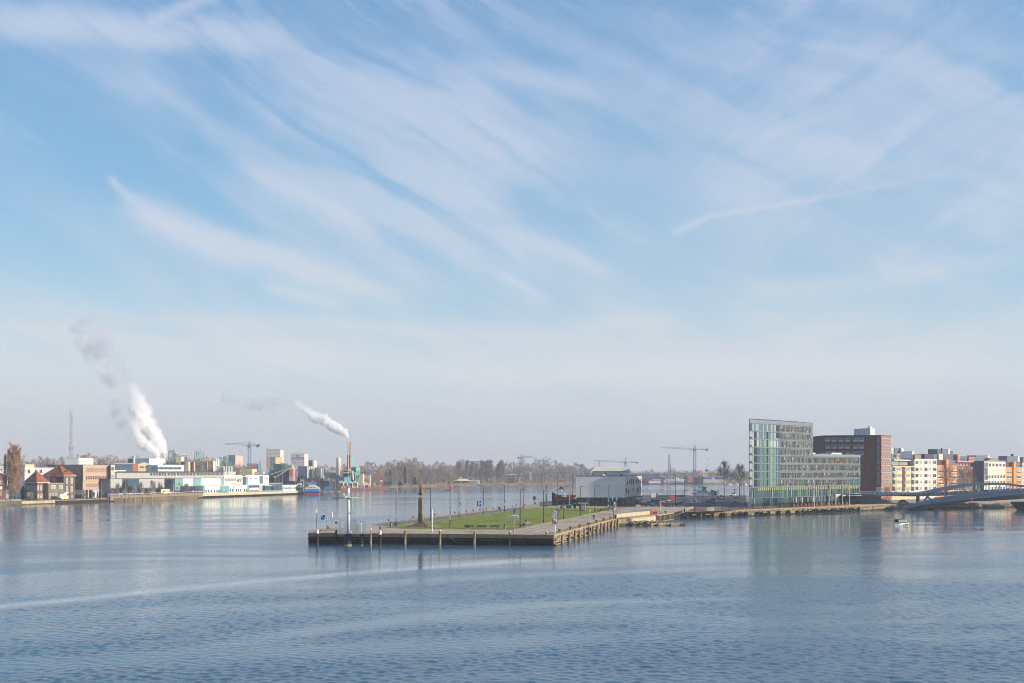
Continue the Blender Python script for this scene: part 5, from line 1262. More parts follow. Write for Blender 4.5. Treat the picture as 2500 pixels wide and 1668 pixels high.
 b=MB();b.lathe([(.07,head[2]+.02),(.10,head[2]+.06),(.10,head[2]+.12),(.05,head[2]+.18)],head[0],head[1]+.015,8);b.build('hair',hm,bd)
 for L in lg:b=MB();b.box(L[3][0],L[3][1]+.03,L[3][2]-.04,.1,.26,.08);b.build('shoe',sm,bd)
 return e
person(1141,1292,'person with red hair hunched forward on the left bench','hunch',(60,48,44),(40,42,48),(150,66,44),z=QZ+.07)
person(1280,1288.6,'seated person in black jacket reading on the bench by the path','sit',(34,36,42),(112,128,146),(60,44,36),rot=.9,z=QZ+.07)
person(1219.6,1248.8,'jogger in dark blue top on the far path of the pier','run',(26,34,56),(34,38,54),(196,150,130),rot=-.9)
person(1260,1242.3,'person in a dark coat and pale skirt walking at the far pier edge','walk',(52,54,62),(196,206,200),(60,50,46),rot=.3)
person(1449.3,1270.8,'person all in black walking on the wide pier path, white shoes','walk',(28,30,40),(24,26,36),(40,34,32),rot=.1)
person(1461,1251.4,'person in grey jacket sitting left on the path bench','sit',(112,114,112),(40,42,46),(120,90,70),rot=.9,z=QZ+.07)
person(1467,1250.4,'person in black sitting right on the path bench with white shoes','sit',(36,36,44),(38,40,48),(50,40,36),rot=.9,z=QZ+.07)
person(1330,1240.2,'person sitting on the grass bench near the board fence','sit',(150,90,70),(46,46,52),(170,130,90),rot=-1.2,z=QZ+.07)
person(1484.5,1243.6,'person in a yellow jacket leaning on a bicycle by the kiosk','stand',(206,200,60),(60,62,66),(60,50,40),rot=1)
person(1864,1242.5,'person in dark clothes walking along the hotel promenade','walk',(44,46,58),(36,38,46),rot=1.57)
person(1691.2,1240.5,'person standing by the ramp wall below the double lamp','stand',(34,40,62),(60,80,120),rot=2)
bench(1331,1239.7,'low bench near the board fence with a person sitting on it',rot=-1.2)
# bicycles
_bk={}
def bicycle(X,Y,rot,label,col=(40,44,50),grp='parked bicycles',z=QZ):
 m=M('bike_%d_%d_%d'%col,col,.5,.1,3.)
 if m.name not in _bk:
  out=[]
  for cx in(-.52,.52):
   b=MB()
   for i in range(12):
    t0,t1=i*math.pi/6,(i+1)*math.pi/6;b.tube((cx+.33*math.cos(t0),0,.34+.33*math.sin(t0)),(cx+.33*math.cos(t1),0,.34+.33*math.sin(t1)),.025,.025,4,False)
   for i in range(4):t=i*math.pi/4;b.tube((cx+.32*math.cos(t),0,.34+.32*math.sin(t)),(cx-.32*math.cos(t),0,.34-.32*math.sin(t)),.006,.006,3,False)
   out.append(('wheel',b.mesh('wheel',black_p)))
  b=MB();P_={'a':(-.52,0,.34),'b':(-.12,0,.32),'c':(-.2,0,.85),'d':(.34,0,.88),'e':(.52,0,.34)}
  for u_,v_ in('ab','bc','ac','cd','bd','de'):b.tube(P_[u_],P_[v_],.022,.022,5)
  out.append(('frame',b.mesh('frame',m)))
  b=MB();b.box(-.22,0,.92,.26,.13,.06);out.append(('saddle',b.mesh('saddle',black_p)))
  b=MB();b.tube((.32,0,.86),(.3,0,1.05),.02);b.tube((.26,-.28,1.06),(.26,.28,1.06),.018);out.append(('handlebar',b.mesh('handlebar',grey_metal)))
  _bk[m.name]=out
 e=thing('bicycle',label,'bicycle',(X,Y,z),rot,grp)
 for n_,me in _bk[m.name]:link(n_,me,e)
for i,px in enumerate([948,960,966,973]):
 X,Y=TP(px,1284.5-(px-948)*.07);bicycle(X,Y,.2,'bicycle at the racks left of the statue, %s from the left'%ORD[i],(110,130,150),'bicycles by the left lamp post')
X,Y=TP(1478,1244.3);bicycle(X,Y,.3,'bicycle parked on the grass beside the person in yellow',(60,62,66))
rb_=random.Random(21)
for i in range(16):
 X,Y=TP(1650+i*1.75,1234.3-i*.62);bicycle(X,Y,1.2+rb_.uniform(-.2,.2),'dark bicycle in the long row on the parking area, %s from its near end'%ORD[i],[(40,44,50),(60,60,70),(84,60,50)][i%3],'long row of bicycles on the parking area')
# kiosk, boards, fences
def kiosk():
 f=foot2(TP(1415.5,1248.3),TP(1432,1248.3),3.0);K=Bld('kiosk','small dark kiosk with pale vertical stripes and flat pale roof on the lawn','kiosk',f,QZ,ZP(1229.8,f[0][1]),M('kiosk_navy',(34,40,52),.5,.1,1.),None)
 F=K.face(0);o=K.o
 b=MB();b.box(F.L/2,1.3,K.z1-K.z0,F.L+.9,3.6,.22);b.build('roof',M('kiosk_roof',(178,170,152),.7,.05,1.),K.e)
 for i,u_ in enumerate([.45,.8,1.15,1.6]):F.box('stripe',u_,u_+.1,QZ+.3,K.z1-.05,white_p,.06)
 F.box('pale_panel',F.L-.55,F.L-.15,QZ,K.z1,cream,.08)
kiosk()
X,Y=TP(1403,1247.3);e=thing('picture_board','dark curved picture board on two legs left of the kiosk','board',(X,Y,QZ));b=MB();b.box(0,0,.9,.75,.25,1.6);b.build('panel',black_p,e)
for s_ in(-.28,.28):b=MB();b.box(s_,0,0,.08,.08,.9);b.build('leg',darkgrey,e)
b=MB();b.box(.05,-.05,2.5,.7,.3,.15);b.build('hood',cream,e)
def board_fence(name,label,a,c,h,n,m,post=None,gap=.06):
 F=Face(a,c,None);e=thing(name,label,'fence',(a[0],a[1],QZ));F.p=e;F.o=Vector((a[0],a[1],QZ))
 for i in range(n):F.box('board',F.L*i/n+gap/2,F.L*(i+1)/n-gap/2,QZ+.1,QZ+h,m if not isinstance(m,list)else m[i%len(m)],.08)
 k=max(2,n//4)
 for i in range(k+1):F.box('post',F.L*i/k-.05,F.L*i/k+.05,QZ,QZ+h+.08,post or darkgrey,.0,out=-.02)
 return F
gfb=M('grey_boards',(118,112,108),.9,.15,1.5);dfb=M('dark_mesh_boards',(62,70,78),.8,.2,1.5)
board_fence('board_fence','low grey board fence at the far side of the lawn',TP(1275,1243),TP(1317,1239),1.3,18,gfb)
board_fence('board_fence','long dark fence running from the lawn back towards the red container',TP(1319,1237.5),TP(1412,1230),1.9,40,dfb)
board_fence('board_fence','short dark fence on the right of the lawn by the turquoise sign',TP(1486,1247),TP(1497,1244.3),1.5,8,dfb)
b=MB();X,Y=TP(1317.5,1239.7);b.box(0,0,0,.35,.35,2.1);b.build('gate_post',M('gate_post_stone',(176,160,140),.8,.1,1.),loc=(X,Y,QZ),label='pale stone gate post at the right end of the low board fence',cat='gate post')
for px,py,w,h_,m,lb in[(1365.5,1243,1.0,1.35,M('cabinet_pale_blue',(180,196,204),.6,.08,1.),'pale blue metal cabinet at the back of the lawn'),(1370.5,1243.3,.8,1.2,M('cabinet_green',(74,88,62),.7,.1,1.),'green metal cabinet right of the pale blue one'),(1389,1241.5,1.9,1.1,dfb,'dark low cabinet near the thin grey pole'),(1733,1248.2,2.0,1.35,M('cabinet_cream',(212,204,166),.6,.06,1.),'cream utility cabinet on the promenade, left one'),(1739.3,1248.1,1.2,1.4,M('cabinet_cream'),'cream utility cabinet on the promenade, right one'),(1747.3,1247.8,1.6,1.4,M('cabinet_grey',(150,144,136),.6,.06,1.),'grey utility cabinet right of the cream pair'),(1756.3,1247.4,.9,1.45,M('cabinet_grey'),'narrow grey utility cabinet, rightmost on the promenade')]:
 X,Y=TP(px,py);e=thing('utility_cabinet',lb,'cabinet',(X,Y,QZ));b=MB();b.box(0,.3,0,w,.6,h_);b.build('body',m,e);b=MB();b.box(0,.3,h_,w+.06,.66,.06);b.build('lid',grey_metal,e)
 b=MB();b.box(w*.1,-.02,.1,w*.5,.03,h_-.2);b.build('door',m,e)
# digital sign, ramp fence
e,Y,h=pole('banner_sign','tall white banner sign with blue lettering on a dark post','sign',1496.5,1248,1226,.16,M('banner_post_navy',(30,36,56),.5,.1,1.));plate(e,Y,1496.5,1498.5,1226.5,1502.5,1245,sgw,t=.12);plate(e,Y,1496.5,1499.5,1230,1501,1241,M('letter_blue'),'lettering',t=.02,dy=-.18)
e,Y,h=pole('grey_column','thick grey steel column at the left end of the timber ramp fence','column',1499,1266.8,1245.6,.24,grey_metal);b=MB();b.box(.45,0,0,.5,.5,1.15);b.build('control_box',darkgrey,e);b=MB();b.box(.6,0,h-.35,.8,.3,.28);b.build('amber_block',M('amber_paint',(226,150,70),.6,.05,1.),e)
pl=[M('plank_%d'%i,c,.85,.15,2.,stretch=(1,1,.3))for i,c in enumerate([(206,184,160),(218,182,134),(196,180,166),(188,172,156)])]
F=board_fence('ramp_fence','pale plank fence with mesh railing along the ramp beside the water',TP(1504.5,1265.3),TP(1586,1256.8),1.15,26,pl,gap=.03)
F.box('mesh_rail',.1,F.L-.1,QZ+1.95,QZ+2.0,galv,.06)
for i in range(27):F.box('mesh_bar',F.L*i/26-.02,F.L*i/26+.02,QZ+1.15,QZ+1.98,galv,.05)
F.box('mesh_poster',F.upx(1541),F.upx(1557),QZ+1.3,QZ+1.85,M('poster_dark',(96,110,120),.6,.3,4.),.03)
board_fence('plank_fence','reddish brown plank fence closing the end of the ramp',TP(1587,1256.5),TP(1604,1254),1.2,9,M('red_brown_plank',(156,88,60),.85,.2,2.))
e,Y,h=pole('round_sign','round red and white sign edge-on on a white pole at the ramp end','sign',1611.5,1256.3,1233,.08,white_p);b=MB();b.lathe([(.34,h-.2),(.34,h+1.1),(.1,h+1.2)],0,0,8);b.build('sign_drum',M('sign_pink_red',(206,120,110),.5,.2,3.),e)
e,Y,h=pole('traffic_sign','diamond traffic sign seen from behind in front of the hall','traffic sign',1505.3,1238.3,1219,.05,galv);b=MB();b.tube((0,0,h+.2),(0,.04,h+.2),.42,.42,8);b.build('sign_plate',galv,e)
e,Y,h=pole('traffic_sign','narrow upright traffic sign left of the diamond one','traffic sign',1495.8,1238.3,1219,.05,galv);b=MB();b.box(0,0,h-.1,.35,.04,.9);b.build('sign_plate',white_p,e)
for i,(px,py)in enumerate([(1637.5,1238.2),(1646.5,1238.2),(1656,1238.2)]):
 X,Y=TP(px,py);e=thing('marker_post','short red and white marker post at the plaza edge, %s from the left'%ORD[i],'marker post',(X,Y,QZ));b=MB();b.lathe([(.12,0),(.12,.75)],0,0,8);b.build('post',M('marker_red',(206,90,80),.6,.1,2.),e);b=MB();b.lathe([(.13,.45),(.13,.6)],0,0,8);b.build('white_band',white_p,e)
for i,px in enumerate([1569,1584,1599.5,1615.5,1666,1681.5]):
 X,Y=TP(px,1237.6);b=MB();b.box(0,0,0,1.5,.5,.45);b.build('concrete_block',M('grey_block',(146,136,116),.95,.15,1.),loc=(X,Y,QZ),label='long concrete block on the plaza edge, %s from the left'%ORD[i],cat='concrete block',group='concrete blocks on the plaza edge')
X,Y=TP(1558,1237.6);e=thing('planter','pale concrete planter with dry grasses in front of the silver car','planter',(X,Y,QZ));b=MB();b.box(0,0,0,1.7,.8,.6);b.build('trough',offwh,e);b=MB()
for i in range(60):x_=R.uniform(-.7,.7);b.tri((x_-.03,0,.6),(x_+.03,0,.6),(x_+R.uniform(-.2,.2),R.uniform(-.2,.2),.6+R.uniform(.2,.6)))
b.build('dry_grasses',dry,e)
for i in range(17):
 X,Y=TP(1508+i*4.6 if i<9 else 1435+(i-9)*6.5,1238.6 if i<9 else 1240);b=MB();b.box(0,0,0,.12,.12,.85);b.build('post',darkgrey,loc=(X,Y,QZ),label='slim dark post in the row before the hall, %s in the row'%ORD[i],cat='post',group='slim posts before the hall')
# promenade posts along the hotel quay
k=0
me=None
for i in range(74):
 px=1680+i*5.35
 if 1728<px<1761:continue
 a,c=(q1640,q1860)if px<1860 else(q1860,q2095)
 G=Face(a,c,None);u_=G.upx(px);p=G.A+G.u*u_-G.n*1.6
 if me is None:b=MB();b.box(0,0,0,.16,.16,.95);b.box(0,0,.95,.2,.2,.05);me=b.mesh('promenade_post',darkgrey)
 link('promenade_post',me,None,(p.x,p.y,QZ),0,label='short dark post in the even row along the hotel quay edge',cat='post',group='short posts along the hotel quay')
# ramp wall of the basin stair
b=MB();a,c=TP(1664,1250.5),TP(1690,1241.5);F=Face(a,c,None);e=thing('stone_parapet','low stone parapet slanting up from the quay to the plaza','parapet',(a[0],a[1],QZ));F.p=e;F.o=Vector((a[0],a[1],QZ))
for i in range(6):F.box('parapet_block',F.L*i/6+.02,F.L*(i+1)/6-.03,QZ,QZ+.75,coping,.35)
e=thing('angled_beam','leaning dark timber beam at the foot of the stone parapet','beam',(*TP(1671,1250.8),QZ));b=MB();b.box(0,0,0,.5,.3,1.1);b.build('timber',timber_dk,e)
# ------------------------------------------------------------------ hotel terrace
HA=Vector(XY(1829,369));HT=Vector(XY(1984,398.6));hu=(HT-HA).normalized();hn=Vector((hu.y,-hu.x))
def HP(px,off):
 a=HA+hn*off;r=(px-1250)/FP;t=(r*a.y-a.x)/(hu.x-r*hu.y);p=a+hu*t;return p.x,p.y
for i,(px,c)in enumerate([(1930,'beige'),(1944,'white'),(1958,'white'),(1972,'white'),(1985.2,'white'),(2000,'white'),(2013.5,'white'),(2039.5,'white')]):
 X,Y=HP(px,4);e=thing('folded_parasol','folded %s parasol on the hotel terrace, %s from the left'%(c,ORD[i]),'parasol',(X,Y,QZ),0,'folded parasols on the hotel terrace')
 b=MB();b.lathe([(.04,0),(.04,3.5)],0,0,6);b.build('pole',galv,e)
 b=MB();b.lathe([(.20,1.0),(.22,1.6),(.20,2.8),(.10,3.5),(.04,3.7)]if c=='white' else[(.34,.7),(.16,1.0),(.26,1.7),(.2,2.4),(.28,2.9),(.05,3.8)],0,0,8);b.build('canopy',M('parasol_'+c,(226,224,216)if c=='white' else(196,170,140),.8,.06,1.),e)
flag={0:['white_blue'],1:['white'],2:['red_black'],3:['red_white_blue'],4:['blue_white_red'],5:['yellow']}
fc={'white':(226,222,226),'blue':(60,92,160),'red':(200,34,40),'black':(40,32,36),'yellow':(230,206,40),'pale':(190,206,230)}
for i,(px,cs)in enumerate([(1988.6,['pale','white','blue']),(2006.2,['white','pale','white']),(2024,['red','black','red']),(2040.4,['red','white','pale']),(2057,['white','red','blue']),(2073.6,['blue','yellow','yellow'])]):
 X,Y=HP(px,13.5);e=thing('flagpole','tall white flagpole before the hotel, %s from the left, with %s flag'%(ORD[i],cs[0]+' and '+cs[2]),'flagpole',(X,Y,QZ),0,'flagpoles before the hotel')
 h=ZP(1177,Y)-QZ;b=MB();b.lathe([(.14,0),(.11,h*.5),(.07,h)],0,0,8);b.build('pole',white_p,e)
 b=MB();b.lathe([(.05,h),(.12,h+.08),(.05,h+.2)],0,0,6);b.build('finial',white_p,e)
 for j,c in enumerate(cs):
  b=MB();z1=h-.4-j*.9;z0=z1-.9;w=[.16,.26,.34][j]
  pts=[(-.02,0),(-w*.5,.12),(-w,-.1),(-w*1.15,.1)]
  for q in range(3):
   (xa,ya),(xb,yb)=pts[q],pts[q+1];b.quad((xa,ya,z0),(xb,yb,z0-.06),(xb,yb,z1),(xa,ya,z1));b.quad((xa+.01,ya+.03,z1),(xb+.01,yb+.03,z1),(xb+.01,yb+.03,z0-.06),(xa+.01,ya+.03,z0))
  b.build('flag',M('flag_'+c,fc[c],.8,.05,1.),e)
def leaf_box(w,d,h,n,seed,m):
 b=MB();r=random.Random(seed)
 for _ in range(n):
  x,y,z=r.uniform(-w/2,w/2),r.uniform(-d/2,d/2),h*r.random()**.7;a=r.random()*6.28;s_=r.uniform(.05,.11);t=r.uniform(-1,1)
  b.tri((x-s_*math.cos(a),y-s_*math.sin(a),z+s_*t),(x+s_*math.cos(a),y+s_*math.sin(a),z-s_*t),(x-s_*math.sin(a),y+s_*math.cos(a),z+s_*1.6))
 b.box(0,0,0,w*.85,d*.8,h*.8)
 return b.mesh('hedge',m)
hm_=leaf_box(1.45,.6,.75,220,3,hedge_m);tr=cbox(1.5,.7,.75,M('terracotta_planter',(130,66,52),.8,.12,1.),'planter_box')
for i in range(16):
 px=1937+i*9.2;X,Y=HP(px,6.5);e=thing('planter','red brown planter with clipped hedge at the hotel terrace, %s from the left'%ORD[i],'planter',(X,Y,QZ),math.atan2(hu.y,hu.x),'hedge planters at the hotel terrace')
 link('planter_box',tr,e,(0,-.35,0));link('hedge',hm_,e,(0,0,.74))
X,Y=HP(1918.5,6.2);link('hedge',leaf_box(9.5,.8,1.45,1200,4,M('dark_hedge',(52,60,32),.95,.35,2.)),None,(X,Y,QZ),math.atan2(hu.y,hu.x),label='long dark clipped hedge left of the hedge planters',cat='hedge')
for px,off,rr,lb,m in[(1820.8,0,.55,'round clipped bush in a pot left of the hotel corner',M('olive_bush',(110,104,60),.95,.3,3.)),(1836.5,1.5,.5,'bush in an orange pot before the hotel corner',M('olive_bush'))]:
 X,Y=HP(px,off)if px>1829 else TP(px,1236.5);e=thing('potted_bush',lb,'potted plant',(X,Y,QZ));b=MB();b.lathe([(.35,0),(.48,.6)],0,0,10);b.build('pot',M('orange_pot',(176,96,72),.8,.1,1.),e)
 b=MB();r=random.Random(2)
 for _ in range(260):
  v=Vector((r.gauss(0,1),r.gauss(0,1),r.gauss(0,1))).normalized()*rr*r.uniform(.75,1.05);t=v.orthogonal().normalized()*.09;q=v.cross(t).normalized()*.09;c_=v+Vector((0,0,1.05));b.tri(tuple(c_-t),tuple(c_+t),tuple(c_+q))
 b.build('foliage',m,e)
# ------------------------------------------------------------------ vehicles
def loft(b,secs):
 """secs: list of closed rings (same count)"""
 n=len(secs[0]);k=len(b.v)
 for s_ in secs:b.v+=s_
 for i in range(len(secs)-1):
  for j in range(n):j2=(j+1)%n;b.face((k+i*n+j,k+i*n+j2,k+(i+1)*n+j2,k+(i+1)*n+j))
 b.face([k+n-1-j for j in range(n)]);e=k+(len(secs)-1)*n;b.face(range(e,e+n))
_car={}
def car(X,Y,rot,label,col,kind='hatch',z=QZ,grp='cars on the island'):
 """nose towards +x of its own axes"""
 H,L,W_={'hatch':(1.45,4.1,1.75),'suv':(1.75,4.6,1.85),'van':(2.2,5.2,1.95),'sedan':(1.42,4.5,1.78)}[kind]
 m=M('car_paint_%d_%d_%d'%col,col,.3,.04,1.,spec=.7);key=(m.name,kind)
 if key not in _car:
  out=[];zb=.28;zs=H*.55
# lower body profile (x, top z)
  if kind=='van':lo=[(-.5,zs),(.40,zs),(.47,zs*.9),(.5,zs*.7)];up=[(-.49,H),(.20,H),(.40,zs)]
  elif kind=='suv':lo=[(-.5,zs*.95),(.24,zs),(.46,zs*.9),(.5,zs*.7)];up=[(-.47,H*.97),(.05,H),(.25,zs)]
  elif kind=='sedan':lo=[(-.5,zs*.9),(-.38,zs),(.22,zs),(.45,zs*.82),(.5,zs*.6)];up=[(-.36,zs),(-.22,H*.97),(.06,H),(.26,zs)]
  else:lo=[(-.5,zs*.85),(-.46,zs),(.22,zs),(.45,zs*.82),(.5,zs*.6)];up=[(-.47,zs),(-.38,H*.93),(0,H),(.26,zs)]
  b=MB()
  prof=[(-.5*L,zb)]+[(x*L,zz)for x,zz in lo]+[(.5*L,zb)]
  loft(b,[[(x,y*s2,zz)for x,zz in prof]for y,s2 in((-W_/2,.94),(-W_/2,1.0),(W_/2,1.0),(W_/2,.94))][1:3]if False else[[(x*.97,-W_/2,zz-.04 if i not in(0,len(prof)-1)else zz)for i,(x,zz)in enumerate(prof)],[(x,-W_/2+.10,zz)for x,zz in prof],[(x,W_/2-.10,zz)for x,zz in prof],[(x*.97,W_/2,zz-.04 if i not in(0,len(prof)-1)else zz)for i,(x,zz)in enumerate(prof)]])
  me=b.mesh('body',m);import bmesh;bm=bmesh.new();bm.from_mesh(me);bmesh.ops.recalc_face_normals(bm,faces=bm.faces);bm.to_mesh(me);bm.free();out.append(('body',me,(0,0,0)))
  u=[(x*L,zz)for x,zz in up];u=([(u[0][0],zs-.05)]if kind in('van','suv')else[])+u
  def cab(ins,grow,mm,nm):
   b=MB();cx=sum(p_[0]for p_ in u)/len(u)
   loft(b,[[(p_[0]+(0 if nm=='cabin' else 0),-W_/2+ins+(.12 if p_[1]>zs+.1 else 0)-grow,p_[1]+(0 if nm!='cabin' else 0))for p_ in u],[(p_[0],W_/2-ins-(.12 if p_[1]>zs+.1 else 0)+grow,p_[1])for p_ in u]])
   me=b.mesh(nm,mm);bm=bmesh.new();bm.from_mesh(me);bmesh.ops.recalc_face_normals(bm,faces=bm.faces);bm.to_mesh(me);bm.free();out.append((nm,me,(0,0,0)))
  cab(.10,0,glass_dk,'window_band')
  b=MB();hi=[p_ for p_ in u if p_[1]>H*.9];x0,x1=min(p_[0]for p_ in hi),max(p_[0]for p_ in hi);b.box((x0+x1)/2,0,H-.05,x1-x0+.25,W_-.40,.07);out.append(('roof',b.mesh('roof',m),(0,0,0)))
  for xx in(-.32*L,.32*L):
   for s_ in(-1,1):
    b=MB();b.tube((0,-.11,0),(0,.11,0),.33,.33,12);out.append(('wheel',b.mesh('wheel',black_p),(xx,s_*(W_/2-.1),.33)))
  for s_ in(-1,1):
   b=MB();b.box(L*.495,s_*W_*.34,zs*.62,.06,.34,.14);out.append(('headlight',b.mesh('headlight',sgw),(0,0,0)))
   b=MB();b.box(-L*.497,s_*W_*.38,zs*.72,.05,.22,.2);out.append(('tail_light',b.mesh('tail_light',sgr),(0,0,0)))
   b=MB();b.box(L*.2,s_*(W_/2+.08),zs,.14,.16,.12);out.append(('mirror',b.mesh('mirror',m),(0,0,0)))
  b=MB();b.box(L*.5,0,.42,.04,.5,.11);b.box(-L*.5,0,.5,.04,.5,.11);out.append(('number_plate',b.mesh('number_plate',M('plate_yellow',(226,186,50),.5,.03,1.)),(0,0,0)))
  _car[key]=out
 e=thing('car',label,'car',(X,Y,z),rot,grp)
 if 'rim' not in _car:b=MB();b.tube((0,-.12,0),(0,.12,0),.18,.18,8);_car['rim']=b.mesh('rim',galv)
 for n_,me,lc in _car[key]:
  o=link(n_,me,e,lc)
  if n_=='wheel':link('rim',_car['rim'],o)
 return e
dkc=(38,44,52);FWD=-1.35
for px,py,rot,lb,c,kd in[(1588,1233.8,-1.1,'silver car nearest in the slanted parking row beside the hall',(176,188,200),'hatch'),(1594.5,1231.6,-1.1,'dark blue car second in the slanted parking row',(58,70,84),'sedan'),(1600,1230,-1.1,'black car third in the slanted parking row',dkc,'suv'),(1606,1228.4,-1.1,'dark green car fourth in the slanted parking row',(52,66,58),'sedan'),(1612,1227.2,-1.1,'grey car fifth in the slanted parking row',(120,126,130),'hatch'),(1620,1225.5,-1.1,'black estate car sixth in the slanted parking row',dkc,'suv'),(1628,1224.5,-1.1,'light grey car farthest in the slanted parking row',(150,158,166),'hatch'),(1563,1227.5,-1.2,'dark car in the shade under the hall end',(34,40,46),'suv'),(1555,1229,-1.2,'dark car half under the hall overhang',(40,46,52),'hatch'),(1689,1224.5,2.9,'white hatchback turning on the parking area',(226,226,228),'hatch'),(1727.5,1235.4,-1.75,'dark grey-blue van parked at the front of the middle row',(66,82,94),'van'),(1737,1229.5,-1.75,'dark car with red sheen behind the van',(86,52,56),'sedan'),(1741,1225.5,-1.75,'dark estate car farther back behind the van',dkc,'suv'),(1788,1236.2,-1.75,'black off-roader facing the water before the bare trees',(34,40,50),'suv'),(1793,1231.5,-1.75,'dark car behind the black off-roader',(48,56,68),'sedan'),(1796.5,1224,-1.75,'grey car at the back of the off-roader row',(96,108,120),'suv'),(1751,1217.8,-1.6,'dark car at the far edge of the parking area, left of two',(56,66,76),'sedan'),(1761.5,1218,-1.6,'silver grey car at the far edge of the parking area, right of two',(110,124,136),'suv'),(1783.5,1215.8,3.1,'silver blue car parked sideways at the far water edge',(112,134,142),'sedan')]:
 X,Y=TP(px,py);car(X,Y,rot,lb,c,kd)
X,Y=HP(2083,3.5);car(X,Y,.8,'red car parked at the right end of the hedge planters',(158,34,40),'hatch')
X,Y=HP(2094.5,3.2);car(X,Y,.8,'black car parked right of the red car by the hotel',dkc,'hatch')
X,Y=XY(2205,418);car(X,Y,.3,'dark red car parked behind the start of the lower bridge girder',(150,36,44),'sedan')
# ------------------------------------------------------------------ boats near the bridge
def boat_hull(b,L,Wd,h,bow=.35,z0=-.3):
 secs=[]
 for i in range(9):
  t=i/8;x=-L/2+L*t;w=Wd/2*(1 if t<.55 else max(.03,1-((t-.55)/.45)**1.8))*(.88+.12*min(1,t*5));zz=h*(1+bow*max(0,(t-.4))**2*2)
  secs.append([(x,-w*.6,z0),(x,-w,h*.4),(x,-w,zz),(x,w,zz),(x,w,h*.4),(x,w*.6,z0)])
 loft(b,secs)
def fixn(me):
 import bmesh;bm=bmesh.new();bm.from_mesh(me);bmesh.ops.recalc_face_normals(bm,faces=bm.faces);bm.to_mesh(me);bm.free();return me
def motorboat():
 X,Y=XY(2199,284);e=thing('motor_boat','small white saloon boat with a glazed dark-framed top, alone on the open water','boat',(X,Y,0),math.pi+.52)
 b=MB();boat_hull(b,5.0,1.9,.95,.5);link('hull',fixn(b.mesh('hull',M('boat_cream',(236,230,218),.4,.05,1.))),e)
 b=MB();b.box(-.2,0,.93,4.4,1.7,.12);b.build('deck_rail',black_p,e)
 b=MB();b.box(-.15,0,1.92,4.0,1.5,.09);b.build('roof',M('boat_roof',(70,78,92),.5,.1,1.),e)
 for i in range(6):
  for s_ in(-.7,.7):b=MB();b.box(-2.1+i*.78,s_,1.04,.07,.07,.88);b.build('window_post',black_p,e)
 for s_ in(-.68,.68):b=MB();b.box(-.15,s_,1.1,3.8,.02,.75);b.build('side_window',M('boat_glass',(150,166,180),.1,.1,1.,spec=.8),e)
 b=MB();b.box(.25,0,1.05,.35,.5,.75);b.build('helm',white_p,e)
 for x_ in(-1.9,-1.45,-.85,-.15):b=MB();b.lathe([(.08,.2),(.11,.35),(.11,.65),(.05,.75)],x_,1.0,7);b.build('fender',black_p,e)
motorboat()
def workboat():
 X,Y=XY(2345,428);e=thing('work_boat','small work boat with white wheelhouse moored under the bridge','boat',(X,Y,0),math.pi+.1)
 b=MB();boat_hull(b,7.6,2.6,.9,.6);link('hull',fixn(b.mesh('hull',M('hull_olive_black',(58,60,54),.6,.1,1.))),e)
 b=MB();b.box(0,0,.9,6.6,2.2,.15);b.build('deck',M('deck_pale_blue',(176,190,206),.6,.06,1.),e)
 b=MB();b.prism([(-2.0,-.8),(-.4,-.8),(-.4,.8),(-2.0,.8)],1.05,2.9,[(-1.8,-.7),(-.5,-.7),(-.5,.7),(-1.8,.7)]);b.build('wheelhouse',white_p,e)
 b=MB();b.box(-1.2,.78,2.0,1.0,.06,.5);b.build('window',glass_dk,e)
 b=MB();b.box(.9,0,1.05,1.4,1.4,.8);b.build('hatch',white_p,e)
 for a_,c_ in(((1.2,0,1),(1.8,0,3.9)),((1.2,.1,1),(.9,0,3.6)),((1.5,0,1),(3.4,0,3.4)),((-3,0,1),(-4.8,.5,2.9))):b=MB();b.tube(a_,c_,.06,.04,5);b.build('spar',galv,e)
workboat()
X,Y=XY(2412,430);e=thing('narrow_barge','long low dark barge lying in the shade under the bridge','boat',(X,Y,0),math.pi);b=MB();boat_hull(b,13,3.2,1.0,.3);link('hull',fixn(b.mesh('hull',M('hull_dark_blue',(44,52,64),.6,.1,1.))),e);b=MB();b.box(-1,0,1.0,8,2.4,.55);b.build('cabin',M('cabin_slate',(86,90,96),.6,.1,1.),e);b=MB();b.box(1,0,1.56,4.6,2.5,.10);b.build('roof_hatch',white_p,e)
# people and cyclists on the bridge
for px,lb,ps,tp,lg_ in[(2157.5,'person in a brown jacket on a bicycle at the start of the bridge','stand',(120,90,76),(60,56,60)),(2187.5,'cyclist in black riding on the bridge','walk',(36,38,48),(40,40,50)),(2216,'jogger on the bridge with bare legs','run',(36,38,56),(206,150,130))]:
 Y=406;X,_=XY(px,Y);person(0,0,lb,ps,tp,lg_,at=(X,Y,ZP(1208.3,Y)+.05),rot=1.57)
for px,lb in[(2182,'left bicycle of the pair on the bridge deck'),(2192,'right bicycle of the pair on the bridge deck')]:
 Y=406;X,_=XY(px,Y);bicycle(X,Y,.1,lb,(60,78,90),'bicycles on the bridge',ZP(1208.3,Y))
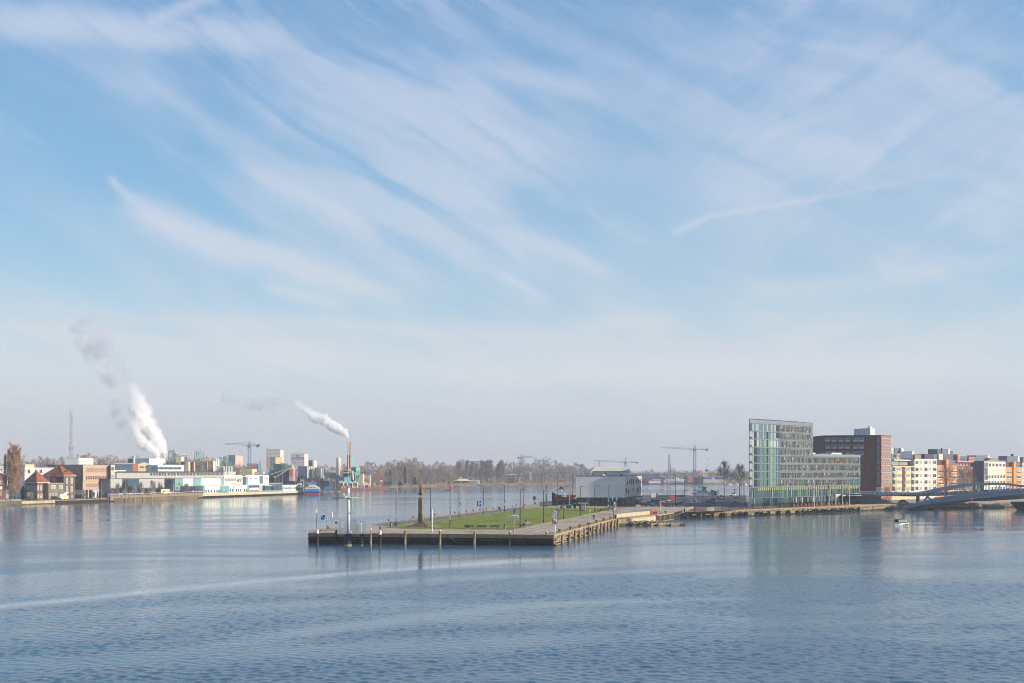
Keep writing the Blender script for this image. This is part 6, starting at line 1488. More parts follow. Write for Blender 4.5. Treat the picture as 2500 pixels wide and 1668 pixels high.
# moored barge with crane, container
def barge():
 D=445;X,Y=XY(1372,D);e=thing('red_barge','black barge with red deck gear and a white folding crane behind the lawn','barge',(X,Y,0));k=D/FP
 b=MB();boat_hull(b,12,4.5,4.0,.9);o=link('hull',fixn(b.mesh('hull',M('hull_black',(34,36,42),.6,.1,1.))),e,(1.5,0,0),math.pi)
 b=MB();b.box(1.8,-2.1,3.1,9,.3,.35);b.build('red_stripe',red_p,e)
 b=MB();b.box(-1.5,0,4.1,3.2,3,1.1);b.box(3.4,0,4.1,2.4,3,1.2);b.build('deck_house',red_p,e)
 pts=[((2.0,-1,4.5),(.2,-1,6.6)),((.2,-1,6.6),(-1.8,-1,8.2)),((-1.8,-1,8.2),(-3.4,-1,8.0))]
 for a_,c_ in pts:b=MB();b.tube(a_,c_,.28,.22,6);b.build('crane_arm',white_p,e)
 b=MB();b.prism([(-1.4,-1.6),(.6,-1.6),(.6,-.4),(-1.4,-.4)],7.9,9.0,[(-.6,-1.2),(-.3,-1.2),(-.3,-.8),(-.6,-.8)]);b.build('grab',black_p,e)
 for i in range(3):b=MB();b.box(4.4,-.6,4.9+i*.95,1.5,1.2,.88);b.build('crate',M('grid_white',(196,196,176),.6,.15,4.),e)
barge()
X,Y=XY(1397,440);e=thing('shipping_container','rust red container with a small pale notice beside the hall','container',(X,Y,QZ));b=MB();b.box(.3,0,0,4.6,2.4,2.9);b.build('shell',M('container_red',(158,56,44),.7,.1,1.),e);b=MB();b.box(1.5,-1.24,1.1,1.3,.05,.9);b.build('notice',M('notice_grey',(170,180,190),.6,.2,4.),e)
for i in range(11):b=MB();b.box(-1.8+i*.42,-1.23,.15,.1,.06,2.6);b.build('rib',M('container_red'),e)
X,Y=TP(1470,1233.5);e=thing('green_tipper','green skip container with a yellow end beside the hall base','skip',(X,Y,QZ));b=MB();b.prism([(-2.6,-.8),(2.2,-.8),(2.2,.8),(-2.6,.8)],0,1.7,[(-2.9,-1),(2.2,-1),(2.2,1),(-2.9,1)]);b.build('skip_body',M('skip_green',(54,84,56),.7,.1,1.),e);b=MB();b.prism([(2.3,-1),(3.4,-1),(3.2,1),(2.3,1)],0,2.4,[(2.3,-1),(2.5,-1),(2.5,1),(2.3,1)]);b.build('yellow_end',M('skip_yellow',(210,156,50),.7,.1,1.),e)
# ------------------------------------------------------------------ left bank
def LF(x0,x1,o0=0.0,o1=None):return LB(x0,o0),LB(x1,o0 if o1 is None else o1)
def block(name,label,cat,x0,x1,ytop,off0,off1,wm,rm=roofing,depth=14,zb=BZ,ref=None,grp=None,side=None):
 """building whose front edge spans px x0..x1 at depth offsets off0, off1 behind the shore line"""
 A,B_=LB(x0,off0),LB(x1,off1)
 Y=(A[1]+B_[1])/2 if ref is None else XY(ref,1)[1]
 return Bld(name,label,cat,foot2(A,B_,depth),zb,ZP(ytop,(A[1]+B_[1])/2),wm,rm,grp)
brn=M('brown_house_brick',(122,94,80),.9,.16,1.0,.2);brn2=M('grey_house_brick',(132,116,100),.9,.12,.8,.2)
tile=M('orange_roof_tile',(160,88,62),.85,.25,.5,.3,dark=((112,66,52),.8,.35,(1,1,1)))
teal=M('teal_cladding',(122,160,158),.6,.06,.4);teal_d=M('dark_teal_cladding',(56,84,94),.6,.08,.4);slate_b=M('slate_blue_cladding',(84,104,122),.6,.08,.4)
wht=M('white_industrial_wall',(224,222,214),.7,.06,.3,dark=((190,176,146),.4,.25,(1,1,.2)));lgr=M('light_grey_ribbed',(176,174,168),.7,.05,.6,stretch=(4,4,.2))
tan=M('tan_concrete',(190,164,134),.85,.08,.5,dark=((140,116,92),.4,.5,(1,1,.15)))
# --- quay wall of the left bank, in lengths
def left_quay():
 g=bpy.data.objects['far_bank_ground']
 F=Face(LB(268,-.4),LB(495,-.4),g)
 for i in range(34):F.box('quay_block',F.L*i/34,F.L*(i+1)/34-.08,.15,BZ+1.4,M('left_quay_concrete',(146,130,108),.95,.2,.6,dark=((84,72,56),.7,.5,(1,1,.3))),.3)
 F.box('wet_band',0,F.L,-1,.45,M('wet_shade_black'),.45)
 F.box('guard_rail',0,F.L,BZ+2.0,BZ+2.18,white_p,.2)
 for i in range(60):F.box('rail_post',F.L*i/60,F.L*i/60+.12,BZ+1.4,BZ+2.3,M('rail_brown',(116,92,78),.9,.1,1.),.18)
 F=Face(LB(134,-.3),LB(262,-.3),g)
 for i in range(30):F.box('sheet_pile',F.L*i/30+.6,F.L*i/30+1.5,-.5,1.3,timber_dk,.5)
 F.box('quay_cap',0,F.L,1.2,BZ+.1,quay_stone,.5)
 F=Face(LB(-30,-.3),LB(134,-.3),g);F.box('mossy_foot',0,F.L,-.5,.5,M('mossy_foot',(92,86,48),.95,.25,1.),.4);F.box('quay_cap',0,F.L,.5,BZ+.05,M('pale_stone',(186,168,146),.95,.15,.6),.2)
 F=Face(LB(495,-.4),LB(742,-.4),g)
 for i in range(46):F.box('quay_block',F.L*i/46,F.L*(i+1)/46-.1,.7,BZ+.75,M('cream_concrete',(204,186,152),.95,.15,.8,dark=((140,116,84),.7,.6,(1,1,.2))),.3)
 F.box('wet_band',0,F.L,-1,1.0,M('wet_shade_black'),.45)
left_quay()
r_z=BZ
tufts('bank_grass',[LB(-20,1.5),LB(130,1.5),LB(262,2)],2600,.6,M('green_brown_grass'),7,1.2)
tufts('bank_grass',[LB(70,4),LB(134,4)],900,.5,dry,8,1.5)
# --- houses at the far left
def hip_house(label,x0,x1,xc,yeave,yapex,off,dep,side_x=None):
 pass
def houses():
# cut house at frame edge
 h=block('brick_house','dark brick house cut by the left edge of the picture, white gable edge','house',-30,12,1158,12,10,M('brown_cut_brick',(118,76,62),.9,.14,.8,.2),None,10)
 F=h.face(0);F.pwin(1,1172,5,1184,white_p,glass_dk,hb=2);F.pwin(0,1186.5,5.5,1195,white_p,white_p);F.pwin(1,1200,4.5,1210,white_p,glass_dk)
 b=MB();o=h.o;fz=h.z1-o[2];f=[(p[0]-o[0],p[1]-o[1])for p in h.foot]
 b.v=[(f[0][0]-3,f[0][1],fz+4),(f[1][0]+.6,f[1][1]-.5,fz-.3),(f[2][0]+.6,f[2][1],fz-.3),(f[3][0]-3,f[3][1],fz+4)];b.face((0,1,2,3));b.v+=[(x,y,z+.4)for x,y,z in b.v];b.face((7,6,5,4));b.face((0,4,5,1));b.face((1,5,6,2));b.build('roof',white_p,h.e)
# house A with hipped roof
 def house(label,x0,xm,x1,yeave,yapex,offm,m1,m2,wins1,wins2,fl=2):
  C=LB(xm,offm);A=XY(x0,C[1]+5.5);B_=LB(x1,offm+1.5);B_=XY(x1,C[1]+9)
  back=(A[0]+B_[0]-C[0],A[1]+B_[1]-C[1]);foot=[A,C,B_,back]
  h=Bld('brick_house',label,'house',foot,BZ,ZP(yeave,C[1]),m1,None,'brick houses with hipped roofs')
  o=h.o;cx=sum(p[0]for p in foot)/4;cy=sum(p[1]for p in foot)/4;z=h.z1-o[2];za=ZP(yapex,cy)-o[2]
  ex=[((p[0]-cx)*1.12+cx-o[0],(p[1]-cy)*1.12+cy-o[1])for p in foot]
  b=MB();n=4;b.v=[(x,y,z)for x,y in ex]+[(x,y,z+.25)for x,y in ex]
  b.face((3,2,1,0));[b.face((i,(i+1)%4,(i+1)%4+4,i+4))for i in range(4)]
  b.build('eaves',white_p,h.e)
  ax,ay=cx-o[0],cy-o[1];b=MB();b.v=[(x,y,z+.26)for x,y in ex]+[(ax-.4,ay,za),(ax+.4,ay,za)]
  b.face((0,1,5,4));b.face((1,2,5));b.face((2,3,4,5));b.face((3,0,4));b.face((3,2,1,0));b.build('roof',tile,h.e)
  b=MB()
  for i in range(4):b.tube((*ex[i],z+.3),(ax,ay,za),.12,.12,4)
  b.build('ridge_tiles',M('ridge_light',(176,110,80),.9,.1,1.),h.e)
  F,G=h.face(0),h.face(1)
  for w in wins1:F.pwin(*w,white_p,glass_dk,bars=1,fw=.16)
  for w in wins2:G.pwin(*w,white_p,glass_dk,bars=1,hb=2,fw=.2)
  G.box('side_brick',.05,G.L-.05,BZ,h.z1-.02,m2,.04)
  return h,F,G
 h,F,G=house('lower brown brick house with red hipped roof, just right of the poplar',60,90,118,1179.5,1150.5,14,brn2,brn,[(68.5,1188,72,1197),(76,1188,80.5,1197),(84,1188,88,1197)],[(91.5,1185.5,94.3,1197.5),(98.3,1185.5,101.5,1197.5),(105,1185.5,108,1197.5),(111.5,1185.5,114.3,1197.5),(92,1206,95,1216),(97,1206,103,1216)])
 F.pbox('shop_front',68,1201,83,1219,white_p,.3);F.pwin(69,1205,77,1219,galv,glass_lt,bars=2,out=.32);b=0
 G.pbox('door_surround',106,1203,117,1219,white_p,.15);G.pbox('door',108,1205,112,1219,brn,.22)
 h,F,G=house('taller dark brick house with orange patched hipped roof and roof windows',106,155,183,1163,1136.5,17,M('black_timber_wall',(56,50,54),.8,.12,1.),M('purple_brown_brick',(112,90,82),.9,.14,1.,.2),[],[(161.5,1166.5,165.8,1181),(173,1166.5,177,1181),(161.5,1187,165.8,1202),(173,1187,177,1202)])
 F.pbox('orange_sun_blind',129.5,1166,138.5,1177,M('orange_awning',(226,88,34),.7,.05,1.),.8)
 F.pwin(113,1163.5,123,1178,white_p,glass_bl,'glazed_porch',bars=4,proud=.4)
 G.pbox('drain_pipe',169.8,1164,171,1216,galv,.25);G.pbox('door_surround',161,1202,167,1218,white_p,.12);G.pbox('grey_door',173,1208,178,1218,galv,.12)
# roof windows
 o=h.o
 for px,py in((133.5,1154.5),(160.5,1155)):
  Y=h.foot[1][1]+3;X,_=XY(px,Y-1.5);b=MB();b.box(0,0,0,1.7,.25,.9);b.build('roof_window',glass_bl,h.e,loc=(X-o[0],Y-1.5-o[1],ZP(py,Y)-o[2]+.6),rot=(math.radians(-35),0,0))
# flat-roofed link between them
 h=block('annex','flat-roofed grey brick annex between the two red-roofed houses','annex',118,155.5,1180.5,11,9,brn2,M('pale_coping',(186,170,150),.8,.1,1.),9)
 F=h.face(0);F.pwin(124.5,1185,135.5,1194,white_p,glass_lt,bars=3);F.pwin(145,1185,153,1194,white_p,glass_lt,bars=2);F.row(119,141,1204,1212,3,.45,white_p,glass_lt);F.pbox('shop_front',144.5,1203,160,1219,white_p,.5);F.pbox('awning',144.5,1203,154,1206,M('awning_teal',(90,140,160),.7,.1,1.),.9);F.pbox('yellow_poster',154.5,1211,158.5,1217.5,M('yellow_poster',(234,196,50),.6,.15,5.),.56)
# white two-storey behind
 h=block('white_office','white two-storey office behind the red-roofed houses','office',60,132,1143,52,44,M('pale_grey_white_wall',(206,208,206),.7,.05,.5),M('white_roof_edge',(220,218,210),.7,.04,1.),14)
 F=h.face(0)
 for x in(67.5,85,96):F.pwin(x,1146.5,x+7,1155.5,white_p,glass_dk,bars=1)
 h.vol('gable_end',foot2(LB(61,54),LB(84,52),8),h.z1,h.z1+1.6,M('yellowish_gable',(206,188,140),.8,.08,.6),white_p)
 h=block('low_hall','long flat grey roof hall behind the red-roofed houses and office block','hall',112,160,1135.5,90,80,M('grey_band_wall',(150,154,156),.8,.06,.5),roofing,20)
 for x in(133,138,143):b=MB();q=LB(x,84);b.box(q[0]-h.o[0],q[1]-h.o[1],h.z1+.2-h.o[2],.8,.8,1.4);b.build('roof_vent',M('pinkish_metal',(186,160,150),.6,.1,1.),h.e)
 h=block('flat_house','flat-roofed pale house glimpsed left of the poplar','house',-20,22,1140,60,56,M('pale_blue_wall',(170,178,186),.8,.08,.5),white_p,12)
 F=h.face(0);F.row(0,14,1144,1150,2,.6,white_p,glass_dk)
houses()
def office():
 C=LB(202.5,20);A=XY(118,C[1]+26);B_=XY(270,C[1]+26)
 foot=[A,C,B_,(A[0]+B_[0]-C[0],A[1]+B_[1]-C[1])]
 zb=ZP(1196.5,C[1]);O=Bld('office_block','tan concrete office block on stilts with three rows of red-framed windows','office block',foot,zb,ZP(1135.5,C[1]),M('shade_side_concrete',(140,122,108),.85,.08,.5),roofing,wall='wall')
 F,G=O.face(0),O.face(1);pf=M('red_window_frame',(168,92,92),.6,.06,1.)
 for i in range(9):
  for k in range(3):
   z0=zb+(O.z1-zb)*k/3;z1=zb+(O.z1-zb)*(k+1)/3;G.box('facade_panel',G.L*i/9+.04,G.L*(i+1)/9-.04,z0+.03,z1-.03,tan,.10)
 for k,y in enumerate([1143.5,1162.5,1181]):
  G.row(208.3,266.5,y,y+8,14,.62,pf,[glass_lt,glass_bl,glass_lt][k],out=.12)
 for y in(1143.5,1162,1181):
  for x in(168,176.3,185):F.pwin(x-(10 if False else 0),y,x+5.6,y+8,pf,glass_dk,bars=1)if y<1150 or x>184 else None
 for i in range(8):
  q=Vector(C)+(Vector(B_)-Vector(C))*(i+.3)/8;b=MB();b.box(q.x-O.o[0],q.y+.8-O.o[1],BZ-O.o[2],.45,.45,zb-BZ);b.build('column',white_p,O.e)
 Kf=[(C[0]+3,C[1]+5.2),(B_[0]-2,B_[1]+3),(B_[0]-8,B_[1]+10),(C[0]-4,C[1]+12)]
 O.vol('recessed_ground_floor',Kf,BZ,zb-.02,M('graffiti_wall',(206,206,214),.8,.45,.9,dark=((52,66,140),.7,.9,(1,1,1))))
 K=Face(Kf[0],Kf[1],O.e,O.o)
 for i in range(9):K.box('glass_bay',K.L*i/9+.3,K.L*(i+1)/9-.5,BZ+.4,zb-1.0,[glass_bl,white_p,M('mural_blue',(96,110,176),.8,.3,1.)][i%3],.06)
# white plant room
 p=[LB(158,48),LB(192,40),LB(228,52),LB(196,66)];O.vol('plant_room',p,O.z1+.26,ZP(1120.5,560),M('white_ribbed_box',(212,214,214),.6,.05,1.,stretch=(3,3,.2)),white_p)
 P=Face(p[1],p[2],O.e,O.o)
 for i in range(7):P.box('louvre',1+i*P.L/8,1+i*P.L/8+1.0,P.z(210,1130),P.z(210,1124),M('louvre_cream',(206,196,176),.6,.05,1.),.12)
 for x,h_ in((190,2.2),(204,1.4),(207,2.0),(211,1.8)):q=LB(x,52);b=MB();b.lathe([(.35,0),(.35,h_),(.5,h_+.2)],q[0]-O.o[0],q[1]-O.o[1],8);o=b.build('roof_vent',M('vent_brown',(150,100,84),.7,.1,1.),O.e);o.location.z=P.z(210,1120)-O.o[2]
office()
def lattice(b,p0,h,w0,w1,n,r=.08):
 for i in range(n):
  z0,z1=h*i/n,h*(i+1)/n;a,c=lerp(w0,w1,i/n)/2,lerp(w0,w1,(i+1)/n)/2
  for k,(sx,sy)in enumerate(((-1,-1),(1,-1),(1,1),(-1,1))):
   tx,ty=((1,-1),(1,1),(-1,1),(-1,-1))[k]
   b.tube((p0[0]+sx*a,p0[1]+sy*a,p0[2]+z0),(p0[0]+sx*c,p0[1]+sy*c,p0[2]+z1),r,r,4,False)
   b.tube((p0[0]+sx*a,p0[1]+sy*a,p0[2]+z0),(p0[0]+tx*c,p0[1]+ty*c,p0[2]+z1),r*.6,r*.6,3,False)
   b.tube((p0[0]+sx*a,p0[1]+sy*a,p0[2]+z0),(p0[0]+tx*a,p0[1]+ty*a,p0[2]+z0),r*.6,r*.6,3,False)
def radio_mast():
 q=LB(174,70);Y=q[1];e=thing('radio_mast','slender white lattice radio mast behind the tan office block','mast',(q[0],Y,BZ));h=ZP(1008,Y)-BZ
 m=M('mast_pale',(170,168,172),.5,.05,1.)
 b=MB();lattice(b,(0,0,0),h,1.9,1.0,34,.08);b.build('lattice',m,e)
 b=MB();b.tube((0,0,h),(0,0,ZP(975,Y)-BZ),.16,.06,6);b.build('spire',m,e)
 b=MB();b.tube((-2.6,0,h),(.6,0,h),.08,.08,5);b.tube((-2.6,0,h),(-2.6,0,h+2.4),.06,.06,5);b.tube((.8,0,h),(.8,0,h+2.2),.06,.06,5);b.tube((-.1,0,h),(-.1,0,h+3.2),.25,.2,6);b.build('antenna',m,e)
 for a in range(4):t=a*1.57;b=MB();b.box(1.1*math.cos(t),1.1*math.sin(t),ZP(1098,Y)-BZ,.4,.4,1.7);b.build('panel_antenna',m,e)
radio_mast()
# --- long shed and its neighbours
def shed():
 A,B_=LB(285,26),LB(546,22)
 S=Bld('long_shed','long grey industrial shed with a strip of upper windows and coloured lower panels','shed',foot2(A,B_,20),BZ,ZP(1152.8,(A[1]+B_[1])/2),lgr,roofing)
 F=S.face(0)
 for i in range(13):F.box('cladding_panel',F.upx(286)+(F.upx(362)-F.upx(286))*i/13,F.upx(286)+(F.upx(362)-F.upx(286))*(i+.93)/13,F.z(320,1168),F.z(320,1154),lgr,.08)
 u0,u1=F.upx(364),F.upx(545)
 for i in range(52):F.win(u0+(u1-u0)*i/52+.1,u0+(u1-u0)*(i+1)/52-.1,F.z(450,1161.5),F.z(450,1154.3),lgr,[glass_dk,glass_dk,glass_bl][i%3],fw=.14)
 F.box('eaves',-.3,F.L+.2,S.z1-.15,S.z1+.45,M('brown_eaves',(84,74,70),.8,.1,1.),.6)
 for x in(364,406,429,475):F.pbox('rainwater_pipe',x,1154,x+.8,1168,white_p,.3)
# lower projecting range
 A2,B2=LB(268,16),LB(547,12);L2=Bld('shed_front_range','lower range of the long shed clad in grey, dark teal, teal and white panels','shed',foot2(A2,B2,9.5),BZ,ZP(1168.3,(A2[1]+B2[1])/2),M('range_wall',(120,126,128),.8,.06,.5),roofing)
 G=L2.face(0);yb=1190
 for x0,x1,m,y1 in[(270.5,298,lgr,yb),(298.3,339,teal_d,yb+5),(339.3,401,lgr,yb),(401.3,426,M('deep_teal_cladding',(44,66,74),.6,.08,.4),1200),(426.3,446,teal,1197),(446.3,471,wht,1187),(471.3,491,teal,1187),(491.3,538.5,wht,1187),(538.8,546.8,teal,1187)]:
  u0,u1=G.upx(x0),G.upx(x1);n=max(2,round((u1-u0)/2.6))
  for i in range(n):G.box('cladding_panel',u0+(u1-u0)*i/n,u0+(u1-u0)*(i+1)/n-.05,G.z(400,y1),G.z(400,1169),m,.12)
 G.row(341,400,1191,1199.5,14,.7,slate_b,glass_dk);G.row(271,297,1191,1198,6,.7,slate_b,glass_dk)
 G.pbox('dark_ground_wall',446,1188,496,1212,M('navy_wall',(46,56,74),.7,.1,.6),.1);G.pwin(470,1197.5,478,1204,white_p,glass_lt,bars=2,out=.1);G.pbox('entrance',427,1198,440,1206,glass_bl,.1);G.pbox('red_box',430,1190,433.5,1194.5,M('dark_red_box',(120,50,60),.7,.1,1.),.2)
 h=block('white_link_building','narrow white building wedged between office block and long shed','building',270.5,280,1136,24,23,wht,white_p,9);F=h.face(0);F.pwin(271.5,1140,278.5,1149,white_p,glass_bl,bars=2);F.pwin(271.5,1159,278,1166,white_p,glass_lt,bars=2)
 h=block('white_low_wing','low white wing with two dark windows at the left end of the long shed','building',280,307,1149.5,30,30,wht,white_p,6);F=h.face(0);F.pwin(279.5+1,1153,282.5,1160,white_p,glass_dk);F.pwin(283.2,1153,286,1160,white_p,glass_dk)
# buildings behind
 h=block('slate_blue_hall','slate blue hall with rows of tiny vents behind the long shed','hall',279.5,324.5,1133,60,56,slate_b,white_p,24);F=h.face(0)
 F.row(284,322,1135,1137.5,14,.5,slate_b,teal_d,'vent');F.row(284,322,1140.5,1143,14,.5,slate_b,teal_d,'vent')
 G=Face(h.foot[1],LB(337.5,62),h.e,h.o);h.vol('brick_section',foot2(LB(324.6,56),LB(337,55),14),BZ,h.z1,M('salmon_brick',(190,108,88),.85,.1,.8))
 A,B_=LB(337.3,55),LB(368,52);h=Bld('cream_gabled_hall','cream low-gabled hall with small square windows behind the long shed','hall',foot2(A,B_,14),BZ,ZP(1134.5,585),cream,None);F=h.face(0)
 for x in(342.5,345.7,348.9,354.5,363.2):F.pwin(x,1139,x+2.2,1142.5,darkgrey,glass_dk,fw=.1)
 b=MB();o=h.o;f=[(p[0]-o[0],p[1]-o[1])for p in h.foot];mx,my=(f[0][0]+f[1][0])/2,(f[0][1]+f[1][1])/2;nx,ny=f[3][0]-f[0][0],f[3][1]-f[0][1];z=h.z1-o[2]
 b.v=[(f[0][0]-.5,f[0][1],z),(f[1][0]+.5,f[1][1],z),(mx,my,z+1.4),(f[0][0]+nx-.5,f[0][1]+ny,z),(f[1][0]+nx+.5,f[1][1]+ny,z),(mx+nx,my+ny,z+1.4)];b.f=[(0,1,2),(5,4,3),(0,2,5,3),(1,4,5,2),(0,3,4,1)];b.m=[0]*5;b.build('roof',M('cream_roof',(218,208,188),.7,.05,.5),h.e)
 h=block('blue_white_office','white office with one long window band and a dark blue left part','office',368.3,449.5,1136,50,42,wht,white_p,14);F=h.face(0)
 F.pbox('blue_part',368.5,1136,385,1151.5,M('deep_blue_wall',(48,78,106),.6,.06,.5),.12);F.row(369,385,1141,1147,4,.85,slate_b,glass_dk,out=.14);F.row(386,442.5,1140.5,1146.5,18,.86,teal,glass_dk)
 h=block('white_roof_hall','long white hall high behind with a thin chimney before it','hall',313,364,1120.3,150,130,M('bright_white_wall',(226,226,226),.5,.04,.3),white_p,14);F=h.face(0);F.pbox('grey_end',313.3,1121,323.5,1130,slate_b,.1)
 q=LB(326.5,120);b=MB();b.lathe([(.95,0),(.95,ZP(1114.5,q[1])-BZ),(1.05,ZP(1114,q[1])-BZ)],0,0,12);b.build('chimney',M('chimney_concrete',(190,184,178),.8,.06,.5),loc=(q[0],q[1],BZ),label='thin pale round chimney in front of the long white hall',cat='chimney')
shed()
# --- chemical plant
grn=M('plant_green_steel',(86,140,118),.6,.12,1.);pipe=M('pale_pipe',(206,202,186),.5,.08,1.);tank=M('white_tank',(216,212,200),.55,.05,.6)
def process_tower(px0,px1,ytop,D,label,seed,n=5,name='process_tower',base=BZ):
 r=random.Random(seed);X0,X1=XY(px0,D)[0],XY(px1,D)[0];w=X1-X0;h=ZP(ytop,D)-base;e=thing(name,label,'process tower',((X0+X1)/2,D,base))
 b=MB()
 for i in range(n+1):
  z=h*(i+.0)/n
  for sx in(-.5,0,.5):
   for sy in(-.5,.5):
    if i<n:b.box(sx*w,sy*w*.8,z,.22,.22,h/n)
  if i:b.box(0,0,z-.1,w,w*.8,.16)
  if i<n:b.tube((-w/2,-w*.4,z),(0,-w*.4,z+h/n),.1,.1,4,False);b.tube((w/2,-w*.4,z),(0,-w*.4,z+h/n),.1,.1,4,False)
 b.build('steel_frame',grn,e)
 b=MB()
 for i in range(n):
  z=h*i/n+h/n*.5
  for yy in(-.42,.42):b.box(0,yy*w,z+.3,w*1.02,.06,.08)
 b.build('handrail',M('handrail_pale_green',(150,190,166),.6,.08,1.),e)
 for i in range(7):
  rr=r.uniform(.35,1.0)*w*.13;x,y=r.uniform(-.4,.4)*w,r.uniform(-.35,.1)*w;z0=r.uniform(0,.5)*h;z1=min(h,z0+r.uniform(.2,.45)*h)
  b=MB();b.lathe([(rr*.5,z0),(rr,z0+rr*.5),(rr,z1-rr*.5),(rr*.4,z1)],x,y,10);b.build('vessel',[tank,pipe,galv,grn][r.randrange(4)],e)
 b=MB()
 for i in range(16):
  x,y,z=r.uniform(-.5,.5)*w,r.uniform(-.55,.0)*w,r.uniform(.1,.9)*h;q=r.random()
  if q<.45:b.tube((x,y,z),(x,y,min(h,z+r.uniform(.1,.4)*h)),.11,.11,5,False)
  else:b.tube((x,y,z),(x+r.uniform(-.5,.5)*w,y,z),.11,.11,5,False)
 b.build('pipework',pipe,e);return e
def tanks(px,D,r_,ytop,label,m=tank,base=BZ,name='storage_tank',grp=None):
 X,Y=XY(px,D);h=ZP(ytop,D)-base;e=thing(name,label,'storage tank',(X,Y,base),0,grp);b=MB();b.lathe([(r_,0),(r_,h-r_*.3),(r_*.7,h-r_*.1),(r_*.1,h)],0,0,16);smooth(b.build('shell',m,e));b=MB();b.box(r_*.9,-r_*.5,0,.3,.3,h);b.build('ladder',galv,e)
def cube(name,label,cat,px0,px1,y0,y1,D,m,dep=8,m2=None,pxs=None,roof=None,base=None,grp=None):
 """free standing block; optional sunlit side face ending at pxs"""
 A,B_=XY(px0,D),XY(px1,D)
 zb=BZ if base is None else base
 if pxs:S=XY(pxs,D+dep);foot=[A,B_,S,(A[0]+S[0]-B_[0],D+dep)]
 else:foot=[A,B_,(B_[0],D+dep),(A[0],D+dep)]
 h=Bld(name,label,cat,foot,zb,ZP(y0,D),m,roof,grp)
 if m2 and pxs:G=h.face(1);G.box('sunlit_side',.03,G.L-.03,zb+.02,h.z1-.05,m2,.08)
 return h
def plant():
 D=690
 for i,(x0,x1,x2,y)in enumerate([(348+19.5,374,379.5,1119),(383.5,391.5,394.5,1119),(399,406,410,1119)]):
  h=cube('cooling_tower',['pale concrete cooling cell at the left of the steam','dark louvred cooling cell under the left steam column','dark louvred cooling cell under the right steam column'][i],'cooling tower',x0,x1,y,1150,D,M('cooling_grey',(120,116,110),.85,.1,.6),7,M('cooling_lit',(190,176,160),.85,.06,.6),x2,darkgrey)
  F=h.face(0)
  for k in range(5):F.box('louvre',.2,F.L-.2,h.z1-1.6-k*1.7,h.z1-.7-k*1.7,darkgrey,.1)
 process_tower(409.5,424,1100.5,D-5,'tall green steel process tower right of the steam column',3,6)
 q=XY(424.5,D+6);b=MB();b.lathe([(.8,0),(.7,ZP(1096,D)-BZ)],0,0,10);b.build('chimney',M('chimney_pinkish',(176,156,148),.8,.06,.5),loc=(q[0],q[1],BZ),label='short pinkish chimney beside the tall green process tower',cat='chimney')
 process_tower(427,439,1107,D+5,'lower green process frame hung with pale pipes',5,5);process_tower(441,454,1110,D+9,'wide green process frame under a long white pipe',6,4)
 e=thing('pipe_bridge','long white pipe running over the green process frames','pipe',(*XY(427,D),BZ));z=lambda y:ZP(y,D)-BZ;x=lambda p:(p-427)*D/FP
 b=MB();b.tube((x(430),0,z(1108.5)),(x(453),2,z(1111)),.55,.55,8);b.build('upper_pipe',pipe,e)
 b=MB();b.tube((x(438),-2,z(1113.5)),(x(446),-2,z(1114)),.5,.5,8);b.tube((x(446),-2,z(1114)),(x(450),-2,z(1118)),.5,.5,8);b.tube((x(450),-2,z(1118)),(x(450.5),-2,z(1131)),.5,.5,8);b.build('bent_pipe',pipe,e)
 cube('control_house','cream cube-shaped house with an arched door among the green frames','building',430.5,441.5,1117.5,1150,D-10,cream,7,roof=white_p)
 h=cube('grey_vault_hall','dark grey round-roofed hall below the green process tower','hall',398,439,1131.5,1150,D-22,M('vault_grey',(120,122,126),.6,.08,.5),8)
 cube('tank_house','tall cream tank house right of the blue and white office','building',450.5,460,1129,1152,D-30,M('cream_tank_wall',(206,190,168),.7,.08,.6),7,roof=white_p)
 cube('dark_stack_house','dark blue box with a red flash left of the cream tank house','building',441.8,450,1127,1136,D-32,M('dark_stack_blue',(62,76,96),.6,.08,.6),5)
 for i,px in enumerate([467,470.3,474]):
  q=XY(px,D-36);b=MB();b.lathe([(.6,0),(.6,ZP(1128,D-36)-BZ)],0,0,8);b.build('exhaust_stack',[M('stack_dark',(70,60,56),.8,.1,1.),M('stack_rust',(150,76,46),.8,.1,1.),pipe][i],loc=(q[0],q[1],BZ),label=['dark exhaust stack','rust red exhaust stack','pale exhaust stack'][i]+' in the trio before the brown plant hall',cat='exhaust stack')
 h=cube('brown_plant_hall','brown brick plant hall with pale left part and pipe racks before it','hall',475,520.5,1126,1153,D-12,M('plant_brown_brick',(172,136,110),.85,.1,.6),12,wht,525,M('roof_pale_green',(176,190,172),.7,.06,1.));F=h.face(0)
 F.pbox('pale_bay',475.3,1127,503,1140,M('bay_taupe',(156,132,112),.85,.1,.6),.1);F.pbox('clerestory',476,1126.5,519,1129,glass_lt,.14);F.pbox('drain',506,1127,506.8,1150,white_p,.3)
 process_tower(477,489,1137,D-20,'low green pipe rack in front of the brown plant hall',11,3,'pipe_rack');process_tower(490,501,1136,D-21,'second low green pipe rack in front of the brown plant hall',15,3,'pipe_rack')
 process_tower(477,495,1103.5,D+16,'wide green process tower with an open top frame behind the brown hall',21,5)
 b=MB()
 for px in(478.5,489):b.box((px-478.5)*D/FP,0,0,.25,.25,1.9)
 b.box(5.25*D/FP,0,1.9,3.3,.25,.2);b.build('top_frame',grn,loc=(XY(478.5,D+14)[0],D+14,ZP(1103.5,D+16)),label='small open gantry frame on top of the wide green tower',cat='gantry')
 cube('orange_box','small orange and white box roof between the green towers','roof unit',498.5,512,1119.5,1127,D-2,M('pale_orange_panel',(222,168,120),.7,.08,.8),5,roof=white_p)
 process_tower(513,520,1118,D+1,'slim green frame left of the white silos',23,4)
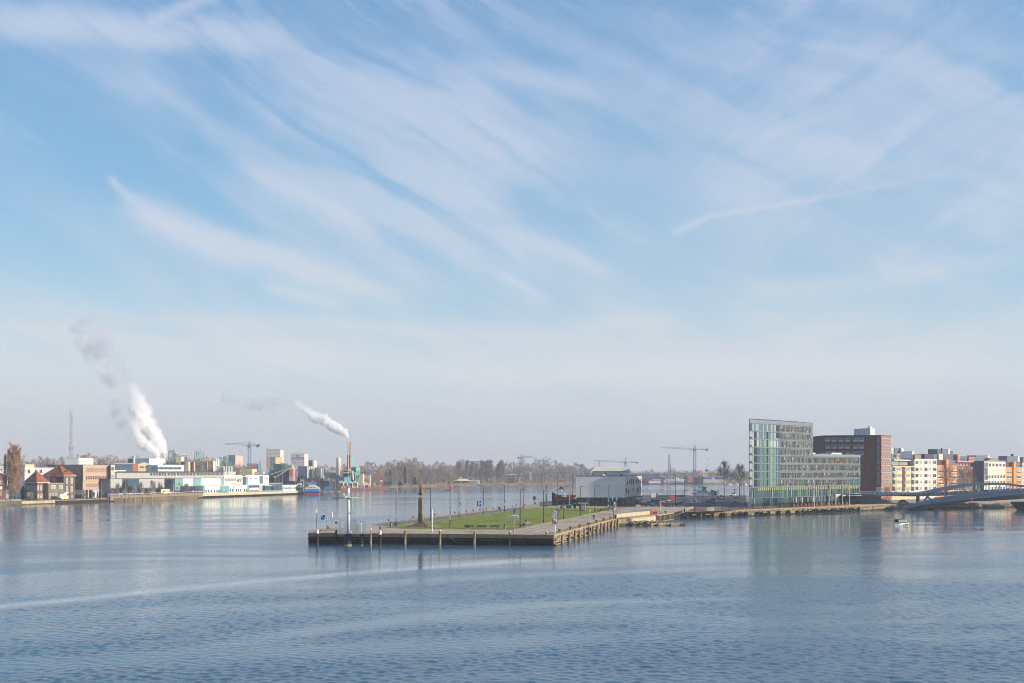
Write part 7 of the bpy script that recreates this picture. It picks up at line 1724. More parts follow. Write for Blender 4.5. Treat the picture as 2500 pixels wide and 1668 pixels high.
 for i,(px,rr,yt)in enumerate([(528.5,.95*1.3,1119),(533,.9*1.3,1120.5),(523.5,1.1,1124)]):tanks(px,D,rr*1.0,yt,'tall white silo behind the shed right part, %s of three'%['tallest','right','left'][i],grp='white silos of the plant')
 process_tower(535.5,546,1117,D+8,'dark green process frame between white silos and tank row',31,5);process_tower(547,557,1115,D+12,'green frame with white drums on top',35,5)
 process_tower(557.5,566,1127,D+4,'low green frame at the right end of the plant',37,4)
 for i,px in enumerate([547,553,559,565.5]):tanks(px,D-18,.82*1.15,1138.5,'white drum tank in the row at the plant right end, %s from the left'%ORD[i],grp='row of white drum tanks')
 cube('long_white_tank','long low white tank block left of the drum tank row','tank',528,543,1138.5,1148,D-18,tank,5)
 process_tower(511,562,1147.5,D-40,'long low dark pipe rack on the roof edge of the shed',41,2,'pipe_rack')
plant()
# --- white and teal quay range
def quay_range():
 def seg(x0,x1,ytop,off,m,label,depth=8,yb=1210,rm=white_p,name='quay_building'):
  A,B_=LB(x0,off),LB(x1,off);return Bld(name,label,'building',foot2(A,B_,depth),BZ,ZP(ytop,(A[1]+B_[1])/2),m,rm)
 h=seg(496,536.5,1187,3,wht,'white quay-side building with paired blue windows at the end of the quay');F=h.face(0)
 for x in(501.5,508,514,522,528,533):F.pwin(x,1196.5,x+3,1203,slate_b,glass_bl)
 F.pbox('teal_edge',496.3,1187.5,500,1205,teal,.1)
 h=seg(536.7,560,1186.5,3,teal,'teal quay-side building with small openings');F=h.face(0);F.pbox('blue_door',539,1195,541,1202,blue_p,.1);F.pbox('hatch',546,1200,547.5,1204,brn,.1);F.pbox('hatch',551,1197,552.5,1201,brn,.1)
 h=seg(560.2,604,1185.5,3,wht,'white quay-side building with blue windows right of the teal one');F=h.face(0)
 for x in(561,566.5,575.5,580.8,586,595,600):F.pwin(x,1194,x+2.8,1200.5,slate_b,glass_bl)
 F.pbox('drain',569,1186,570.5,1210,M('beige_strip',(196,176,140),.8,.1,1.),.2)
 e=thing('teal_quay_wall','long low teal wall along the quay','wall',(*LB(604.5,2),BZ));F=Face(LB(604.5,2),LB(691,2),e,(*LB(604.5,2),BZ))
 for i in range(20):F.box('wall_panel',F.L*i/20,F.L*(i+1)/20-.06,BZ+.8,F.z(650,1197.5),teal,.15)
 h=seg(604.5,607.5,1185,3,teal,'narrow teal pillar block at the left of the low wall',6)
 h=seg(547,590,1161.5,30,wht,'stepped white building above the quay range',14);F=h.face(0);F.row(548,576,1168,1174.5,4,.9,lgr,glass_lt);F.pbox('teal_awning',580,1168.5,588,1171,teal,.4);F.row(577,588,1171,1177,3,.8,white_p,glass_dk);F.row(562,588,1181,1184.5,6,.5,tan,tan,'chair_stack')
 h.vol('upper_box',foot2(LB(547,32),LB(575.5,31),9),h.z1+.26,ZP(1153,650),lgr,white_p)
 h=seg(590.3,600.5,1164,31,teal_d,'dark teal block with thin blue fins',12);F=h.face(0);F.pbox('fin',590.5,1164,591.5,1184,white_p,.2);F.pbox('fin',597,1174,598.2,1184,red_p,.25)
 h=seg(600.7,656,1161.5,32,M('bright_white_hall',(226,224,222),.6,.04,.3),'bright white hall with a tall blue door',16);F=h.face(0);F.pbox('blue_door',633.5,1162.5,641.5,1181,slate_b,.12)
 for x in(609,621.5,648):F.pwin(x,1166,x+5.5,1169.5,white_p,glass_bl)
 F.pbox('blue_pier',601,1164,605.5,1184,M('pale_blue_fins',(120,160,190),.6,.2,2.,stretch=(4,4,.2)),.2)
 h=seg(607.7,633,1184.5,20,slate_b,'low slate blue range below the bright white hall',8);F=h.face(0);F.row(608,632,1186.5,1190,9,.6,slate_b,glass_bl);F.pbox('white_base',608,1191,632,1197,wht,.3)
 h=seg(633.5,646,1184,19,wht,'small beige porch block between slate range and dark teal wall',6);F=h.face(0);F.pbox('porch',634.5,1185.5,641,1195.5,M('beige_strip'),.3)
 h=seg(646.3,688.5,1185.5,16,teal_d,'dark teal flat hall behind the low teal wall',8);F=h.face(0);F.row(648,688,1193,1195.5,6,.6,teal_d,slate_b)
 h=seg(656.5,691,1180.3,42,M('hedge_dark_wall',(84,84,76),.9,.2,1.),'low dark planted terrace behind the dark teal hall',6)
 h=seg(689,726,1185,3,wht,'white building with a window strip near the end of the quay');F=h.face(0);F.row(692,707,1190,1194,6,.8,lgr,glass_dk);F.row(710,723,1190,1194,5,.8,lgr,glass_lt);F.pbox('teal_strip',706.8,1185.5,709,1206,teal,.12);F.pbox('teal_strip',689.2,1185.5,691.5,1206,teal,.12);F.pbox('teal_strip',723.5,1185.5,725.8,1206,teal,.12)
# end landing with pipes
 A=LB(734,3);e=thing('landing_stage','open landing stage with pale pipes and dark piles at the end of the quay','landing stage',(*A,0));b=MB();r=random.Random(4)
 for i in range(9):
  for j in range(2):b.box(-2.2+i*.6,j*3-2,-1,.2,.2,6.5)
 b.build('piles',M('pile_brown_grey',(110,98,84),.9,.2,1.),e)
 for z in(2.0,4.2,6.4):b=MB();b.box(0,-.5,z,5.2,4.6,.2);b.build('deck',M('deck_grey',(150,144,132),.9,.1,1.),e)
 for i in range(5):b=MB();b.lathe([(.3,4.4),(.3,6.1)],-2+i,-2,8);b.build('drum',white_p,e)
 b=MB();b.box(-.5,-1,6.6,2.6,2,.9);b.build('roof_unit',white_p,e)
quay_range()
# cars, caravan, containers on the left quay
for px,off,rot,lb,c,kd in[(318,8,.9,'white car behind the rail on the left quay, near the lamp post',(216,214,208),'sedan'),(327,8,.9,'dark blue car behind the rail on the left quay',(50,62,92),'hatch'),(338,8,.9,'blue car behind the rail on the left quay',(70,96,130),'hatch'),(360,8,.9,'red car behind the rail on the left quay',(176,60,48),'hatch'),(431,8,.9,'dark car right of the caravan on the left quay',(50,54,60),'hatch'),(137,5,.3,'dark blue estate car in front of the flat brick annex',(40,50,62),'suv')]:
 X,Y=LB(px,off);car(X,Y,rot,lb,c,kd,BZ+(1.4 if px>270 else 0),'cars on the left bank')
q=LB(402,8);e=thing('caravan','cream motor caravan parked on the left quay','caravan',(q[0],q[1],BZ+1.2),.9);b=MB();b.prism([(-2.9,-1.1),(1.6,-1.1),(1.6,1.1),(-2.9,1.1)],.4,2.9);b.build('body',cream,e);b=MB();b.prism([(1.5,-1),(3.0,-1),(3.0,1),(1.5,1)],.4,1.6,[(1.5,-.9),(2.4,-.9),(2.4,.9),(1.5,.9)]);b.build('cab',cream,e);b=MB();b.box(1.8,-.0,1.9,1.6,2.0,.9);b.build('overcab',cream,e);b=MB();b.box(-1.2,-1.12,1.4,.9,.05,.5);b.build('window',glass_dk,e)
for x_ in(-1.8,2.0):b=MB();b.tube((x_,-1.1,.35),(x_,-.8,.35),.35,.35,10);b.build('wheel',black_p,e)
for i,(x0,x1,c)in enumerate([(262,276,(84,92,150)),(277,290,(98,104,168)),(291,298.5,(176,186,210))]):
 A,B_=LB(x0,5),LB(x1,5);h=Bld('container',['blue container at the quay bend, left one','violet blue container at the quay bend, middle one','pale container with graffiti at the quay bend'][i],'container',foot2(A,B_,2.6),BZ+.4,ZP(1204.5,A[1]),M('container_%d'%i,c,.7,.25,.9),None);F=h.face(0)
 for k in range(int(F.L/.8)):F.box('rib',.2+k*.8,.3+k*.8,h.z0+.1,h.z1-.1,M('container_%d'%i),.08)
for i,(px,yt)in enumerate([(307.3,1173.5),(329.5,1180.5),(351.3,1181),(371,1178.5),(423.5,1181),(437.5,1179)]):
 q=LB(px,-.8 if px<400 else 5);Y=q[1];h=ZP(yt,Y);e=thing('quay_lamp','pale lamp post on the left quay, %s from the left'%ORD[i],'street lamp',(q[0],q[1],0),0,'lamp posts along the left quay');b=MB();b.lathe([(.2,-.5),(.16,4),(.12,h)],0,0,6);b.build('post',M('pale_post',(180,172,160),.7,.1,1.),e)
 if i in(0,3):b=MB();b.box(-.5,0,h-.1,1.2,.25,.15);b.build('lamp_head',galv,e)
 if i==5:b=MB();b.box(0,0,h-1.2,.5,.5,1.0);b.build('lamp_head',darkgrey,e)
for px,py,lb in[(202,1176,'slim post with a pale head in front of the tan office block'),(248.5,1182,'thin pinkish post at the right end of the tan office block'),(215.5,1183,'thin post in front of the tan office block, by its stilts')]:
 q=LB(px,4);b=MB();b.lathe([(.09,0),(.07,ZP(py,q[1])-BZ)],0,0,6);b.build('slim_post',M('pinkish_post',(200,180,190),.6,.05,1.),loc=(q[0],q[1],BZ),label=lb,cat='post')
X,Y=LB(69.5,4);e=thing('yellow_sign','yellow road-works style sign before the lower red-roofed house','sign',(X,Y,BZ));b=MB();b.box(0,0,2.2,1.5,.08,1.6);b.build('sign_plate',M('sign_yellow',(240,196,30),.6,.04,1.),e);b=MB();b.box(0,-.06,2.7,.9,.03,.14);b.box(0,-.06,3.1,.7,.03,.14);b.build('marking',black_p,e)
for s_ in(-.5,.5):b=MB();b.box(s_,0,0,.08,.08,2.2);b.build('leg',darkgrey,e)
board_fence('grey_flood_fence','low grey panel fence along the bank at the far left',(LB(-20,3)[0],LB(-20,3)[1]),LB(62,3),1.0,26,M('flood_fence_grey',(140,152,160),.6,.08,1.))
bpy.data.objects['grey_flood_fence'].location.z=BZ
q=LB(30,1);e=thing('orange_flag','small rainbow flag and orange banner among the poplar branches','flag',(*XY(31,466),BZ));b=MB();b.tube((0,0,0),(0,0,ZP(1094,466)-BZ),.06);b.build('pole',white_p,e)
b=MB();z=ZP(1112,466)-BZ;b.box(.7,0,z-1.6,2.4,.08,2.6);b.build('banner',M('banner_orange',(206,100,60),.8,.2,2.),e);z=ZP(1094.5,466)-BZ;b=MB();b.quad((0,0,z),(0,0,z-.4),(-1.2,.1,z-.9),(-1.1,.1,z-.3));b.build('flag',M('flag_rainbow',(226,150,60),.8,.4,6.),e)
# --- towers and blocks behind
def tower_windows(F,x0,x1,y0,y1,nr,nc,fm,gm,fx=.55,fy=.5,name='window'):
 for r_ in range(nr):
  a=y0+(y1-y0)*r_/nr;F.row(x0,x1,a+(y1-y0)/nr*(1-fy)/2,a+(y1-y0)/nr*(1+fy)/2,nc,fx,fm,gm,name)
def far_blocks():
 pk=M('pinkish_panel',(212,178,160),.8,.06,.4);wp=M('white_pink_panel',(214,202,196),.8,.05,.4);pg=M('shade_grey_blue',(108,122,140),.7,.06,.4)
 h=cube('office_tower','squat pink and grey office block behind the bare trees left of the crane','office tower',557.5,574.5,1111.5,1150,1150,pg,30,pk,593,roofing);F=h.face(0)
 for k in range(6):F.pbox('window_band',558.5,1114.5+k*3.2,573.5,1116+k*3.2,slate_b,.2)
 tower_windows(h.face(1),575,592.5,1113,1130,5,8,pk,slate_b,.4,.4)
 h=cube('residential_tower','tall white gridded tower block, tallest on the left skyline','tower block',650,684,1097.5,1150,1300,wp,20,roof=roofing);F=h.face(0)
 tower_windows(F,651,683.5,1098.5,1115.5,5,9,wp,pg,.55,.45);tower_windows(F,651,658,1116,1139,7,1,pk,pg,.9,.45)
 F.pbox('lower_facade',650.2,1116,658,1140,M('orange_pink_panel',(214,160,128),.8,.06,.4),.08)
 h=cube('orange_block','grey and orange cube-like block in front of the tall white tower','office block',658.5,672.5,1116.8,1150,1200,pg,16,M('sand_orange',(222,168,112),.8,.06,.4),689,roofing);tower_windows(h.face(1),674,688,1118,1128,3,4,cream,slate_b,.35,.35);tower_windows(h.face(0),660,671,1119,1137,4,2,pg,slate_b,.4,.4)
 h=cube('office_tower','pale office tower with two dark bands, right of the tall white tower','office tower',710,743,1108.3,1150,1250,wp,24,roof=roofing);F=h.face(0)
 F.pbox('dark_band',710.3,1116.5,742.8,1118.5,pg,.2);F.pbox('dark_band',710.3,1120,742.8,1122,slate_b,.2);F.row(711,742,1110.5,1112.5,9,.5,wp,pg);F.pbox('dark_square',724,1111,730,1115,pg,.2)
 for k in range(4):F.row(711,742.5,1125+k*3.4,1126.6+k*3.4,10,.7,wp,pg)
 F.pbox('red_edge',740,1116,743,1123,M('salmon_edge',(206,120,100),.8,.05,1.),.25)
 h=cube('red_low_block','low red brick block at the foot of the blue crane','apartment block',603,625,1132.5,1150,1050,M('far_red_brick',(186,96,84),.85,.06,.4),14,roof=roofing);tower_windows(h.face(0),604,624.5,1134,1141,2,6,h.face(0)and wp,glass_bl,.6,.4)
 cube('grey_small_block','small grey-blue block right of the low red block','building',625.5,630,1133,1150,1050,pg,10)
 h=cube('flat_cream_building','cream flat building with green strip before the bare trees','building',585,616,1146,1162,780,cream,14,roof=white_p);h.face(0).pbox('green_strip',591,1149,607,1150.7,M('green_strip',(110,160,120),.7,.05,1.),.1);h.face(0).row(586,615,1153,1156,6,.7,cream,glass_lt)
 cube('white_pipe_roofs','low white tanks seen behind the bright white hall','building',617,642,1152.5,1162,785,M('tank_roofs',(200,196,186),.8,.3,1.2),6)
# plant cluster
 h=cube('dark_grey_shed','large dark plum-grey shed with a pipe conveyor rising in front','shed',662,705,1148,1177,775,M('plum_grey_shed',(74,68,78),.7,.08,.4),18,roof=M('teal_roof',(120,150,146),.7,.06,.6));F=h.face(0)
 for i in range(14):F.box('cladding_panel',F.L*i/14,F.L*(i+1)/14-.08,BZ,h.z1-.1,M('plum_grey_shed'),.08)
 h=cube('container_stack','tall stack of salmon and white containers','container stack',705.3,715.5,1145,1176,770,M('salmon_panel',(206,130,112),.8,.1,.8),7,roof=white_p);F=h.face(0)
 for k in range(5):F.pbox('container',705.5,1145.5+k*6,715.3,1151+k*6,[M('salmon_panel'),M('white_pink_c',(216,186,176),.8,.1,1.)][k>2],.15)
 for(x0,x1,y0,m,lb)in[(668,686,1132.5,M('dark_slate_box',(66,78,88),.7,.1,.6),'dark slate plant box with white window above the plum shed'),(685,695.5,1131.5,M('sea_green_box',(62,128,104),.6,.08,.6),'sea green plant box with darker left side'),(656,668,1141.5,teal,'pale teal low box left of the dark slate plant box'),(696,712,1135,M('mixed_plant',(190,176,150),.8,.35,.8),'jumble of cream plant boxes right of the sea green box')]:
  cube('plant_box',lb,'plant building',x0,x1,y0,1150,800,m,8)
 process_tower(696,703,1133.5,796,'small green frame beside the sea green box',51,3);process_tower(704,712,1138,794,'small pale frame above the container stack',53,3)
 for i,(x,y)in enumerate([(684.5,1125),(689,1127),(694.5,1129.5),(707,1129),(702.5,1126)]):q=XY(x,804);b=MB();b.lathe([(.4,0),(.35,ZP(y,804)-BZ)],0,0,7);b.build('vent_stack',pipe,loc=(q[0],q[1],BZ),label='thin pale vent stack over the plum shed, %s from the left'%['first','second','third','fifth','fourth'][i],cat='vent stack')
 e=thing('pipe_conveyor','inclined lattice pipe conveyor rising to the right in front of the plum shed','conveyor',(*XY(660,766),BZ));k=766/FP;z=lambda y:ZP(y,766)-BZ
 for(a,c,r_)in[((662,1158),(706,1144.5),.35),((672,1167),(706,1145),.25),((670,1164),(704,1146),.2),((662,1158),(672,1167),.3)]:b=MB();b.tube(((a[0]-660)*k,0,z(a[1])),((c[0]-660)*k,0,z(c[1])),r_,r_,6);b.build('conveyor_pipe',pipe,e)
 for px in(672,681,690):b=MB();b.tube(((px-660)*k,0,0),((px-660)*k,0,z(1166-(px-672)*.6)),.2,.2,5);b.build('support',grey_metal,e)
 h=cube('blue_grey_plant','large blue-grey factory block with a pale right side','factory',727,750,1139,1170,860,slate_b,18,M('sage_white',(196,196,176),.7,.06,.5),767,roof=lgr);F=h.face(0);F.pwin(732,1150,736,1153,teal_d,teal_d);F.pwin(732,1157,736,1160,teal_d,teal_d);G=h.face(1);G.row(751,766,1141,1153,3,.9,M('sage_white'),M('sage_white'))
 cube('roof_cube','two-tone cube standing on the roof line behind the blue-grey factory','plant building',753,765,1124,1140,880,teal_d,8,offwh,773.5)
 cube('grey_plant_block','greyish plant blocks right of the blue-grey factory','plant building',768,789,1141.5,1168,868,M('plant_mix_grey',(140,146,140),.8,.25,.5),10)
 for i,(x,y,rr)in enumerate([(784.5,1143,1.0),(788.5,1143,1.0),(764,1122,.4)]):tanks(x,862,rr,y,'small white silo behind the ferry, %s'%['left','right','thin one on the cube roof'][i])
# black sheds behind ferry
 for(x0,x1,y0,D_,lb)in[(704,741,1175.5,745,'low dark slate shed left of the ferry'),(741,780,1168.5,778,'black flat shed behind the ferry'),(780,803.5,1169,782,'black shed right of the ferry with a lit sign')]:
  h=cube('black_shed',lb,'shed',x0,x1,y0,1190,D_,M('black_shed_wall',(62,60,66),.8,.1,.5),12,roof=roofing);F=h.face(0)
  for i in range(10):F.box('cladding_panel',F.L*i/10,F.L*(i+1)/10-.08,BZ,h.z1-.1,M('black_shed_wall'),.07)
 h=cube('lookout_box','small glazed box on top of the black shed','lookout',788,802,1168,1174,779,M('lookout_grey',(140,140,132),.7,.1,1.),4,base=ZP(1174,779))
# silo, chimneys, teal tower
 q=XY(826.5,860);e=thing('tall_silo','tall cream silo cylinder with a side pipe','silo',(q[0],q[1],BZ));b=MB();z=lambda y:ZP(y,860)-BZ
 b.lathe([(1.1,0),(1.2,z(1150)),(1.95,z(1147)),(1.95,z(1119)),(1.4,z(1117.3)),(.2,z(1116.8))],0,0,18);smooth(b.build('shell',M('silo_cream',(206,198,186),.6,.05,.5),e));b=MB();b.tube((2.0,0,z(1121)),(2.0,0,z(1163)),.25,.25,6);b.box(2.0,0,z(1124),.9,.9,1.6);b.build('side_pipe',pipe,e);b=MB();b.tube((-2.2,0,z(1140)),(-.8,0,z(1150)),.3,.3,6);b.build('bracket_pipe',pipe,e)
 for i,(x,yt,c)in enumerate([(850.5,1080,(196,180,166)),(855.3,1079.5,(172,138,112))]):
  q=XY(x,860);e=thing('twin_chimney',['left pale one of the twin slender chimneys, smoking','right brownish one of the twin slender chimneys'][i],'chimney',(q[0],q[1],BZ));b=MB();b.lathe([(.62,0),(.62,ZP(yt+5,860)-BZ),(.6,ZP(yt,860)-BZ)],0,0,10);b.build('shaft',M('chimney_twin_%d'%i,c,.5,.05,.5,metal=.2),e)
  for y in(1096,1102,1110):b=MB();b.lathe([(.75,ZP(y,860)-BZ),(.75,ZP(y-1,860)-BZ)],0,0,8);b.build('collar',galv,e)
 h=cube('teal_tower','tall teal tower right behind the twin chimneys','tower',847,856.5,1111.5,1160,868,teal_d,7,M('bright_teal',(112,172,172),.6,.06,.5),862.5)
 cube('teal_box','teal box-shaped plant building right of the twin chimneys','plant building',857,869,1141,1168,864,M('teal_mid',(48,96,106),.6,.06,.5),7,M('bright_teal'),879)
 process_tower(869.5,879,1149.5,858,'green frame carrying the teal box',61,3)
 e=thing('pipe_duct','thick pale duct running right from the chimneys and turning down','pipe',(*XY(838,856),BZ));k=856/FP;z=lambda y:ZP(y,856)-BZ
 for a,c,r_ in[((838,1154.5),(868,1155),.45),((868,1155),(868.5,1177),.4),((852,1145),(855,1152),.5),((860,1150),(862,1172),.9),((855,1152),(860,1149),.4)]:b=MB();b.tube(((a[0]-838)*k,0,z(a[1])),((c[0]-838)*k,0,z(c[1])),r_,r_,8);b.build('duct',pipe,e)
 for(x0,x1,x2,y0,D_,lb)in[(805,826,None,1160,838,'dark teal shed under the tall silo'),(805,820,None,1154,850,'dark slate upper shed left of the tall silo'),(827,840,856,1165,826,'teal shed with bright right side below the chimneys'),(878.5,886,None,1157,860,'cream and green pipe frame building'),(838,850,None,1150,866,'dark arched hall behind the pipe duct')]:
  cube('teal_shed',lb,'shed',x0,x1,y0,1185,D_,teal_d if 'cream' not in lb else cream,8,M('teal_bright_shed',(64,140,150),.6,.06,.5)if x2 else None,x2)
 cube('white_low_plant','low white roofs left of the tall silo','plant building',805,820,1148.5,1160,870,offwh,6)
 cube('cream_low_plant','low cream plant block behind the black sheds','plant building',792,804,1154,1168,862,M('cream_low',(186,170,150),.8,.15,.6),6)
 for i,(x0,x1,c)in enumerate([(878.5,891,(40,54,92)),(892,904.3,(112,108,176))]):cube('container',['dark blue container box above the bare trees','violet container box above the bare trees'][i],'container',x0,x1,1153.5,1166,900,M('far_container_%d'%i,c,.7,.1,.5),6)
 cube('grey_wall_box','pale grey box under the violet container','plant building',889,904,1161,1172,896,M('sage_white'),5)
far_blocks()
def ferry():
 X,Y=XY(763,684);e=thing('ferry','small blue and white passenger ferry with a red funnel leaving the quay','ferry',(X,Y,0),.12);z=lambda y:ZP(y,684);k=684/FP
 def ring(w,l,zz):return[(-l/2,0,zz),(-l*.42,-w/2,zz),(l*.42,-w/2,zz),(l/2,0,zz),(l*.42,w/2,zz),(-l*.42,w/2,zz)]
 L=38*k
 for nm,z0,z1,l0,l1,m in[('red_waterline',-.6,z(1205.4),L*.94,L*.96,M('ferry_red',(206,70,60),.5,.05,1.)),('lower_hull',z(1205.4)+.01,z(1200),L*.96,L*.99,M('ferry_navy',(44,70,122),.5,.05,1.)),('upper_hull',z(1200)+.01,z(1193.5),L*.99,L*1.02,M('ferry_blue',(48,142,206),.45,.05,1.))]:
  b=MB();loft(b,[ring(5.2,l0,z0),ring(5.6,l1,z1)]);link(nm,fixn(b.mesh(nm,m)),e)
 b=MB();n=[(-L*.49,z(1193.4)),(-L*.42,z(1191.5)),(-L*.16,z(1184)),(L*.12,z(1183.5)),(L*.40,z(1190)),(L*.48,z(1193.4))]
 loft(b,[[(x,y,zz)for x,zz in n]for y in(-2.4,2.4)]);link('superstructure',fixn(b.mesh('superstructure',white_p)),e)
 for i in range(5):b=MB();b.box(-2.8+i*1.15,-2.44,z(1191.6),.55,.06,.95);b.build('window',glass_bl,e)
 b=MB();b.box(-.4,0,z(1183.5),5.6,3,1.5);b.build('bridge_deck',M('bridge_glass_band',(120,140,160),.3,.3,2.),e)
 for i in range(9):b=MB();b.tube((-3.2+i*.7,-1.55,z(1183.5)),(-3.4+i*.75,-1.65,z(1178.3)),.07);b.build('window_post',white_p,e)
 b=MB();b.box(-.4,0,z(1178.4),7.2,3.8,.35);b.build('canopy',M('ferry_blue'),e)
 b=MB();b.box(.1,0,z(1177.2),1.7,1.2,1.5);b.build('funnel',M('funnel_red',(220,50,66),.5,.05,1.),e)
 for x in(-1.0,2.2):b=MB();b.tube((x,0,z(1178)),(x,0,z(1167.5)),.07,.04,5);b.build('aerial',galv,e)
 b=MB();b.box(-L*.36,-2.75,z(1197.5),1.1,.05,.5);b.build('lettering',white_p,e)
ferry()
q=XY(795,762);e=thing('bright_blue_boat','bright blue covered boat or shelter on the dock right of the ferry','boat',(q[0],q[1]+4,BZ));b=MB()
b.prism([(-2.4,-1.2),(2.6,-1.2),(2.6,1.2),(-2.4,1.2)],0,2.7,[(-.6,-.9),(2.5,-.9),(2.5,.9),(-.6,.9)]);b.build('cover',M('vivid_blue',(40,130,206),.5,.08,1.),e)
def dock():
 g=bpy.data.objects['far_bank_ground']
 F=Face(XY(781,758),XY(832,775),g);
 for i in range(18):F.box('dock_pile',F.L*i/18+.2,F.L*i/18+.6,-.5,1.4,timber_lt,.6)
 F.box('dock_edge',0,F.L,1.3,2.0,timber_dk,.9)
# long rusty pontoon wall
 a,c=XY(826,782),XY(948,905);e=thing('rusty_pontoon','long low red-brown pontoon jutting into the river','pontoon',(*a,0));F=Face(a,c,e,(*a,0));F.box('core',0,F.L,-.5,2.1,M('pontoon_brown',(104,72,64),.9,.1,.5),.1,out=-.1);
 for i in range(24):F.box('sheet_pile',F.L*i/24,F.L*(i+1)/24-.25,.05,2.25,M('rust_red_pile',(116,74,66),.9,.15,.5,dark=((150,112,98),.5,.3,(1,1,1))),.15)
 b=MB();b.prism([(a[0]-a[0],0.2),(c[0]-a[0],c[1]-a[1]+.2),(c[0]-a[0]-6,c[1]-a[1]+12),(-8,12)],-.5,1.95);b.build('deck',soil,e)
dock()
r4=random.Random(44)
for i in range(46):
 px=r4.uniform(826,928);D=800+(px-826)*1.0+r4.uniform(-6,10);X,Y=XY(px,D);c=r4.choice([(206,176,60),(70,130,110),(196,60,50),(60,84,120),(200,196,180),(150,120,90),(224,150,60)])
 w,h_=r4.uniform(.7,2.0),r4.uniform(.8,2.0);b=MB()
 if r4.random()<.35:b.lathe([(w/2,0),(w/2,h_),(w*.3,h_+.1)],0,0,9)
 else:b.prism([(-w/2,-.5),(w/2,-.5),(w/2,.5),(-w/2,.5)],0,h_);b.box(0,0,h_,w*1.08,1.1,.12)
 b.build('crate',M('dock_%d_%d_%d'%c,c,.7,.12,1.),loc=(X,Y,BZ+.25),label='small %s %s among the clutter on the dock'%({206:'yellow',70:'green',196:'red',60:'dark blue',200:'pale',150:'brown',224:'orange'}[c[0]],['crate','lidded box'][i%2]),cat='crate',group='clutter of crates on the dock')
for i,(px,D,w,hh,c,lb)in enumerate([(893,868,8.5,3.6,(212,160,140),'larger peaked pinkish tent on the dock, right one'),(884,862,6.0,3.4,(206,156,136),'smaller peaked pinkish tent on the dock, left one')]):
 X,Y=XY(px,D);e=thing('tent',lb,'tent',(X,Y,BZ));b=MB();b.prism([(-w/2,-2.5),(w/2,-2.5),(w/2,2.5),(-w/2,2.5)],1.9,1.9+hh*.8,[(-.3,-.2),(.3,-.2),(.3,.2),(-.3,.2)]);b.build('canopy',M('tent_pink_%d'%i,c,.8,.08,.8),e)
 for s_ in(-1,1):b=MB();b.box(s_*w*.45,-2.2,0,.15,.15,2.0);b.build('pole',galv,e)
for i,px in enumerate([828,838,850,862]):
 D=822+i*3;h=cube('market_pavilion','greenish glazed pavilion with sloping roofs on the dock, %s from the left'%ORD[i],'pavilion',px,px+10.5,1178.5,1190,D,M('pavilion_white',(196,190,170),.7,.2,1.),5);F=h.face(0)
 F.row(px+.5,px+10,1181,1187,3,.7,M('pavilion_green',(120,150,120),.7,.1,1.),glass_dk);b=MB();b.prism([(0,-.6),(F.L,-.6),(F.L,5),(0,5)],h.z1-h.z0,h.z1-h.z0+1.5,[(0,2),(F.L-2,2),(F.L-2,3),(0,3)]);b.build('roof',M('pavilion_roof',(190,196,180),.7,.25,1.2),h.e)
X,Y=XY(931,900);e=thing('red_white_beacon_sign','red and white sign board on a post at the dock end','sign',(X,Y,BZ));b=MB();b.box(0,0,0,.5,.5,3.2);b.build('post',grey_metal,e);b=MB();b.box(0,0,3.2,2.6,.3,4.6);b.build('board',M('board_red',(206,96,90),.7,.1,1.),e);b=MB();b.box(0,-.2,4.3,1.9,.1,2.0);b.build('white_field',white_p,e)
for i,(px,yb_,yt,fl)in enumerate([(722,1188,1168,0),(733.5,1188,1168,0),(740.5,1188,1170,1),(792,1193,1160,0),(811,1196,1170,0),(818,1197,1170,2),(888.5,1187,1172,3)]):
 D=740 if px<745 else 790;X,Y=XY(px,D);e=thing('dock_pole','tall pole on the dock, %s from the left'%ORD[i]+(' with a small flag' if fl in(1,2)else ''),'pole',(X,Y,BZ),0,'tall poles on the dock');b=MB();b.lathe([(.14,0),(.10,ZP(yt,D)-BZ)],0,0,6);b.build('pole_shaft',white_p if fl else M('pinkish_post'),e)
 if fl in(1,2):b=MB();z=ZP(yt,D)-BZ;b.quad((0,0,z),(0,0,z-1.3),(-1.6,.1,z-1.7),(-1.6,.1,z-.3));b.build('flag',M('flag_pale_blue',(190,206,226),.8,.2,3.),e)
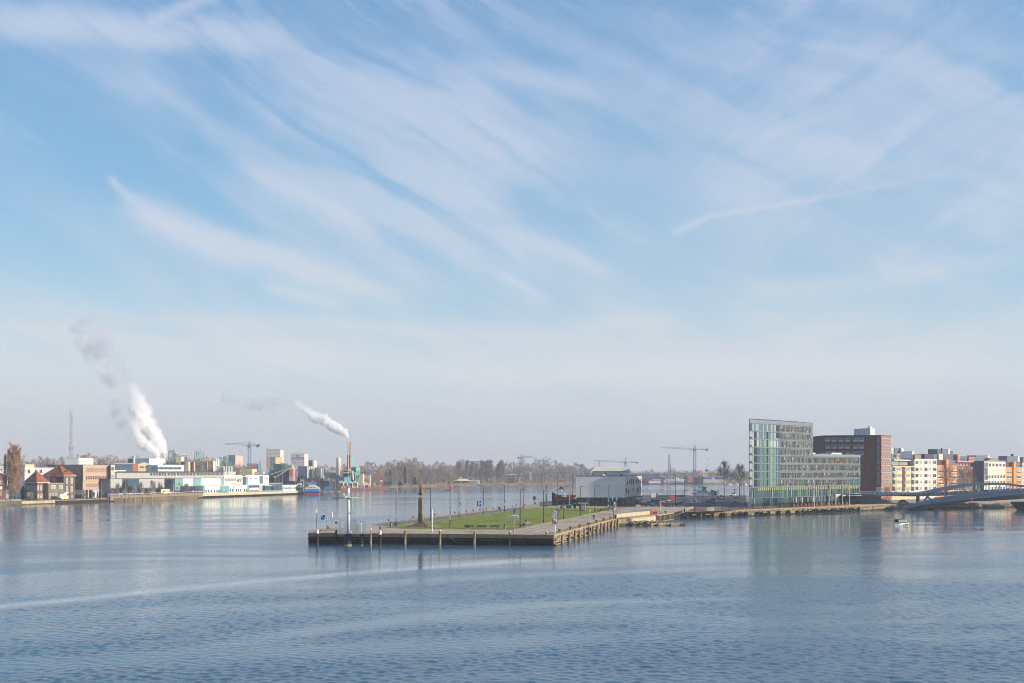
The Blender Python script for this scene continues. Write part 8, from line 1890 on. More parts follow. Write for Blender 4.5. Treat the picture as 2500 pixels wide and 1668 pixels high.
# ------------------------------------------------------------------ trees
bark=M('bark',(96,84,74),.95,.2,1.5,.3)
tw=[M('twigs_grey_brown',(148,132,120),.95,.18,.25),M('twigs_mauve',(138,126,122),.95,.18,.25),M('twigs_warm',(158,134,112),.95,.18,.25),M('twigs_orange',(178,138,106),.95,.18,.25)]
dark_tw=M('twigs_dark',(70,64,62),.95,.15,.5)
def grow(seed,H,kind,twl=1.0,thick=.05,levels=4,ntw=3,trunk_r=.35,first=.22,spread=1.0,nmain=16):
 """returns (trunk MB, crown MB); real branching skeleton, thin blades for twigs"""
 r=random.Random(seed);T=MB();Cw=MB()
 def blade(p,d,L,w):
  s_=d.cross(Vector((r.uniform(-1,1),r.uniform(-1,1),r.uniform(-1,1))))
  if s_.length<1e-4:return
  s_=s_.normalized()*w*.5;q=p+d*L;k=len(Cw.v)
  Cw.v+=[tuple(p-s_),tuple(p+s_),tuple(q+s_*.4),tuple(q-s_*.4)];Cw.face((k,k+1,k+2,k+3))
 def branch(p,d,L,rad,lv):
  n=2 if lv>1 else 1;q=p
  for i in range(n):
   d=(d+Vector((r.gauss(0,.12),r.gauss(0,.12),r.gauss(.05,.08)))).normalized();e=q+d*(L/n)
   if lv>=2:Cw.tube(q,e,rad*(1-.35*i/n),rad*(1-.35*(i+1)/n),3,False)
   else:blade(q,d,L/n,rad*2)
   q=e
   if lv>0:
    for _ in range(ntw if lv>1 else ntw+1):
     az=r.uniform(0,6.28);ax=d.orthogonal().normalized();ax.rotate(Matrix.Rotation(az,3,d))
     sp=(.55 if kind!='poplar' else .30)*spread
     nd=(d+ax*sp*r.uniform(.6,1.3)+Vector((0,0,.12 if kind!='poplar' else .5))).normalized()
     branch(q if r.random()<.5 else q-d*L*.25,nd,L*r.uniform(.5,.72),rad*.5,lv-1)
  if lv==0:
   for _ in range(2):blade(q-d*L*r.random(),(d+Vector((r.gauss(0,.4),r.gauss(0,.4),r.gauss(.1,.3)))).normalized(),twl*r.uniform(.5,1.1),thick)
 T.lathe([(trunk_r*1.3,0),(trunk_r,H*.04),(trunk_r*.8,H*.3),(trunk_r*.45,H*.62),(trunk_r*.12,H*(.96 if kind!='round' else .8))],0,0,8)
 for i in range(nmain):
  t=(i+r.random()*.8)/nmain;z=H*(first+(.93-first)*t)if kind!='round' else H*(first+.55*t)
  az=i*2.399+r.uniform(-.4,.4)
  if kind=='poplar':up=1.6;L=H*.20*(1-.55*t)*(.5+.5*min(1,t*4+.5))
  elif kind=='round':up=.55+1.1*t;L=H*.30*(1-.25*t)
  elif kind=='cone':up=.75+.9*t;L=H*.27*(1-.72*t)
  else:up=.8+1.2*t;L=H*.27*(1-.35*t)
  d=Vector((math.cos(az),math.sin(az),up)).normalized()
  branch(Vector((0,0,z)),d,L*spread**.5,trunk_r*.32,levels-1)
 return T,Cw
_tv={}
def tree_variant(key,kind,seed,H,**kw):
 T,Cw=grow(seed,H,kind,**kw);_tv[key]=(T.mesh('trunk',bark),Cw,H);return _tv[key]
far_kw=dict(levels=3,ntw=3,thick=.13,twl=2.2,nmain=15,trunk_r=.42)
for i in range(4):tree_variant('round%d'%i,'round',100+i,20,**far_kw)
for i in range(3):tree_variant('tall%d'%i,'tall',120+i,20,**far_kw)
for i in range(3):tree_variant('poplar%d'%i,'poplar',140+i,20,**{**far_kw,'nmain':30,'twl':1.8,'ntw':4,'thick':.14})
_cm={}
def tree(px,ytop,wpx,D,v,mt,label,grp='bare trees on the far shore',zb=BZ,name='bare_tree'):
 tm,Cw,H=_tv[v];X,Y=XY(px,D);h=ZP(ytop,Y)-zb;k=(v,mt.name)
 if k not in _cm:_cm[k]=Cw.mesh('crown',mt);c=Cw;_cm[k+('w',)]=sorted(abs(p[0])for p in c.v)[int(len(c.v)*.95)]*2;_cm[k+('h',)]=max(p[2]for p in c.v)
 hs=h/_cm[k+('h',)];ws=(wpx*D/FP)/_cm[k+('w',)]
 e=thing(name,label,'tree',(X,Y,zb),R.uniform(0,6.28),grp);e.scale=(ws,ws,hs)
 link('trunk',tm,e);link('crown',_cm[k],e)
SH='bare brownish tree in the wooded strip along the far shore'
rr_=random.Random(77)
# individually placed trees (px, ytop, width px, depth offset, kind)
named=[(1273,1112.5,40,34,'round0',0,'large open-crowned bare tree before the faint crane, left of two big ones'),(1324,1113,62,30,'round1',1,'broadest round bare tree on the far shore, right of the faint crane'),(1004,1114.5,48,20,'tall0',2,'tallest bare tree right of the dark conifers'),(978,1122,30,26,'tall1',0,'tall bare tree directly behind the slim dark conifer'),(1092,1162,30,10,'round2',3,'small orange-brown bare tree just left of the white-roofed pavilion'),(1038,1130,44,22,'round3',1,'wide bare tree above the statue head, right'),(1220,1125,20,30,'tall2',0,'slender bare tree right of the poplar row'),(1382,1131,42,60,'round2',1,'round bare tree right of the two big bare trees')]
for px,yt,w,off,v,m,lb in named:tree(px,yt,w,Dp(px)+off,v,tw[m],lb)
for i,(px,yt,w)in enumerate([(1120,1121,12),(1140.5,1121,10),(1152.5,1125,10),(1162.5,1127,9),(1176.5,1121,12),(1186,1127,12),(1190,1119.5,12),(1196.5,1120.5,11),(1217.5,1130,11),(1224,1119,15)]):
 tree(px,yt,w,Dp(px)+22,'poplar%d'%(i%3),tw[[1,0,1,0,2][i%5]],'slim upright poplar on the far shore, %s from the left in the row'%ORD[i],'row of poplars on the far shore',name='poplar_tree')
def skyline(x):
 pts=[(-60,1130),(0,1122),(60,1118),(130,1112),(160,1116),(215,1106),(260,1110),(330,1113),(400,1114),(470,1112),(520,1118),(580,1122),(650,1148),(720,1146),(760,1140),(800,1131),(880,1131),(900,1127),(945,1126),(975,1118),(1010,1118),(1050,1127),(1110,1126),(1180,1132),(1250,1126),(1300,1130),(1350,1126),(1400,1129),(1430,1134),(1446,1146),(1500,1150),(1560,1147),(1620,1143),(1700,1146),(1780,1142),(1860,1148),(2000,1148),(2600,1148)]
 for(a,ya),(c,yc)in zip(pts,pts[1:]):
  if a<=x<=c:return lerp(ya,yc,(x-a)/(c-a))
 return 1148
n_=0
def strip(x0,x1,n,d0,d1,dy,wr,label,grp,dfun=None):
 for i in range(n):
  px=lerp(x0,x1,(i+rr_.uniform(.1,.9))/n);D=(dfun or Dp)(px)+rr_.uniform(d0,d1);y=skyline(px)+rr_.uniform(*dy)
  tree(px,y,rr_.uniform(*wr),D,rr_.choice(['round0','round1','round2','round3','tall0','tall1','tall2']),rr_.choice(tw[:3]if rr_.random()<.8 else tw),label,grp)
strip(880,1110,34,14,60,(2,20),(18,32),'bare tree in the dense strip between dock and white-roofed pavilion','bare trees between dock and pavilion')
strip(880,1110,26,8,20,(22,40),(14,24),'low bare tree or thicket at the water edge left of the pavilion','low bare trees left of the pavilion')
strip(1105,1405,34,30,70,(6,24),(18,34),'bare tree in the strip behind the poplar row and the two big trees','bare trees behind the poplar row')
strip(1105,1405,26,10,22,(30,46),(12,22),'low bare tree close to the reeds right of the pavilion','low bare trees right of the pavilion')
strip(1390,1910,44,60,200,(0,12),(20,40),'hazy bare tree on the far skyline behind hall and shipyard','hazy trees behind hall and shipyard')
strip(-10,640,46,0,120,(0,10),(22,42),'bare tree in the belt behind the left bank factories','bare trees behind the left bank',dfun=lambda x:900)
strip(560,680,14,0,40,(0,18),(16,30),'bare tree below the blue crane and office block','bare trees below the blue crane',dfun=lambda x:820)
strip(700,900,26,0,60,(2,20),(16,30),'bare tree behind the ferry dock and twin chimneys','bare trees behind the ferry dock',dfun=lambda x:930)
strip(855,945,12,-20,20,(26,40),(9,16),'small bare tree standing among the dock tents','small bare trees on the dock',dfun=lambda x:885+(x-860)*.9)
# distant mass of wood closing the horizon
def wood():
 r=random.Random(5)
 for(x0,x1,D,n,nm)in[(-250,900,1250,9000,0),(850,1500,1330,6000,1),(1350,2700,1750,9000,0)]:
  b=MB()
  for _ in range(n):
   px=r.uniform(x0,x1);X,Y=XY(px,D+r.uniform(-40,40));yt=skyline(px)+7+5*math.sin(px*.11)+3*math.sin(px*.37);H_=max(4,ZP(yt,Y)-BZ);z=BZ+H_*r.random()**.8
   a=r.random()*3.14;w=r.uniform(.4,1.3);L=r.uniform(1.5,4.5)
   b.tri((X-math.cos(a)*w,Y-math.sin(a)*w,z),(X+math.cos(a)*w,Y+math.sin(a)*w,z),(X+r.uniform(-1,1),Y+r.uniform(-1,1),min(z+L,BZ+H_*1.05)))
  b.build('distant_wood',tw[nm],kind='stuff',label='distant belt of bare woodland along the horizon')
wood()
# evergreens
ev=M('conifer_green',(44,62,48),.95,.3,.4)
def conifer(px,ytop,wpx,D,label,seed,shape='pine'):
 r=random.Random(seed);X,Y=XY(px,D);h=ZP(ytop,Y)-BZ;w=wpx*D/FP/2;e=thing('evergreen_tree',label,'tree',(X,Y,BZ))
 b=MB();b.lathe([(.35,0),(.25,h*.6),(.05,h)],0,0,7);b.build('trunk',bark,e)
 b=MB()
 for _ in range(2600):
  t=r.random();z=h*(.12+.88*t);lay=.75+.25*math.sin(z*1.9)
  rad=w*(1-t)**.6*lay if shape=='pine' else w*(1-t**3)*lay
  a=r.random()*6.28;q=r.random()**.5*rad;x,y=q*math.cos(a),q*math.sin(a);s_=r.uniform(.25,.7)
  b.tri((x-s_*.5,y,z),(x+s_*.5,y+r.uniform(-.3,.3),z+r.uniform(-.3,.2)),(x+math.cos(a)*s_,y+math.sin(a)*s_,z-.2+r.uniform(0,.6)))
 b.build('crown',ev,e)
conifer(943,1151.5,24,985,'broad dark evergreen right of the dock sign',1);conifer(952,1150,14,990,'second dark evergreen touching the broad one',2);conifer(988.5,1139,10,1000,'slim tall dark evergreen before the tallest bare tree',3,'col')
conifer(977,1176,14,985,'low dark evergreen bush near the reeds',4,'col');conifer(1012,1164,10,1005,'small dark evergreen by the white gap in the trees',5,'col');conifer(665,1160,14,762,'dark evergreen below the pipe conveyor',6,'col');conifer(56,1188,10,468,'ivy-green bush at the foot of the poplar',7,'col')
for i,(px,yt,w)in enumerate([(737,1161,9),(745,1163,8),(730,1164,8)]):conifer(px,yt,w,800,'low dark conifer before the blue-grey factory, %s'%['middle','right','left'][i],20+i,'col')
# big poplar at the left
T,Cw=grow(301,30,'poplar',levels=4,ntw=3,thick=.055,twl=1.4,nmain=34,trunk_r=.6,first=.10)
X,Y=XY(38,466);e=thing('poplar_tree','large bare orange-brown poplar at the far left bank','tree',(X,Y,BZ));sc_=(ZP(1073,466)-BZ)/max(p[2]for p in Cw.v);ws_=(52*466/FP)/(max(p[0]for p in Cw.v)-min(p[0]for p in Cw.v));e.scale=(ws_,ws_,sc_);T.build('trunk',bark,e);Cw.build('crown',tw[3],e)
T,Cw=grow(305,18,'poplar',levels=4,ntw=3,thick=.08,twl=1.2,nmain=22,trunk_r=.4,first=.10)
for px,yt,w,lb in[(13,1104,14,'lower bare poplar left of the large poplar'),(22,1088,16,'mid-height bare poplar just left of the large poplar')]:
 X,Y=XY(px,470);e=thing('poplar_tree',lb,'tree',(X,Y,BZ));h_=max(p[2]for p in Cw.v);w_=max(p[0]for p in Cw.v)-min(p[0]for p in Cw.v);e.scale=(w*470/FP/w_,w*470/FP/w_,(ZP(yt,470)-BZ)/h_);T.build('trunk',bark,e);Cw.build('crown',tw[3],e)
T,Cw=grow(308,10,'round',levels=4,ntw=3,thick=.07,twl=.9,nmain=12,trunk_r=.25,first=.15)
X,Y=XY(25,458);e=thing('bare_tree','low spreading bare tree on the bank in front of the poplar','tree',(X,Y,BZ));w_=max(p[0]for p in Cw.v)-min(p[0]for p in Cw.v);e.scale=(34*458/FP/w_,34*458/FP/w_,(ZP(1176,458)-BZ)/max(p[2]for p in Cw.v));T.build('trunk',bark,e);Cw.build('crown',tw[0],e)
# shrubs and small trees in front of the long shed
T,Cw=grow(310,9,'round',levels=4,ntw=3,thick=.06,twl=.8,nmain=12,trunk_r=.2,first=.2)
tms,cms=T.mesh('trunk',bark),{0:Cw.mesh('crown',tw[0]),1:Cw.mesh('crown',dark_tw),2:Cw.mesh('crown',M('twigs_olive',(92,84,54),.95,.2,.5))}
w_=max(p[0]for p in Cw.v)-min(p[0]for p in Cw.v);h_=max(p[2]for p in Cw.v)
for i,(px,yt,w,m)in enumerate([(272,1191,18,0),(284,1192,20,0),(297,1186,14,2),(306,1170,22,1),(318,1187,18,2),(330,1192,16,0),(343,1176,18,0),(356,1194,18,1),(373,1172,22,0),(385,1195,18,1),(413,1168,28,1),(398,1196,16,1),(454,1180,20,0),(462,1197,6,2),(442,1199,10,1),(168,1205,12,0),(228,1204,14,0),(249,1203,12,0),(207,1206,12,0)]):
 q=LB(px,12.5 if px>260 else 9);e=thing('bare_tree','small bare tree or shrub before the left bank buildings, %s from the left'%((ORD+['twenty'])[sorted([272,284,297,306,318,330,343,356,373,385,413,398,454,462,442,168,228,249,207]).index(px)]),'tree',(q[0],q[1],BZ+.6),R.uniform(0,6),'small bare trees on the left bank');k=q[1]/FP
 e.scale=(w*k/w_,w*k/w_,(ZP(yt,q[1])-BZ)/h_);link('trunk',tms,e);link('crown',cms[m],e)
# two plane trees on the parking area, two before the apartments
for i,(px,D,yt,w,yb,lb,kind,m)in enumerate([(1768,478,1121.5,34,0,'bare dark tree standing on the parking area, left of two','cone',dark_tw),(1806.5,490,1128.5,32,0,'bare dark tree next to the hotel, right of two','cone',dark_tw),(2311,438,1126,36,0,'bare tree in front of the bright orange house, its trunk leaning','tall',tw[0]),(2352,445,1134,34,0,'bare tree in front of the brown brick house, left of two','tall',tw[0]),(2371,447,1136,30,0,'bare tree in front of the brown brick house, right of two','tall',tw[0])]):
 T,Cw=grow(400+i,18,kind,levels=5,ntw=2,thick=.026 if kind=='cone' else .035,twl=.8,nmain=17,trunk_r=.26,first=.34 if kind=='cone' else .25)
 X,Y=XY(px,D);e=thing('bare_tree',lb,'tree',(X,Y,QZ),i*1.3);w1=2*sorted(abs(p[0])for p in Cw.v)[int(len(Cw.v)*.93)];e.scale=(w*D/FP/w1,w*D/FP/w1,(ZP(yt,D)-QZ)/max(p[2]for p in Cw.v));T.build('trunk',dark_tw,e);Cw.build('crown',m,e)
# reeds along the far shore
def reeds():
 r=random.Random(8)
 for(x0,x1,n,hh,m)in[(1020,1420,7000,2.6,M('reed_straw',(206,160,112),.95,.2,.5)),(960,1020,900,2.6,M('reed_straw')),(945,1420,3000,1.6,M('reed_grey',(128,112,88),.95,.2,.5)),(1740,1900,600,2.0,M('reed_straw'))]:
  b=MB()
  for _ in range(n):
   px=r.uniform(x0,x1);dens=.5+.5*math.sin(px*.13)*math.sin(px*.041+1)
   if r.random()>.35+dens*.65:continue
   X,Y=LB(px,r.uniform(.5,5));h=hh*r.uniform(.5,1.1)*(.5+dens*.6);w=r.uniform(.15,.35)
   b.tri((X-w,Y,BZ-.9),(X+w,Y,BZ-.9),(X+r.uniform(-.3,.3),Y,BZ+h-.3))
  b.build('reeds',m,kind='stuff',label='straw-coloured reeds along the far shore')
reeds()
# ------------------------------------------------------------------ far shore buildings
h=cube('shore_pavilion','low pavilion with a cream shallow roof at the far water edge','pavilion',1109,1142,1174.5,1183,1090,M('pavilion_teal_wall',(96,120,130),.7,.1,.6),12);F=h.face(0);F.pbox('white_door',1122,1175.5,1126.5,1182,white_p,.2);o=h.o
b=MB();b.prism([(-1.5,-2),(F.L+3,-2),(F.L+3,13),(-1.5,13)],h.z1-h.z0,h.z1-h.z0+2.4,[(5,3),(F.L-3,3),(F.L-3,8),(5,8)]);b.build('roof',M('pavilion_cream_roof',(222,206,168),.8,.05,.5),h.e)
h=cube('shore_white_shed','whitish low building with arched end right of the shore pavilion','building',1147,1170,1172.5,1183,1098,offwh,10);h.face(0).row(1149,1166,1175,1180,5,.5,lgr,glass_bl)
h=cube('slab_apartment_block','long apartment slab with blue bands behind the poplars, pink end wall','apartment block',1137,1204,1126.5,1160,1600,M('slab_blue_grey',(112,136,164),.8,.06,.3),14,roof=roofing);F=h.face(0)
for k in range(6):F.row(1138,1203.5,1128+k*3.3,1129.4+k*3.3,14,.8,wht,wht,'balcony_band')
h=cube('slab_end_tower','pinkish and blue end tower of the long apartment slab','apartment block',1124.5,1132,1121.8,1160,1590,M('slab_pink',(196,140,148),.8,.06,.3),14,M('slab_blue',(104,130,170),.8,.06,.3),1140);F=h.face(0)
for k in range(5):F.row(1125.5,1131.5,1128+k*3.6,1130+k*3.6,2,.6,M('slab_pink'),glass_bl)
h=cube('dark_roof_house','building with a dark roof and cream upper wall behind bare trees','building',1232,1266,1161,1180,1160,M('house_grey_dark',(84,88,96),.8,.1,.5),10,roof=M('dark_blue_roof',(62,70,84),.8,.08,.5));F=h.face(0);F.pbox('cream_band',1232,1157,1262,1161,cream,.2);F.row(1236,1264,1165,1168,7,.4,cream,white_p)
h=cube('white_column_house','narrow whitish house between the two big bare trees','building',1292,1299,1153,1181,1165,M('white_far_wall',(206,200,200),.8,.12,.6),8);F=h.face(0);[F.pbox('window',1293,1156+k*5,1298,1158+k*5,glass_bl,.15)for k in range(4)]
h=cube('cream_tall_house','narrow cream house left of the big round tree','building',1271,1279,1156,1181,1168,cream,8);F=h.face(0);[F.pbox('window',1272.5,1160+k*5,1277.5,1162.5+k*5,glass_bl,.15)for k in range(3)]
for px in(1253,1263):q=XY(px,1200);b=MB();b.lathe([(.9,0),(.8,ZP(1141.5,1200)-BZ)],0,0,9);b.build('brick_chimney',M('far_chimney_red',(170,110,104),.8,.06,.5),loc=(q[0],q[1],BZ),label='slim reddish chimney behind the dark-roofed building, %s of two'%('left' if px==1253 else 'right'),cat='chimney')
h=cube('orange_low_block','orange and blue block seen between the two big bare trees','building',1265,1298,1140.5,1152,1400,M('orange_far',(206,120,84),.8,.08,.4),10,base=BZ);F=h.face(0);F.pbox('blue_band',1270,1144,1296,1147,M('blue_far',(90,130,180),.8,.06,.4),.2)
h=cube('far_blue_roof','pale blue flat roof among the trees right of the big bare trees','building',1378,1400,1160.5,1168,1260,M('roof_sky_blue',(150,176,200),.7,.05,.4),10)
r6=random.Random(6)
for i in range(26):
 px=r6.uniform(880,1290);D=Dp(px)+r6.uniform(24,50);w=r6.uniform(2.5,7);yt=r6.uniform(1158,1174);h=cube('far_house','small pale house glimpsed between the bare trees of the far shore','house',px,px+w,yt,1185,D,r6.choice([offwh,cream,wht,brn2,M('far_house_blue',(120,150,180),.8,.1,1.)]),6,roof=r6.choice([roofing,M('far_red_roof',(160,90,70),.9,.1,1.)]),grp='pale houses between the trees')
 F=h.face(0);F.row(px+.4,px+w-.4,yt+2,yt+4,max(1,int(w/2)),.5,white_p,glass_dk)
# telecom mast on the skyline
q=XY(1400.5,1300);e=thing('telecom_mast','white telecom mast poking above the trees left of the hall','mast',(q[0],q[1],BZ));b=MB();b.lathe([(.8,0),(.5,ZP(1124,1300)-BZ)],0,0,8);b.build('pole',galv,e)
for y0,y1,w in((1137,1131.5,2.0),(1128,1124,.9)):b=MB();b.box(0,0,ZP(y0,1300)-BZ,w*1.3,w,ZP(y1,1300)-ZP(y0,1300));b.build('antenna_drum',white_p,e)
# ------------------------------------------------------------------ tower cranes
cr_b=M('crane_blue',(96,138,176),.6,.08,.5)
def crane(px,D,ybase,yjib,ytop,xl,xr,label,hook=None,m=cr_b,zb=None,luff=0,wm=2.6):
 k=D/FP;X,Y=XY(px,D);zb=BZ if zb is None else zb;e=thing('tower_crane',label,'crane',(X,Y,zb));z=lambda y:ZP(y,D)-zb
 zj,zt=z(yjib),z(ytop);rr2=max(.13,D*.00019)
 b=MB();lattice(b,(0,0,0),zj,wm,wm,max(8,int(zj/wm/1.3)),rr2);b.build('mast_lattice',m,e)
 b=MB();b.box(0,-.2,zj-1.6,wm*1.1,wm,1.8);b.build('cab',M('crane_red',(186,98,82),.6,.06,1.),e)
 b=MB();lattice(b,(0,0,zj+.2),zt-zj-.2,wm*.8,.4,4,rr2*.9);b.build('apex',m,e)
 def jib(x0,x1,y1,hh,nm):
  b=MB();L=abs(x1-x0);n=max(6,int(L/2.6));dz=z(y1)-zj
  for i in range(n):
   a,c=lerp(x0,x1,i/n),lerp(x0,x1,(i+1)/n);za,zc=zj+.3+dz*i/n,zj+.3+dz*(i+1)/n;hA=hh*(1-.35*i/n)
   b.tube((a,-.7,za),(c,-.7,zc),rr2,rr2,3,False);b.tube((a,.7,za),(c,.7,zc),rr2,rr2,3,False);b.tube((a,0,za+hA),(c,0,zc+hA),rr2,rr2,3,False)
   b.tube((a,-.7,za),((a+c)/2,0,(za+zc)/2+hA),rr2*.6,rr2*.6,3,False);b.tube(((a+c)/2,0,(za+zc)/2+hA),(c,-.7,zc),rr2*.6,rr2*.6,3,False)
  b.build(nm,m,e)
 jib(0,(xl-px)*k,yjib-luff,1.7,'jib');jib(0,(xr-px)*k,yjib,1.0,'counter_jib')
 b=MB();cx=(xr-px)*k;s_=1 if cx>0 else-1;b.box(cx-s_*2.2,0,zj-1.3,2.2,1.4,1.8);b.box(cx-s_*.8,0,zj+.4,2.2,1.5,1.2);b.build('counterweight',M('crane_dark',(56,74,92),.7,.08,1.),e)
 b=MB();b.tube((0,0,zt),((xl-px)*k*.62,0,zj+1.9+(z(yjib-luff)-zj)*.62),rr2*.5,rr2*.5,3,False);b.tube((0,0,zt),(cx*.75,0,zj+1),rr2*.5,rr2*.5,3,False);b.build('tie_bar',m,e)
 if hook:hx,hy=hook;b=MB();b.box((hx-px)*k,0,zj-.5,1.8,1.4,.6);b.tube(((hx-px)*k,0,zj-.4),((hx-px)*k,0,z(hy)),rr2*.5,rr2*.5,3,False);b.build('hook_rope',m,e)
crane(609,1000,1140,1089,1078,549,634,'blue tower crane on the left skyline over the trees',luff=3,hook=(603,1095))
crane(1527,1500,1145,1130,1117.5,1450,1558,'pale blue tower crane rising behind the grey hall',luff=3.5,hook=(1515,1131),wm=3.2)
crane(1696,1320,1165,1098.5,1086,1614,1729,'tall blue tower crane over the shipyard',luff=4.5,hook=(1684,1118),wm=3.2)
crane(1273.5,1500,1140,1118,1109,1301,1263,'faint blue crane behind the large open-crowned tree',luff=1,wm=3.0)
def pylon(px,D,ytop,label,w):
 q=XY(px,D);e=thing('pylon',label,'pylon',(q[0],q[1],BZ));h=ZP(ytop,D)-BZ;b=MB();lattice(b,(0,0,0),h,w,.8,12,.3);b.build('lattice',M('pylon_grey',(120,132,146),.7,.05,1.),e)
 for t in(.75,.88):b=MB();b.tube((-w*1.1,0,h*t),(w*1.1,0,h*t),.25,.25,4);b.build('cross_arm',M('pylon_grey'),e)
pylon(1463.5,1900,1127.5,'thin lattice power pylon under the jib of the pale crane',6);pylon(635,1900,1124.5,'faint power pylon between blue crane and tall white tower',6)
# lattice derrick + dock cranes
q=XY(1634,1255);e=thing('derrick','tall pointed lattice derrick on a blue base beside the white ship','derrick',(q[0],q[1],BZ-1));h=ZP(1109,1255)-BZ;b=MB();lattice(b,(0,0,6),h-6,4.4,.9,13,.22);b.build('lattice',M('derrick_grey',(90,100,116),.7,.08,1.),e);b=MB();b.box(0,0,0,3.8,3.8,6);b.build('blue_base',M('derrick_blue',(56,110,160),.6,.06,1.),e);b=MB();b.box(0,0,h-.5,.9,.9,1.2);b.build('head_block',darkgrey,e)
def dock_crane(px,ytop,xtip,label):
 D=1275;k=D/FP;q=XY(px,D);e=thing('dock_crane',label,'crane',(q[0],q[1],BZ));z=lambda y:ZP(y,D)-BZ
 b=MB()
 for sx in(-1.8,1.8):
  for sy in(-1.5,1.5):b.tube((sx,sy,0),(sx*.4,sy*.4,z(1151)),.28,.28,5)
 b.build('leg_frame',M('dock_crane_white',(206,206,206),.6,.05,1.),e);b=MB();b.box(-.5,0,z(1151),4.2,3,z(1146.5)-z(1151));b.build('machine_house',M('dock_crane_blue',(46,74,130),.6,.05,1.),e)
 tx=(xtip-px)*k;b=MB();b.tube((0,0,z(1147)),(tx*.92,0,z(ytop+3)),.55,.3,5);b.tube((-1,0,z(1147)),(tx*.5-.8,0,z((ytop+1147)/2)),.3,.25,5);b.build('jib',M('dock_crane_white'),e);b=MB();b.tube((tx*.92,0,z(ytop+3)),(tx,0,z(ytop)),.5,.45,5);b.build('jib_tip',M('crane_red'),e)
dock_crane(1726.5,1118.5,1729.5,'blue and white dock crane with red tip, left of two');dock_crane(1758,1118,1765.5,'blue and white dock crane with red tip partly behind the bare tree')
# long blue-grey hall, ships
h=cube('long_far_hall','very long low blue-grey hall across the water behind the ships','hall',1540,1622,1158.5,1176,1330,M('far_hall_blue_grey',(92,104,122),.8,.08,.3),12,roof=roofing);F=h.face(0);F.row(1542,1620,1161,1163,22,.5,slate_b,teal_d);F.row(1542,1620,1168,1173,12,.6,darkgrey,glass_bl)
h=cube('teal_gable_house','teal gabled harbour house with a red roof edge','building',1612,1622.5,1165,1181,1262,M('teal_far_dark',(70,100,110),.7,.06,.6),8);b=MB();z=h.z1-h.z0;w=h.face(0).L;b.prism([(0,-.1),(w,-.1),(w,8),(0,8)],z,z+1.6);b.build('upper_wall',M('teal_far',(130,190,190),.7,.06,.6),h.e);b=MB();b.v=[(-.6,-.4,z+1.5),(w+.6,-.4,z+1.5),(w/2,-.4,z+4.2),(-.6,8,z+1.5),(w+.6,8,z+1.5),(w/2,8,z+4.2)];b.f=[(0,1,2),(5,4,3),(0,2,5,3),(1,4,5,2),(0,3,4,1)];b.m=[0]*5;b.build('gable_roof',M('salmon_roof',(220,120,100),.7,.06,.6),h.e)
def ship(name,label,x0,x1,ywl,levels,D,cat='ship'):
 """levels: (part, px0, px1, ytop, ybottom, material, depth)"""
 k=D/FP;X,Y=XY((x0+x1)/2,D);e=thing(name,label,cat,(X,Y,0));c=(x0+x1)/2
 for nm,a,d,yt,yb,m,dep in levels:
  b=MB();xa,xb=(a-c)*k,(d-c)*k;zt,zb=ZP(yt,D),ZP(yb,D);b.prism([(xa,-dep/2),(xb,-dep/2),(xb,dep/2),(xa,dep/2)],zb,zt,[(xa-(.4 if nm=='hull' else 0),-dep/2),(xb+(.4 if nm=='hull' else 0),-dep/2),(xb+(.4 if nm=='hull' else 0),dep/2),(xa,dep/2)]);b.build(nm,m,e)
 return e,k,c
shw=M('ship_white',(232,226,220),.6,.05,.5);shr=M('ship_red',(206,84,66),.6,.06,.5);shb=M('ship_blue',(62,98,170),.6,.06,.5);shn=M('ship_dark',(60,66,78),.7,.1,.5);srust=M('ship_rust_tan',(190,130,104),.85,.15,.4)
e,k,c=ship('houseboat','cream floating block with a red top stripe, left of the white ship',1583,1612,1182,[('hull',1583,1611.5,1180.5,1183,shn,8),('deck_house',1583,1611.5,1174,1180.5,shw,7.5),('red_roof',1583,1611.5,1173,1174,shr,8)],1215,'houseboat')
for i in range(6):b=MB();b.box((1585.5+i*4.7-c)*k,-3.8,ZP(1182,1215),1.5,.2,.9);b.build('window',darkgrey,e)
e,k,c=ship('river_ship','white multi-deck passenger ship with a red waterline at the stern',1620,1672,1181,[('hull',1621,1672,1178,1182,shn,9),('stern_red',1620.5,1636,1179,1181.7,shr,9.3),('main_deck',1621,1668,1173.5,1178,shw,8.5),('second_deck',1624,1656,1170,1173.4,shw,8),('bridge_house',1648,1657,1167.5,1173,shw,7),('fore_deck',1657,1672,1170.5,1173,shw,7)],1225)
for lv,y in enumerate((1175.8,1171.8)):
 for i in range(18 if lv==0 else 13):b=MB();b.box((1626+i*2.2-c)*k,-4.35,ZP(y+.9,1225),.7,.1,.75);b.build('window',glass_dk,e)
for x in(1629,1640,1651):b=MB();b.tube(((x-c)*k,0,ZP(1170,1225)),((x-c)*k,0,ZP(1164,1225)),.18);b.build('ship_mast',shw,e)
e,k,c=ship('floating_dock','tan and rust floating dock with a dark ship bow inside',1672,1716,1181,[('hull',1672,1716,1179,1182,shn,12),('left_wall',1673,1677,1163.5,1179,shn,12),('tan_wall',1677,1692,1164.5,1179,srust,10),('ship_bow',1692,1706,1166,1179,M('bow_black',(40,42,50),.7,.1,.5),9),('right_wall',1706,1710,1164,1179,srust,12),('dark_hull_right',1705,1716,1163.5,1178,shn,9),('deck_gear',1680,1696,1162.5,1165,srust,4)],1250,'dock')
